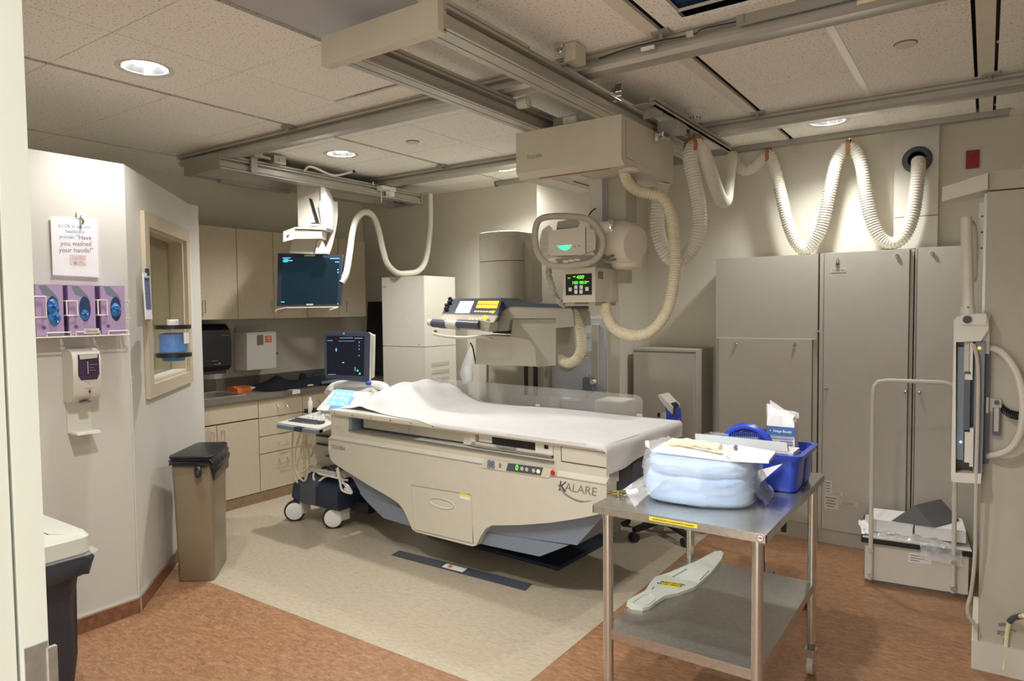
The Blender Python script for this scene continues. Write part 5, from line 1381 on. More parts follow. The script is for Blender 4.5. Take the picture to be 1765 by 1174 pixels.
B().cyl((-2.11, 4.31, 0.0), (-2.11, 4.31, 0.70), 0.03, n=12).done('box_post', 'taupe', sx)
B().cyl((-2.11, 4.31, 0.0), (-2.11, 4.31, 0.015), 0.09, n=18).done('box_foot', 'taupe', sx)


# rolling stand with a small device; office chair
def star_base(t, c, r, rot, mtl, n=5):
    c = V(c)
    B().lathe((c.x, c.y, 0.075), [(0.0, 0), (0.05, 0), (0.055, 0.04), (0.03, 0.06), (0.028, 0.14), (0, 0.14)], n=14).done('hub', mtl, t)
    for k in range(n):
        a = rot + 2 * math.pi * k / n
        d = V((math.cos(a), math.sin(a), 0))
        s_ = V((-d.y, d.x, 0))
        e = c + d * r
        lg = B().loft([[c + d * 0.03 + s_ * j * 0.028 + Z_ * z for j, z in ((-1, .08), (1, .08), (1, .125), (-1, .125))],
                       [e + s_ * j * 0.018 + Z_ * z for j, z in ((-1, .065), (1, .065), (1, .09), (-1, .09))]]).done('leg', mtl, t)
        w = B().cyl(e + s_ * 0.006 + Z_ * 0.03, e + s_ * 0.026 + Z_ * 0.03, 0.03, n=14).cyl(e - s_ * 0.026 + Z_ * 0.03, e - s_ * 0.006 + Z_ * 0.03, 0.03, n=14)
        w.cyl(e + Z_ * 0.03, e + Z_ * 0.07, 0.008, n=8)
        w.done('caster', 'rubber', lg)


st = thing('rolling_stand', 'black five-star rolling stand with a blue and white device, beyond the table', 'stand', (-1.80, 4.50, 0))
star_base(st, (-1.84, 4.50, 0), 0.29, -0.65, 'black')
B().cyl((-1.80, 4.47, 0.2), (-1.745, 4.42, 0.72), 0.022, n=12).done('pole', 'grey', st)
B().prism([(-1.777,4.26,1.004),(-1.757,4.26,1.005),(-1.677,4.26,0.93),(-1.681,4.26,0.884),(-1.709,4.26,0.909),(-1.769,4.26,0.981)], (0, 0.14, 0), 0.003).done('device_face', 'offwhite', st, 'slanted white top')
B().prism([(-1.761,4.28,1.006),(-1.677,4.28,0.931),(-1.677,4.28,0.882),(-1.689,4.28,0.881),(-1.685,4.28,0.923)], (0, 0.10, 0)).done('device_edge', 'black', st)
B().prism([(-1.77,4.33,0.954),(-1.733,4.3,0.929),(-1.685,4.28,0.912),(-1.677,4.28,0.713),(-1.733,4.3,0.696),(-1.737,4.31,0.881)], V((0.02, 0.10, 0)), 0.004).done('device_body', 'blue', st, 'blue device body')
B().prism([(-1.794,4.34,0.872),(-1.745,4.32,0.886),(-1.745,4.32,0.692),(-1.782,4.34,0.685)], V((0.01, 0.08, 0)), 0.004).done('device_back', 'grey', st)
B().box(V((-1.823,4.36,0.867)), V((-1.807,4.36,0.841)) + V((0, 0.02, 0))).done('clamp_lever', 'black', st)
B().lathe((-1.688,4.36,0.788), [(0.024, 0), (0.024, 0.05), (0.012, 0.07), (0.010, 0.10), (0.0, 0.10)], n=12).done('bottle', 'film', st)
B().tube(spline([(-1.696,4.34,0.798),(-1.664,4.34,0.801),(-1.648,4.34,0.756),(-1.672,4.34,0.707),(-1.704,4.34,0.685)], 5), 0.006, 8).done('cord', 'slate', st)
oc2 = thing('office_chair', 'office chair with a maroon back behind the steel cart', 'chair', (-0.975, 3.72, 0))
star_base(oc2, (-0.975, 3.72, 0), 0.24, 0.30, 'grey_d')
B().cyl((-0.975, 3.72, 0.2), (-0.975, 3.72, 0.44), 0.025, n=12).done('gas_lift', 'black', oc2)
B().box((-1.17, 3.53, 0.44), (-0.90, 3.88, 0.50), 0.03, 3).done('seat', 'maroon', oc2)
B().box((-1.03, 3.90, 0.40), (-0.98, 3.94, 0.70), 0.006).done('back_post', 'black', oc2)
B().loft([[V((-1.03 + w_ * math.cos(a), 3.99 + 0.03 * math.sin(a), z)) for a in [2 * math.pi * i / 16 for i in range(16)]] for z, w_ in ((0.60, 0.10), (0.63, 0.16), (0.74, 0.18), (0.83, 0.165), (0.875, 0.10), (0.882, 0.05))]).done('backrest', 'maroon', oc2)
B().box((-0.895, 3.84, 0.36), (-0.87, 3.86, 0.46), 0.004).done('lever', 'black', oc2)

# ================================================================ STEP STOOL WITH HANDRAIL
ss = thing('step_stool', 'cream boxed step stool with a tall white handrail, before the right grey cabinets', 'step stool', (-0.3, 4.55, 0))
SS = Matrix.Rotation(0.10, 4, 'Z')
SS = Matrix.Translation(V((-0.547, 4.316, 0))) @ SS
B(SS).box((0, 0, 0.02), (0.495, 0.46, 0.235), 0.004).done('box', 'offwhite', ss)
B(SS).box((0.01, 0.01, 0), (0.485, 0.45, 0.02)).done('plinth', 'grey_d', ss)
B(SS).box((-0.02, -0.022, 0.235), (0.515, 0.47, 0.262), 0.008).done('edge_trim', 'black', ss)
B(SS).box((-0.012, -0.014, 0.2615), (0.507, 0.462, 0.266)).done('tread', 'offwhite', ss)
hp = [SS @ V(p) for p in [(0.03, -0.028, 0.03), (0.03, -0.028, 0.6), (0.03, -0.028, 1.08), (0.036, -0.028, 1.13), (0.055, -0.028, 1.155), (0.10, -0.028, 1.165), (0.36, -0.028, 1.165), (0.40, -0.028, 1.155), (0.42, -0.028, 1.13), (0.425, -0.028, 1.08), (0.425, -0.028, 0.6), (0.425, -0.028, 0.03)]]
B().tube(hp, 0.0115, 10).done('handrail', 'offwhite', ss)
for u in (0.03, 0.425):
    B(SS).cyl((u, -0.028, 0.50), (u, -0.028, 0.56), 0.014, n=10).done('rail_sleeve', 'offwhite', ss)
    for z in (0.055, 0.20):
        B(SS).cyl((u, -0.046, z), (u, 0.002, z), 0.013, n=10).done('rail_bolt', 'steel', ss)
lb = B(SS).box((0.215, -0.002, 0.155), (0.325, 0.001, 0.205)).done('maker_label', 'paper', ss)
for k in range(3):
    B(SS).box((0.225, -0.003, 0.192 - k * 0.014), (0.31 - 0.02 * k, -0.0018, 0.196 - k * 0.014)).done('label_line', 'inkgrey', lb)
fm = thing('foam_block', 'long white foam block lying on the step stool under a dark wedge', 'foam block', SS @ V((0.25, 0.2, 0.266)), 'white foam blocks')
B(SS).box((0.035, 0.05, 0.285), (0.235, 0.30, 0.355), 0.008).done('foam', 'foam', fm)
fm2 = thing('foam_block', 'short white foam block at the right on the step stool, partly behind the wall stand', 'foam block', SS @ V((0.4, 0.2, 0.266)), 'white foam blocks')
B(SS).box((0.245, 0.05, 0.285), (0.485, 0.30, 0.352), 0.008).done('foam', 'foam', fm2)
wd_ = thing('foam_wedge', 'dark grey triangular foam wedge resting on the white foam blocks', 'foam wedge', SS @ V((0.3, 0.2, 0.356)))
B(SS).prism([(0.13, 0.055, 0.357), (0.245, 0.085, 0.455), (0.335, 0.03, 0.357)], (0.135, 0.21, 0.0), 0.003).done('wedge', 'dkfoam', wd_)
random.seed(21)


def crumple(name, c0, uu, vv, amp, mtl, parent, n=14, seed=1):
    rr = random.Random(seed)
    hts = [[rr.random() for _ in range(n + 1)] for _ in range(n + 1)]
    f = lambda u, v: V(c0) + V(uu) * u + V(vv) * v + V((0, 0, 1)) * (amp * hts[int(round(u * n))][int(round(v * n))] * min(1, 5 * min(u, 1 - u, v, 1 - v) + .3)) + V((amp * .3 * (hts[int(round(v * n))][int(round(u * n))] - .5), 0, 0))
    return B().grid(f, n, n).done(name, mtl, parent, sharp=180)


cp1 = thing('plastic_wrap', 'crumpled clear plastic wrap lying under the foam and over the step edge', 'plastic wrap', SS @ V((0.2, 0.0, 0.266)))
crumple('wrap_sheet', SS @ V((0.02, -0.03, 0.268)), SS.to_3x3() @ V((0.40, 0.02, 0)), SS.to_3x3() @ V((0, 0.12, 0)), 0.035, 'film', cp1, 16, 4)
crumple('wrap_tail', SS @ V((0.27, -0.035, 0.19)), SS.to_3x3() @ V((0.19, -0.01, -0.01)), SS.to_3x3() @ V((0, 0.01, 0.085)), 0.03, 'film', cp1, 12, 6)
crumple('white_bag', SS @ V((-0.015, 0.0, 0.272)), SS.to_3x3() @ V((0.05, 0.02, 0)), SS.to_3x3() @ V((-0.03, 0.22, 0.015)), 0.03, 'paper', cp1, 8, 7)

# ================================================================ UPRIGHT WALL STAND WITH DETECTOR
ws = thing('wall_stand', 'tall cream wall stand column at the right edge of the room', 'wall stand', (0.15, 3.8, 0))
B().box((-0.006, 3.545, 0.10), (0.42, 4.05, 2.055), 0.006).done('column', 'stone', ws)
B().box((-0.004, 3.535, 2.06), (0.43, 4.05, 2.135), 0.006).done('column_cap', 'stone', ws)
B().box((-0.028, 3.525, 0.0), (0.43, 4.07, 0.125), 0.006).done('foot_cover', 'offwhite', ws)
B().box((-0.024, 3.53, 0.125), (-0.006, 3.56, 0.20), 0.004).done('foot_clip', 'offwhite', ws)
B().box((-0.016, 3.56, 0.9), (-0.006, 3.60, 2.05), 0.002).done('edge_rail', 'alu', ws)
B().hexa([(-0.165, 3.50, 2.025), (-0.004, 3.50, 2.06), (-0.004, 3.74, 2.06), (-0.175, 3.80, 2.045), (-0.165, 3.50, 2.085), (-0.004, 3.50, 2.128), (-0.004, 3.74, 2.13), (-0.175, 3.80, 2.115)], 0.005).done('cap_arm', 'offwhite', ws)
B().box((-0.035, 3.70, 1.78), (-0.008, 3.71, 2.03), 0.002).done('side_bracket', 'alu', ws)
for z in (1.83, 1.90, 1.97):
    B().cyl((-0.022, 3.70, z), (-0.022, 3.695, z), 0.005, n=8).done('bracket_screw', 'grey_d', ws)
for q, w_, h_ in zip([(0.072,3.543,0.211),(0.086,3.544,0.215),(0.077,3.544,0.177),(0.09,3.544,0.143),(0.082,3.544,0.115),(0.109,3.544,0.198)], (0.012, 0.022, 0.028, 0.014, 0.05, 0.04), (0.012, 0.014, 0.018, 0.02, 0.006, 0.004)):
    quadpatch(B(), q, X_, Z_, w_, h_, 0.001).done('printed_mark', 'inkgrey', ws)
text('UL', (0.079,3.542,0.176), X_, Z_, 0.012, 'offwhite', ws)
B().tube(spline([(0.088,3.53,0.026),(0.094,3.535,0.137),(0.098,3.53,0.203),(0.109,3.52,0.248),(0.13,3.5,0.275),(0.147,3.45,0.306)], 5), 0.0085, 8).done('grey_cable', 'latex', ws)
B().tube(spline([(0.103,3.52,0.241),(0.115,3.51,0.263),(0.141,3.48,0.291)], 4), 0.0115, 8).done('cable_sleeve', 'slate', ws)
# handset with a coiled cord
hn = thing('exposure_handset', 'grey exposure handset hanging on the wall stand with a black coiled cord', 'handset', (0.043,3.53,1.028))
B().box((0.012,3.535,1.183), V((0.032,3.535,1.125)) + V((0, 0.015, 0)), 0.004).done('cradle', 'offwhite', hn)
B().box((0.029,3.52,1.181), V((0.059,3.52,1.146)) + V((0, 0.02, 0)), 0.004).done('head', 'grey', hn)
B().cyl((0.043,3.519,1.167), (0.043,3.514,1.168), 0.010, n=12).done('button', 'slate', hn)
B().box((0.029,3.52,1.144), V((0.057,3.52,1.028)) + V((0, 0.02, 0)), 0.007, 3).done('grip_edge', 'slate', hn)
B().box((0.035,3.518,1.145), V((0.051,3.518,1.045)) + V((0, 0.01, 0)), 0.004).done('grip', 'grey', hn)
P = []
ca, cb2 = V((0.061,3.52,1.144)), V((0.12,3.5,1.12))
for i in range(140):
    t_ = i / 139
    a = t_ * 2 * math.pi * 9
    P.append(ca.lerp(cb2, t_) + V((0.006 * math.sin(a), 0.010 * math.sin(a + 1), 0.014 * math.cos(a))) + V((0, 0, -0.008 * math.sin(math.pi * t_))))
B().tube(P, 0.0032, 6).done('coiled_cord', 'black', hn)
# detector
dt = thing('upright_detector', 'cream upright X-ray detector with blue panels seen edge-on, clipped to the wall stand', 'detector', (-0.06, 3.5, 0.82))
B().prism([(-0.113,3.45,1.515),(-0.1,3.45,1.53),(0.006,3.45,1.532),(0.009,3.45,1.477),(-0.016,3.45,1.428),(-0.103,3.45,1.422),(-0.096,3.45,0.865),(-0.004,3.45,0.872),(-0.007,3.45,0.83),(-0.106,3.45,0.824),(-0.112,3.45,0.836),(-0.112,3.45,1.495)], (0, 0.35, 0), 0.006).done('housing', 'offwhite', dt)
B().box((-0.101,3.52,1.424), V((-0.002,3.52,0.856)) + V((0, 0.25, 0))).done('slot_interior', 'black', dt)
B().box((-0.097,3.47,1.401), V((-0.07,3.47,0.919)) + V((0, 0.3, 0)), 0.003).done('blue_plate', 'bluegrey', dt, 'blue-grey grid plate')
B().box((-0.072,3.46,1.299), V((-0.05,3.46,1.05)) + V((0, 0.3, 0)), 0.006).done('grid_holder', 'slate', dt)
B().box((-0.074,3.465,1.422), V((-0.056,3.465,1.295)) + V((0, 0.1, 0)), 0.006).done('upper_clamp', 'grey', dt)
B().box((-0.054,3.46,1.422), V((-0.043,3.46,1.264)) + V((0, 0.1, 0)), 0.003).box((-0.07,3.458,1.287), V((-0.043,3.458,1.264)) + V((0, 0.02, 0)), 0.003).done('upper_lever', 'offwhite', dt)
B().box((-0.066,3.455,1.042), V((-0.047,3.455,0.913)) + V((0, 0.08, 0)), 0.008).done('lower_clamp', 'offwhite', dt)
B().box((-0.048,3.45,1.061), V((-0.035,3.45,0.898)) + V((0, 0.08, 0)), 0.003).done('lower_lever', 'offwhite', dt)
B().box((-0.036,3.47,1.425), V((-0.002,3.47,0.836)) + V((0, 0.3, 0)), 0.003).done('side_panel', 'bluegrey', dt)
B().cyl((-0.021,3.469,1.398), (-0.021,3.464,1.398), 0.006, n=10).done('amber_light', 'led_amber', dt)
B().cyl((-0.027,3.469,0.883), (-0.027,3.464,0.884), 0.004, n=10).done('amber_light', 'led_amber', dt)
B().cyl((-0.08,3.469,0.996), (-0.08,3.464,0.997), 0.005, n=10).done('blue_light', 'led_blue', dt)
B().box((-0.086,3.44,1.542), V((0.001,3.44,1.496)) + V((0, 0.1, 0)), 0.006).done('pivot_block', 'offwhite', dt)
B().box((-0.012,3.5,1.536), V((0.013,3.5,1.373)) + V((0, 0.2, 0)), 0.005).done('hinge_plate', 'offwhite', dt)
B().cyl((-0.065,3.438,1.518), (-0.065,3.43,1.518), 0.016, n=16).done('pivot_knob', 'black', dt)
B().cyl((-0.064,3.47,1.542), (-0.065,3.47,1.576), 0.028, 0.027, n=16).done('handle_socket', 'offwhite', dt)
B().cyl((-0.063,3.468,1.568), (-0.062,3.44,1.569), 0.004, n=8).done('set_screw', 'grey_d', dt)
B().cyl((-0.063,3.47,1.573), (-0.077,3.47,1.946), 0.0215, 0.0205, n=16).done('handle_post', 'offwhite', dt)
B().tube(spline([(-0.064,3.56,1.941),(-0.05,3.6,1.919),(-0.045,3.62,1.871),(-0.043,3.62,1.719),(-0.048,3.6,1.681)], 5), 0.010, 8).done('second_handle', 'offwhite', dt)
B().box((-0.011,3.52,1.383), V((0.017,3.52,0.903)) + V((0, 0.02, 0))).done('cable_guide', 'slate', dt)
B().box((0.006,3.51,1.188), V((0.015,3.51,1.122)) + V((0, 0.02, 0))).done('guide_clip', 'offwhite', dt)
B().tube(spline([(-0.042,3.46,1.415),(-0.029,3.455,1.362),(-0.023,3.455,1.278),(-0.022,3.455,1.107),(-0.023,3.455,0.911),(-0.022,3.46,0.712),(-0.022,3.48,0.507),(-0.032,3.5,0.347),(-0.044,3.5,0.28),(-0.039,3.5,0.238),(-0.011,3.51,0.19)], 6), 0.0075, 8).done('detector_cable', 'grey', dt)
B().tube(spline([(0.015,3.53,1.396),(0.05,3.5,1.384),(0.086,3.48,1.34),(0.115,3.46,1.272),(0.13,3.44,1.169),(0.123,3.46,1.059),(0.095,3.48,0.988),(0.054,3.5,0.953),(0.017,3.53,0.936)], 6), 0.0145, 10).done('detector_hose', 'offwhite', dt)

# ================================================================ STAINLESS CART AND WHAT LIES ON IT
ct = thing('steel_cart', 'stainless steel two-shelf cart with yellow label in the right foreground', 'cart', (-0.86, 2.66, 0))
CTZ = 0.866
X0, X1, Y0, Y1 = -1.168, -0.555, 2.195, 3.135
b = B()
b.box((X0, Y0, CTZ - 0.003), (X1, Y1, CTZ), 0.0)
b.done('top_sheet', 'steel', ct)
b = B()
b.box((X0, Y0, CTZ - 0.030), (X1, Y0 + 0.003, CTZ - 0.003)).box((X0, Y1 - 0.003, CTZ - 0.030), (X1, Y1, CTZ - 0.003)).box((X0, Y0, CTZ - 0.030), (X0 + 0.003, Y1, CTZ - 0.003)).box((X1 - 0.003, Y0, CTZ - 0.030), (X1, Y1, CTZ - 0.003))
b.done('top_apron', 'brushed', ct)
B().box((X0 + 0.01, Y0 + 0.01, CTZ - 0.022), (X1 - 0.01, Y1 - 0.01, CTZ - 0.004)).done('top_core', 'grey_d', ct)
LEGS = ((-1.128, 2.238), (-0.593, 2.238), (-0.593, 3.09), (-1.128, 3.09))
for x, y in LEGS:
    lg = B().cyl((x, y, 0.14), (x, y, CTZ - 0.025), 0.0185, n=18).done('leg', 'steel', ct)
    B().cyl((x, y, 0.115), (x, y, 0.142), 0.016, n=14).done('leg_cup', 'grey_d', lg)
    B().cyl((x, y, CTZ - 0.05), (x, y, CTZ - 0.025), 0.021, n=16).done('leg_collar', 'steel', lg)
    cs = B().hexa([(x - 0.018, y - 0.02, 0.05), (x + 0.018, y - 0.02, 0.05), (x + 0.018, y + 0.02, 0.05), (x - 0.018, y + 0.02, 0.05), (x - 0.022, y - 0.022, 0.115), (x + 0.022, y - 0.022, 0.115), (x + 0.022, y + 0.022, 0.115), (x - 0.022, y + 0.022, 0.115)], 0.003).done('caster_fork', 'chrome', lg)
    B().cyl((x - 0.012, y + 0.008, 0.045), (x + 0.012, y + 0.008, 0.045), 0.045, n=20).done('caster_wheel', 'grey', lg)
b = B()
b.box((X0 + 0.03, Y0 + 0.035, 0.397), (X1 - 0.03, Y1 - 0.035, 0.401)).done('lower_sheet', 'brushed', ct)
b = B()
b.box((X0 + 0.03, Y0 + 0.035, 0.365), (X1 - 0.03, Y0 + 0.038, 0.397)).box((X0 + 0.03, Y1 - 0.038, 0.365), (X1 - 0.03, Y1 - 0.035, 0.397)).box((X0 + 0.03, Y0 + 0.035, 0.365), (X0 + 0.033, Y1 - 0.035, 0.397)).box((X1 - 0.033, Y0 + 0.035, 0.365), (X1 - 0.03, Y1 - 0.035, 0.397))
b.done('lower_apron', 'brushed', ct)
B().box((X0 + 0.04, Y0 + 0.045, 0.38), (X1 - 0.04, Y1 - 0.045, 0.396)).done('lower_core', 'grey_d', ct)
yl = B().box((-0.948, Y0 - 0.0012, CTZ - 0.020), (-0.777, Y0, CTZ - 0.007)).done('yellow_label', 'yellow', ct)
text('PLEASE RETURN TO DIAGNOSTIC IMAGING', (-0.8625, Y0 - 0.0014, CTZ - 0.0135), X_, Z_, 0.0075, 'ink', yl, width=0.145)
rl = B().cyl((-0.574, Y0 - 0.0012, CTZ - 0.015), (-0.574, Y0, CTZ - 0.015), 0.0135, n=20).done('round_sticker', 'paper', ct, 'white round sticker with red ring')
B().lathe((-0.574, Y0 - 0.0012, CTZ - 0.015), [(0.010, 0), (0.0125, 0), (0.0125, 0.0006), (0.010, 0.0006)], (0, -1, 0), n=20, cap=False).done('sticker_ring', 'red', rl)
text('MRI', (-0.574, Y0 - 0.0016, CTZ - 0.015), X_, Z_, 0.010, 'ink', rl)

# slide board on the lower shelf
sl = thing('patient_slide_board', 'white plastic slide board with a yellow sticker on the lower cart shelf', 'slide board', (-1.05, 2.8, 0.401))
ol = [V(p) for p in [(-1.15,2.44,0.405),(-1.158,2.473,0.405),(-1.138,2.594,0.405),(-1.153,2.676,0.405),(-1.16,2.754,0.405),(-1.127,2.838,0.405),(-1.077,3.028,0.405),(-1.047,3.199,0.405),(-1.024,3.223,0.405),(-1.005,3.199,0.405),(-0.988,3.111,0.405),(-0.976,2.937,0.405),(-0.981,2.739,0.405),(-1.014,2.647,0.405),(-1.051,2.59,0.405),(-1.059,2.525,0.405),(-1.064,2.458,0.405),(-1.079,2.436,0.405),(-1.117,2.424,0.405)]]
B().prism([(p.x, p.y, 0.4015) for p in ol], (0, 0, 0.014), 0.005, 2).done('board', M.setdefault('hdpe', mat('translucent_white_plastic', (0.72, 0.76, 0.68), 0.3, var=0.01)), sl)
for q, r_ in (([(-1.096,2.786,0.416),(-1.079,2.908,0.416)], 0.006), ([(-0.987,2.819,0.416),(-0.989,2.943,0.416)], 0.006), ([(-1.12,2.616,0.416),(-1.121,2.644,0.416)], 0.006)):
    B().tube([V(p) + V((0, 0, 0.0)) for p in q], r_ * 0.55, 6).done('slot', 'grey', sl)
B().tube(spline([(-1.13,2.462,0.416),(-1.117,2.563,0.416),(-1.095,2.564,0.416),(-1.069,2.527,0.416),(-1.078,2.457,0.416),(-1.109,2.437,0.416)], 5, True), 0.0025, 6, True).done('handle_rim', 'hdpe', sl)
ys = B().prism([V(p) for p in [(-1.107,2.727,0.416),(-1.036,2.744,0.416),(-1.028,2.691,0.416),(-1.106,2.676,0.416)]], (0, 0, 0.0006)).done('yellow_sticker', 'yellow', sl)
e0, e1 = V((-1.103,2.719,0.417)), V((-1.037,2.733,0.417))
text('LEAVE IN THIS ROOM', (e0 + e1) / 2 + V((0, -0.005, 0)), e1 - e0, Z_.cross(e1 - e0), 0.016, 'ink', ys, width=0.10)
text('DO NOT REMOVE', (e0 + e1) / 2 + V((-0.006, -0.026, 0)), e1 - e0, Z_.cross(e1 - e0), 0.014, 'ink', ys, width=0.10)

# blue drape pack in a clear bag
dp = thing('drape_pack', 'light blue folded drape pack in a clear plastic bag on the cart top', 'drape pack', (-0.86, 2.56, CTZ))
U0 = V((0.975, 0.22, 0)).normalized()
U1 = V((-0.22, 0.975, 0)).normalized()
PC = V((-0.885, 2.545, CTZ))


def pack(rx, ry, h, z0, e, n=40, wob=0.0, seed=2, jit=0.0, nz=12):
    rings = []
    rj = random.Random(int(seed * 97))
    for j in range(nz):
        t = j / (nz - 1)
        z = z0 + h * t
        k = (1 - abs(2 * t - 1) ** e) ** (1 / e)
        k = max(k, 0.15)
        ring_ = []
        for i in range(n):
            a = 2 * math.pi * i / n
            c_, s_ = math.cos(a), math.sin(a)
            q = (abs(c_) ** 3.2 + abs(s_) ** 3.2) ** (-1 / 3.2)
            w = 1 + wob * math.sin(5 * a + seed + 3 * t) * math.sin(3 * a - 2 * t) + rj.uniform(-jit, jit) * 4
            ring_.append(PC + U0 * (rx * q * c_ * w * (0.82 + 0.18 * k)) + U1 * (ry * q * s_ * w * (0.82 + 0.18 * k)) + Z_ * (z - CTZ))
        rings.append(ring_)
    return rings


for z0, h, rx, ry in ((CTZ + 0.003, 0.108, 0.196, 0.205), (CTZ + 0.106, 0.055, 0.184, 0.196)):
    B().loft(pack(rx, ry, h, z0, 3.6, n=64, wob=0.035, seed=z0 * 40, jit=0.0035)).done('folded_drape', 'ltblue', dp, sharp=80)
B().loft(pack(0.210, 0.218, 0.166, CTZ + 0.0015, 3.4, n=52, wob=0.05, jit=0.007, nz=14)).done('bag_film', 'film', dp, 'clear bag', sharp=180)


def film(name, poly, thick_dir, parent, n=12, amp=0.01, seed=1):
    rr = random.Random(seed)
    p = [V(q) for q in poly]
    hs_ = [[rr.uniform(-1, 1) for _ in range(n + 1)] for _ in range(n + 1)]
    f = lambda u, v: p[0].lerp(p[1], u).lerp(p[3].lerp(p[2], u), v) + V(thick_dir) * amp * hs_[int(round(u * n))][int(round(v * n))]
    return B().grid(f, n, n).done(name, 'film', parent, sharp=180)


film('bag_end', [PC + U0 * 0.15 - U1 * 0.19 + Z_ * 0.14, PC + U0 * 0.15 + U1 * 0.19 + Z_ * 0.14, PC + U0 * 0.262 + U1 * 0.06 + Z_ * 0.010, PC + U0 * 0.235 - U1 * 0.12 + Z_ * 0.006], (0.5, -0.2, 0.5), dp, 12, 0.008, 3)
film('bag_neck', [PC - U0 * 0.10 - U1 * 0.21 + Z_ * 0.10, PC - U0 * 0.17 + U1 * 0.05 + Z_ * 0.09, PC - U0 * 0.285 - U1 * 0.08 + Z_ * 0.012, PC - U0 * 0.20 - U1 * 0.27 + Z_ * 0.004], (0.3, -0.5, 0.5), dp, 12, 0.008, 5)
B().tube(spline([PC - U0 * 0.225 - U1 * 0.11 + Z_ * 0.02, PC - U0 * 0.24 - U1 * 0.12 + Z_ * 0.016, PC - U0 * 0.262 - U1 * 0.125 + Z_ * 0.012], 4), 0.011, 8).done('bag_knot', 'paper', dp)
B().prism([PC + U0 * 0.165 + U1 * 0.10 + Z_ * 0.07, PC + U0 * 0.175 + U1 * 0.02 + Z_ * 0.02, PC + U0 * 0.285 + U1 * 0.10 + Z_ * 0.115], (0.002, 0.004, 0.002)).done('paper_corner', 'paper', dp, 'white paper corner sticking out')
ky = thing('key_bunch', 'small bunch of brass keys at the left corner of the cart top', 'keys', (-1.12, 2.33, CTZ))
rr = random.Random(4)
for i in range(6):
    a = math.pi + rr.uniform(-0.6, 0.5)
    c = V((-1.118 + rr.uniform(-.012, .012), 2.345 + rr.uniform(-.012, .012), CTZ + 0.003 + 0.0035 * i))
    d = V((math.cos(a), math.sin(a) * 0.5 - 0.2, 0)).normalized()
    s_ = V((-d.y, d.x, 0))
    B().prism([c + s_ * 0.010, c + d * 0.006 + s_ * 0.012, c + d * 0.018 + s_ * 0.008, c + d * 0.022 + s_ * 0.004, c + d * 0.05 + s_ * 0.004, c + d * 0.055, c + d * 0.05 - s_ * 0.004, c + d * 0.022 - s_ * 0.004, c + d * 0.018 - s_ * 0.008, c + d * 0.006 - s_ * 0.012, c - s_ * 0.010], (0, 0, 0.0022)).done('key', 'keym', ky)
B().tube([V((-1.112 + 0.014 * math.cos(2 * math.pi * i / 16), 2.348 + 0.014 * math.sin(2 * math.pi * i / 16), CTZ + 0.012)) for i in range(16)], 0.0015, 6, True).done('key_ring', 'chrome', ky)

# packets on the pack
pt = thing('catheter_packet', 'clear and white sterile packet lying across the blue drape pack', 'packet', (-0.85, 2.45, 1.035))
zt = CTZ + 0.168
B().prism([V(p) for p in [(-1.033,2.42,1.035),(-0.731,2.42,1.033),(-0.61,2.42,1.041),(-0.621,2.55,1.049),(-0.777,2.6,1.051),(-0.98,2.62,1.04),(-1.047,2.58,1.04)]], (0, 0, 0.006)).done('packet_back', 'paper', pt)
B().prism([V(p) for p in [(-0.766,2.44,1.063),(-0.723,2.4,1.038),(-0.601,2.4,1.046),(-0.613,2.55,1.05),(-0.748,2.56,1.056)]], (0, 0, 0.010)).done('folded_towel', 'paper', pt)
film('packet_film', [V(p) for p in [(-1.082,2.45,1.062),(-1.048,2.62,1.061),(-0.949,2.6,1.037),(-1.02,2.4,1.031)]], (0, 0, 1), pt, 10, 0.003, 8)
B().tube(spline([V(p) + V((0, 0, 0.008)) for p in [(-1.008,2.52,1.047),(-0.962,2.52,1.056),(-0.899,2.5,1.062),(-0.835,2.48,1.063),(-0.785,2.46,1.063)]], 6), [0.010 + 0.006 * math.sin(i * .5) ** 2 for i in range(25)], 8).done('latex_glove', 'latex', pt, 'pale yellow glove')
B().tube(spline([V(p) + V((0, 0, 0.006)) for p in [(-1.005,2.56,1.054),(-0.931,2.55,1.059),(-0.842,2.52,1.062)]], 6), 0.007, 8).done('latex_glove_cuff', 'latex', pt)
B().prism([V(p) + V((0, 0, 0.007)) for p in [(-0.753,2.52,1.063),(-0.742,2.52,1.062),(-0.735,2.48,1.061),(-0.745,2.48,1.062)]], (0, 0, 0.003)).done('violet_clip', 'purpled', pt)
for k in range(6):
    B().prism([V(p) for p in [(-1.079,2.46,1.065),(-1.064,2.46,1.069),(-1.051,2.44,1.049),(-1.068,2.44,1.045)]][0:4], (0, 0, 0.001)).done('film_ridge', 'film', pt) if k == 0 else None
pw2 = thing('white_flat_box', 'grey-white flat box standing on edge behind the sterile packet', 'box', (-0.8, 2.7, CTZ))
B().prism([V(p) for p in [(-0.979,2.735,1.059),(-0.619,2.735,1.058),(-0.612,2.735,0.996),(-0.74,2.735,0.963),(-0.976,2.735,0.958)]], (0, 0.012, 0), 0.002).done('box', M.setdefault('coolpaper', mat('cool_white_card', (0.66, 0.68, 0.66), 0.6, var=0.01)), pw2)
B().prism([V(p) for p in [(-0.646,2.749,1.048),(-0.618,2.749,1.047),(-0.613,2.749,0.975),(-0.645,2.749,0.971)]], (0, 0.01, 0)).done('second_sheet', 'coolpaper', pw2)
film('clear_wrap', [V(p) for p in [(-0.978,2.76,1.051),(-0.915,2.76,1.073),(-0.848,2.76,1.07),(-0.848,2.76,1.039)]], (0, 1, 1), pw2, 8, 0.004, 12)
# caddy
cd = thing('blue_caddy', 'blue plastic caddy with an arched handle at the back of the cart top', 'caddy', (-0.70, 2.87, CTZ))
CC = V((-0.735, 2.865, 0))


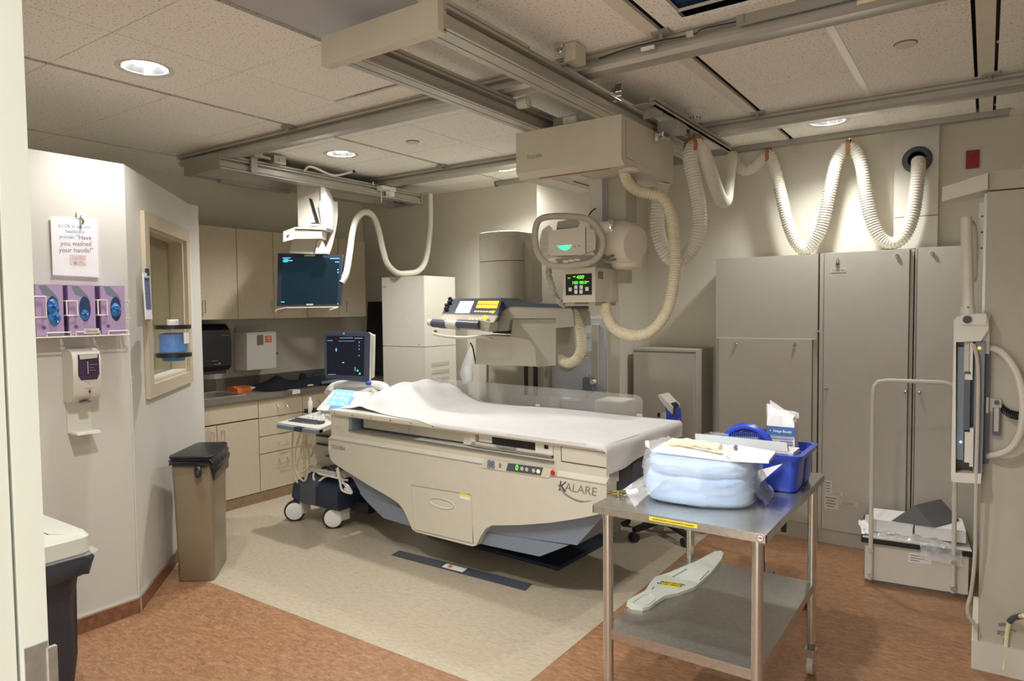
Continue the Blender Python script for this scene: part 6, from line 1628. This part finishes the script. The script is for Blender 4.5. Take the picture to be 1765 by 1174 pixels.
def crect(hx, hy, z, r=0.03, n=6):
    pts_ = []
    for sx, sy, a0_ in ((1, 1, 0), (-1, 1, 90), (-1, -1, 180), (1, -1, 270)):
        for i in range(n + 1):
            a = math.radians(a0_ + 90 * i / n)
            pts_.append(CC + V((sx * (hx - r) + r * math.cos(a), sy * (hy - r) + r * math.sin(a), z)))
    return pts_


for nm, off in (('bin_half', -0.076), ('bin_half', 0.076)):
    CC = V((-0.735, 2.865 + off, 0))
    B().loft([crect(0.150, 0.062, CTZ + 0.006, .025), crect(0.145, 0.058, CTZ + 0.0015, .025), crect(0.153, 0.066, CTZ + 0.02, .028), crect(0.162, 0.073, CTZ + 0.140, .03), crect(0.157, 0.068, CTZ + 0.140, .028), crect(0.147, 0.060, CTZ + 0.02, .024)]).done(nm, 'blue', cd)
CC = V((-0.735, 2.865, 0))
B().loft([crect(0.158, 0.145, CTZ + 0.128, .03), crect(0.172, 0.160, CTZ + 0.128, .035), crect(0.178, 0.166, CTZ + 0.150, .035), crect(0.158, 0.146, CTZ + 0.150, .03), crect(0.158, 0.145, CTZ + 0.128, .03)], cap=False).done('rim', 'blue', cd)
hpts = [V(p) for p in [(-0.91,2.865,0.979),(-0.895,2.865,1.027),(-0.866,2.865,1.064),(-0.823,2.865,1.083),(-0.781,2.865,1.082),(-0.744,2.865,1.064),(-0.718,2.865,1.035),(-0.707,2.865,0.994)]]
B().tube(spline(hpts, 6), 0.0155, 10).done('handle', 'blue', cd)
b = B()
for k in range(16):
    p = V((-0.864,2.86,1.046)).lerp(V((-0.742,2.86,1.048)), k / 15)
    b.box(p + V((-0.002, -0.008, -0.012)), p + V((0.002, 0.008, 0.016)))
b.done('handle_ribs', 'blue', cd)
B().prism([(-0.865,2.8,1.05),(-0.745,2.8,1.057),(-0.735,2.8,1.03),(-0.86,2.8,1.022)], (0, 0.01, 0), 0.002).done('divider', 'acrylic', cd)
# paper bag
pg = thing('paper_bag', 'white crumpled paper bag with a blue label standing in the blue caddy', 'paper bag', (-0.665, 2.9, CTZ + 0.03))
rr = random.Random(9)
c4 = (V((-0.725, 2.865, 0)), V((-0.615, 2.865, 0)), V((-0.615, 2.935, 0)), V((-0.725, 2.935, 0)))
rings = []
N = 28
for j in range(9):
    t = j / 8
    z = CTZ + 0.02 + (1.186 - CTZ - 0.02) * t
    ring_ = []
    for i in range(N):
        s_ = i / N * 4
        k = int(s_)
        p = c4[k].lerp(c4[(k + 1) % 4], s_ - k)
        cen = V((-0.67, 2.90, 0))
        q = cen + (p - cen) * (1 - 0.08 * t)
        am = 0.007 * smooth(0.62, 0.9, t)
        q = q + V((rr.uniform(-am, am), rr.uniform(-am, am), 0)) + V((-0.004 * t, 0, 0))
        ring_.append(V((q.x, q.y, z - (0.045 * (q.x + 0.725) / 0.11 + 0.006 * math.sin(i * 0.8) if j == 8 else (0.02 * (q.x + 0.725) / 0.11 if j == 7 else 0)))))
    rings.append(ring_)
B().loft(rings).done('bag', 'paper', pg, sharp=14)
lb = B().box((-0.7265, 2.8575, 1.062), (-0.6150, 2.8605, 1.098)).done('blue_band', M.setdefault('bandblue', mat('label_blue', (0.05, 0.12, 0.33), 0.6, var=0.02)), pg)
text('+  image bandit', (-0.671, 2.857, 1.080), X_, Z_, 0.014, 'paper', lb, width=0.085) if False else text('+  Image Bandit', (-0.671, 2.857, 1.080), X_, Z_, 0.014, 'paper', lb, width=0.085)
for k in range(6):
    B().box((-0.705 + 0.03 * (k % 2), 2.8590, 1.046 - k * 0.011), (-0.625, 2.8605, 1.050 - k * 0.011)).done('label_line', 'bandblue', pg)
sb2 = thing('white_box_end', 'small white carton in the front of the blue caddy', 'carton', (-0.62, 2.80, CTZ + 0.05))
B().box((-0.70, 2.735, CTZ + 0.05), (-0.595, 2.845, CTZ + 0.158), 0.004).done('carton', 'paper', sb2)
B().box((-0.699, 2.7345, CTZ + 0.149), (-0.596, 2.736, CTZ + 0.157)).done('carton_flap', 'coolpaper', sb2)

# ================================================================ ON THE BOOTH WALLS, AND THE BINS
# sign
sn = thing('hand_washing_sign', 'white laminated hand washing sign hung on a hook above the glove boxes', 'sign', (-3.655, 1.56, 1.76))
SC = [V(p) for p in [(-3.652,1.45,2.036),(-3.652,1.657,2.046),(-3.652,1.655,1.761),(-3.652,1.45,1.765)]]
B().prism(SC, (0.003, 0, 0)).done('sheet', 'paper', sn)
B().prism([SC[0] + V((0.006, -0.004, 0.006)), SC[1] + V((0.006, 0.006, 0.006)), SC[2] + V((0.012, 0.006, -0.006)), SC[3] + V((0.014, -0.006, -0.008))], (0.0006, 0, 0)).done('plastic_sleeve', M.setdefault('sleeve', mat('clear_sleeve', (0.95, 0.95, 0.95), 0.1, alpha=0.12, spec=0.9, var=0, bump=0.4, bscale=30)), sn)
sr = (SC[1] - SC[0]).normalized()
su = (SC[0] - SC[3]).normalized()
sx_ = V((-3.6486, 0, 0))


def sp(u, v):
    p = SC[0].lerp(SC[1], u).lerp(SC[3].lerp(SC[2], u), v)
    return V((-3.6486, p.y, p.z))


WS = (SC[1] - SC[0]).length
for body, u, v, size, w_, mt in (("It's OK to ask your", 0.50, 0.135, 0.024, 0.70, 'inkblue'), ('healthcare', 0.50, 0.225, 0.024, 0.40, 'inkblue'), ('provider,', 0.33, 0.325, 0.024, 0.33, 'inkblue'), ('"Have', 0.69, 0.325, 0.032, 0.32, 'inkpurple'),
                                 ('you washed', 0.52, 0.435, 0.032, 0.66, 'inkpurple'), ('your hands?"', 0.52, 0.550, 0.032, 0.74, 'inkpurple')):
    text(body, sp(u, v), sr, su, size, mt, sn, width=w_ * WS)
ph = B().prism([sp(0.36, 0.63), sp(0.72, 0.63), sp(0.72, 0.81), sp(0.36, 0.81)], (0.0006, 0, 0)).done('printed_photo', M.setdefault('photo', mat('photo_pink_grey', (0.66, 0.56, 0.55), 0.6, var=0.25, scale=40)), sn)
for a in ([(0.52, 0.66), (0.60, 0.655), (0.71, 0.64), (0.71, 0.70), (0.62, 0.705), (0.53, 0.70)], [(0.55, 0.73), (0.62, 0.735), (0.71, 0.77), (0.71, 0.80), (0.60, 0.785), (0.55, 0.765)]):
    B().prism([sp(*q) + V((0.0007, 0, 0)) for q in a], (0.0004, 0, 0)).done('printed_hand', 'skin', ph)
B().cyl(sp(0.48, 0.775) + V((0.0007, 0, 0)), sp(0.48, 0.775) + V((0.0012, 0, 0)), 0.007, n=10).done('printed_drain', 'inkgrey', ph)
B().box((-3.657, 1.565, 2.045), (-3.645, 1.60, 2.075), 0.004).done('hook_plate', 'white', sn)
B().tube(spline([(-3.648, 1.580, 2.06), (-3.638, 1.582, 2.05), (-3.630, 1.584, 2.03), (-3.636, 1.582, 2.015)], 4), 0.005, 8).done('hook', 'chrome', sn)

# rack of glove boxes
gr_ = thing('glove_rack', 'white wire rack holding the three violet glove boxes on the booth wall', 'wire rack', (-3.60, 1.54, 1.47))
ZB, ZT = 1.478, 1.716
GB = ((1.338, 1.452), (1.474, 1.592), (1.618, 1.732))
GL = ('violet glove box on the left, blue gloves bulging out of its opening', 'violet glove box in the middle, opening dark and nearly empty', 'violet glove box on the right, crumpled blue and white glove in its opening')
wire = lambda P: B().tube([V(p) for p in P], 0.0035, 6).done('wire', 'white', gr_)
XF = -3.548
wire([(-3.655, 1.33, ZB - 0.006), (XF, 1.33, ZB - 0.006), (XF, 1.745, ZB - 0.006), (-3.655, 1.745, ZB - 0.006)])
wire([(-3.60, 1.33, ZB - 0.006), (-3.60, 1.745, ZB - 0.006)])
for y0, y1 in ((1.375, 1.475), (1.498, 1.605), (1.645, 1.740)):
    wire([(XF, y0, ZB - 0.006), (XF, y0, ZB + 0.015), (XF, y1, ZB + 0.015), (XF, y1, ZB - 0.006)])
for y0, y1, z0, z1 in ((1.30, 1.376, 1.565, 1.66), (1.462, 1.508, 1.572, 1.64), (1.600, 1.642, 1.572, 1.645)):
    wire([(-3.655, y0, z1), (XF, y0, z1), (XF, y1, z1), (XF, y1, z0), (XF, y0, z0), (-3.655, y0, z0)])
    if y0 > 1.4:
        wire([(XF, y0, z1), (XF, y0, z0)])
for z in (1.64, 1.555):
    wire([(-3.655, 1.745, z), (-3.60, 1.765, z), (-3.58, 1.765, z)])
tg = B().box((-3.5475, 1.53, 1.483), (-3.544, 1.60, 1.508)).done('rack_tag', 'offwhite', gr_)
text('Gloves', (-3.5437, 1.565, 1.4955), Y_, Z_, 0.018, 'inkgrey', tg, width=0.05)
for (y0, y1), lab in zip(GB, GL):
    g_ = thing('glove_box', lab, 'glove box', (-3.60, (y0 + y1) / 2, ZB), 'violet glove boxes in the wire rack')
    B().box((-3.654, y0, ZB), (-3.558, y1, ZT), 0.002, 1).done('carton', 'purple', g_)
    B().box((-3.640, y0 - 0.0006, ZB + 0.004), (-3.572, y0 + 0.001, ZT - 0.004)).done('carton_side', 'purpled', g_)
    ym, zm = (y0 + y1) / 2 + 0.012, 1.602
    B().prism([(-3.5585, ym + 0.026 * math.cos(2 * math.pi * i / 24), zm + 0.060 * math.sin(2 * math.pi * i / 24)) for i in range(24)], (0.0012, 0, 0)).done('opening', 'dkblue', g_)
    B().prism([(-3.5583, y0 + 0.015, ZT - 0.006), (-3.5583, y0 + 0.045, ZT - 0.004), (-3.5583, y0 + 0.085, ZT - 0.05), (-3.5583, y0 + 0.100, ZT - 0.085), (-3.5583, y0 + 0.085, ZT - 0.07), (-3.5583, y0 + 0.06, ZT - 0.055), (-3.5583, y0 + 0.03, ZT - 0.045)][::1], (0.0008, 0, 0)).done('printed_hand', 'bluegrey', g_)
    b = B()
    for k in range(4):
        a = math.pi * k / 4
        b.cyl((-3.5575, y0 + 0.03 - 0.010 * math.cos(a), ZB + 0.04 - 0.010 * math.sin(a)), (-3.5575, y0 + 0.03 + 0.010 * math.cos(a), ZB + 0.04 + 0.010 * math.sin(a)), 0.0016, n=5)
    b.done('printed_star', 'purpled', g_)
    rr = random.Random(int(y0 * 1000))
    if y0 < 1.4:
        gm = [(0, 0.012, 0.024), (0.006, -0.042, 0.026)]
    elif y0 < 1.6:
        gm = [(0.0, -0.030, 0.018)]
    else:
        gm = [(0.002, -0.006, 0.0235)]
    for dy, dz, r_ in gm:
        hts_ = [[rr.uniform(0.15, 1) for _ in range(18)] for _ in range(6)]
        rings = [[V((-3.5572 + 0.016 * (1 - (j / 5) ** 2) * hts_[j][i] * r_ / 0.022, ym + dy + r_ * (j / 5 + .02) * math.cos(2 * math.pi * i / 18) * (1 if j < 5 else rr.uniform(.8, 1.1)),
                     zm + dz + 1.45 * r_ * (j / 5 + .02) * math.sin(2 * math.pi * i / 18) * (1 if j < 5 else rr.uniform(.85, 1.1)))) for i in range(18)] for j in range(6)]
        B().loft(rings).done('glove', 'glove', g_, sharp=22)

# soap dispenser with its drip tray
dsn = thing('sanitizer_dispenser', 'white hand sanitizer dispenser with a violet window and drip tray, below the glove boxes', 'dispenser', (-3.6, 1.54, 1.15))
B().prism([(-3.657, 1.478, 1.155), (-3.657, 1.478, 1.405), (-3.60, 1.478, 1.412), (-3.558, 1.478, 1.395), (-3.545, 1.478, 1.36), (-3.552, 1.478, 1.20), (-3.575, 1.478, 1.17), (-3.60, 1.478, 1.155)], (0, 0.125, 0), 0.014, 3).done('body', 'offwhite', dsn)
B().prism([(-3.5415, 1.500 + 0.0, 1.385), (-3.5415, 1.592, 1.385), (-3.545, 1.594, 1.285), (-3.546, 1.582, 1.262), (-3.546, 1.512, 1.262), (-3.545, 1.500, 1.285)], (-0.004, 0, 0), 0.001).done('window', 'plum', dsn, 'dark violet window')
B().prism([(-3.5405, 1.505, 1.384), (-3.5405, 1.588, 1.384), (-3.5405, 1.585, 1.365), (-3.5405, 1.508, 1.362)], (-0.001, 0, 0)).done('window_glint', 'grey', dsn)
B().box((-3.5425, 1.54, 1.29), (-3.5412, 1.543, 1.35)).done('dip_tube', 'grey', dsn)
for z, w_ in ((1.332, .05), (1.318, .03), (1.305, .04)):
    B().box((-3.5432, 1.548, z), (-3.5412, 1.548 + w_ * .7, z + 0.003)).done('window_print', 'inkgrey', dsn)
for z, w_ in ((1.253, .04), (1.243, .012), (1.222, .04)):
    B().box((-3.5490, 1.548 - w_ / 2, z), (-3.5462, 1.548 + w_ / 2, z + 0.003)).done('small_print', 'grey', dsn)
B().prism([(-3.5462, 1.548, 1.214), (-3.5465, 1.554, 1.204), (-3.5467, 1.548, 1.197), (-3.5465, 1.542, 1.204)], (-0.002, 0, 0)).done('drop_mark', 'dkblue', dsn)
B().box((-3.60, 1.52, 1.150), (-3.565, 1.56, 1.158), 0.002).done('nozzle', 'grey_d', dsn)
B().box((-3.6575, 1.488, 1.0), (-3.6535, 1.596, 1.16), 0.001).done('back_plate', 'offwhite', dsn)
B().hexa([(-3.655, 1.49, 1.0), (-3.555, 1.49, 0.998), (-3.555, 1.594, 0.998), (-3.655, 1.594, 1.0), (-3.655, 1.49, 1.006), (-3.555, 1.49, 1.010), (-3.555, 1.594, 1.010), (-3.655, 1.594, 1.006)], 0.002).done('drip_tray', 'white', dsn)

# round clear dispenser on the angled wall
cw = V((-3.775, 1.985, 0)) + n2 * 0.10
cy_ = thing('round_dispenser', 'clear round dispenser with black rims and a blue roll, below the narrow notice', 'dispenser', (cw.x, cw.y, 1.33))
RD = 0.088
B().lathe((cw.x, cw.y, 1.345), [(RD, 0), (RD, 0.15)], n=32, cap=False).done('clear_tube', 'clear', cy_)
for z in (1.335, 1.490):
    B().lathe((cw.x, cw.y, z), [(0.02, 0.0), (RD + 0.003, 0.0), (RD + 0.003, 0.022), (0.02, 0.022)], n=32).done('rim_ring', 'black', cy_)
B().lathe((cw.x, cw.y, 1.36), [(0.01, 0), (0.072, 0.003), (0.070, 0.05), (0.073, 0.10), (0.05, 0.108), (0.01, 0.108)], n=28).done('blue_roll', 'glove', cy_)
B().lathe((cw.x, cw.y, 1.512), [(0.0, 0), (0.03, 0), (0.03, 0.026), (0.027, 0.03), (0.0, 0.03)], n=18).done('top_cap', 'white', cy_)
B().lathe((cw.x, cw.y, 1.31), [(0.0, 0), (0.055, 0.004), (0.06, 0.026), (0.0, 0.026)], n=20).done('outlet', 'glove', cy_)
B().obox(cw + V((0.5, -0.75, 0)).normalized() * 0 + V((0.086 * .62, -0.086 * .30, 1.44)) + V((0.028, 0.055, 0)), V((0.02, 0.012, 0)) * 0 + V((-0.012, 0.021, 0)), V((0.001, 0.0006, 0)), V((0, 0, 0.03))).done('paper_tag', 'paper', cy_)
B().obox(cw - n2 * 0.094 + V((0, 0, 1.42)), d2 * 0.03, n2 * 0.006, V((0, 0, 0.06))).done('wall_bracket', 'acrylic', cy_)
nt_ = thing('hanging_notice', 'narrow blue and white notice clipped to the window frame above the round dispenser', 'notice', FB @ V((0.235, 0.04, 1.52)))
B(FB).hexa([(0.165, 0.03, 1.545), (0.285, 0.03, 1.545), (0.285, 0.034, 1.545), (0.165, 0.034, 1.545), (0.165, 0.024, 1.80), (0.280, 0.024, 1.80), (0.280, 0.028, 1.80), (0.165, 0.028, 1.80)]).done('sheet', 'paper', nt_)
B(FB).hexa([(0.180, 0.0335, 1.60), (0.272, 0.0335, 1.60), (0.272, 0.0345, 1.60), (0.180, 0.0345, 1.60), (0.178, 0.0290, 1.775), (0.27, 0.0290, 1.775), (0.27, 0.0300, 1.775), (0.178, 0.0300, 1.775)]).done('blue_print', M.setdefault('printblue', mat('print_blue', (0.10, 0.15, 0.36), 0.6, var=0.25, scale=50)), nt_)
for k in range(7):
    z = 1.76 - k * 0.022
    B(FB).box((0.186, 0.0300 + k * .0006, z), (0.262 - 0.008 * (k % 3), 0.0312 + k * .0006, z + 0.006)).done('print_line', 'navy' if k == 0 else 'inkgrey', nt_)
B(FB).box((0.232, 0.018, 1.785), (0.252, 0.036, 1.825), 0.003).done('clip', 'navy', nt_)

# tall bin with a black liner, swing lid
bn = thing('tall_bin', 'tall taupe waste bin with a black lid and black liner against the angled booth wall', 'waste bin', (-3.82, 2.33, 0))
QB = [V(p) for p in ((-3.875, 2.125, 0), (-3.700, 2.255, 0), (-3.965, 2.51, 0), (-4.10, 2.42, 0))]
qc = sum(QB, V((0, 0, 0))) / 4


def qring(k, z, r=0.14, n=5):
    pts_ = []
    for i in range(4):
        p, a, b_ = QB[i], QB[i - 1], QB[(i + 1) % 4]
        for j in range(n):
            t = j / (n - 1)
            q = p.lerp(a, r * (1 - t) ** 2).lerp(p.lerp(b_, r), t) if False else (p + (a - p) * r * (1 - t) ** 2 + (b_ - p) * r * t ** 2)
            pts_.append(qc + (q - qc) * k + V((0, 0, z)))
    return pts_


B().loft([qring(0.95, 0.0), qring(1.0, 0.015), qring(1.04, 0.3), qring(1.12, 0.66), qring(1.14, 0.725), qring(1.10, 0.725), qring(0.9, 0.03)]).done('body', 'bin', bn)
rr = random.Random(31)
skirt = []
for j in range(8):
    t = j / 7
    r0 = qring(1.175 + 0.035 * math.sin(math.pi * min(1, t * 1.3)), 0.737 - 0.035 * t)
    for i, p in enumerate(r0):
        fr = i / len(r0)
        droop = max(0.0, math.sin(math.pi * min(1, max(0, (fr - 0.30) / 0.42)))) ** 0.7
        p.z -= (0.105 * droop + 0.012 * rr.random() + 0.008 * math.sin(i * 1.7)) * t
        o_ = p - qc
        o_.z = 0
        r0[i] = p + o_.normalized() * (rr.uniform(-0.010, 0.014) * (0.2 if j == 0 else 1) + 0.015 * droop * math.sin(math.pi * t))
    skirt.append(r0)
B().loft(skirt, cap=False).done('liner', 'bag', bn, 'black liner folded over the rim', sharp=50)
kp_ = QB[1].lerp(QB[0], 0.30) 
kp_ = qc + (kp_ - qc) * 1.24 + V((0, 0, 0.665))
b = B()
b.tube([kp_ + V((0.02 * math.cos(a), 0.012 * math.sin(a) * 0 - 0.008, 0.026 * math.sin(a))) for a in [2 * math.pi * i / 14 for i in range(14)]], 0.011, 8, True)
b.ell(kp_ + V((0.004, -0.012, -0.012)), 0.018, 0.016, 0.026)
b.done('liner_knot', 'bag', bn)
B().loft([qring(1.20, 0.737), qring(1.215, 0.740), qring(1.215, 0.747), qring(1.195, 0.751), qring(0.9, 0.757)]).done('lid', 'black', bn)

# white lidded hamper half hidden by the door jamb
hm = thing('linen_hamper', 'white lidded hamper with a dark bag, partly hidden by the door jamb', 'hamper', (-3.1, 1.15, 0))
HX0, HX1, HY0, HY1, HZ = -3.45, -2.93, 1.02, 1.255, 0.715
hr = lambda dx, z, n=6, r=0.05: [V((sx * ((HX1 - HX0) / 2 + dx - r) + r * math.cos(math.radians(a0_ + 90 * i / n)) + (HX0 + HX1) / 2, sy * ((HY1 - HY0) / 2 + dx - r) + r * math.sin(math.radians(a0_ + 90 * i / n)) + (HY0 + HY1) / 2, z)) for sx, sy, a0_ in ((1, 1, 0), (-1, 1, 90), (-1, -1, 180), (1, -1, 270)) for i in range(n + 1)]
B().loft([hr(0.0, HZ - 0.085), hr(0.012, HZ - 0.08), hr(0.012, HZ - 0.02), hr(0.0, HZ - 0.004), hr(-0.02, HZ), hr(-0.07, HZ + 0.004)]).done('lid', 'hamper', hm)
B().loft([hr(0.03, HZ - 0.088), hr(0.035, HZ - 0.084), hr(0.03, HZ - 0.08)]).done('lid_flange', 'acrylic', hm)
B().box((HX0 + 0.1, HY0 + 0.06, HZ + 0.003), (HX1 - 0.09, HY0 + 0.075, HZ + 0.012), 0.003).done('lid_grip', 'hamper', hm)
rr = random.Random(13)
rings = []
for z, k in ((0.02, -0.045), (0.2, -0.035), (0.45, -0.03), (0.54, -0.02), (0.55, 0.015), (0.60, 0.022), (HZ - 0.086, 0.008)):
    q = hr(k, z)
    rings.append([p + V((rr.uniform(-.008, .008), rr.uniform(-.008, .008), rr.uniform(-.012, .012) if .1 < z < .6 else 0)) for p in q])
B().loft(rings).done('bag', 'darkbag', hm, 'dark slate bag', sharp=60)
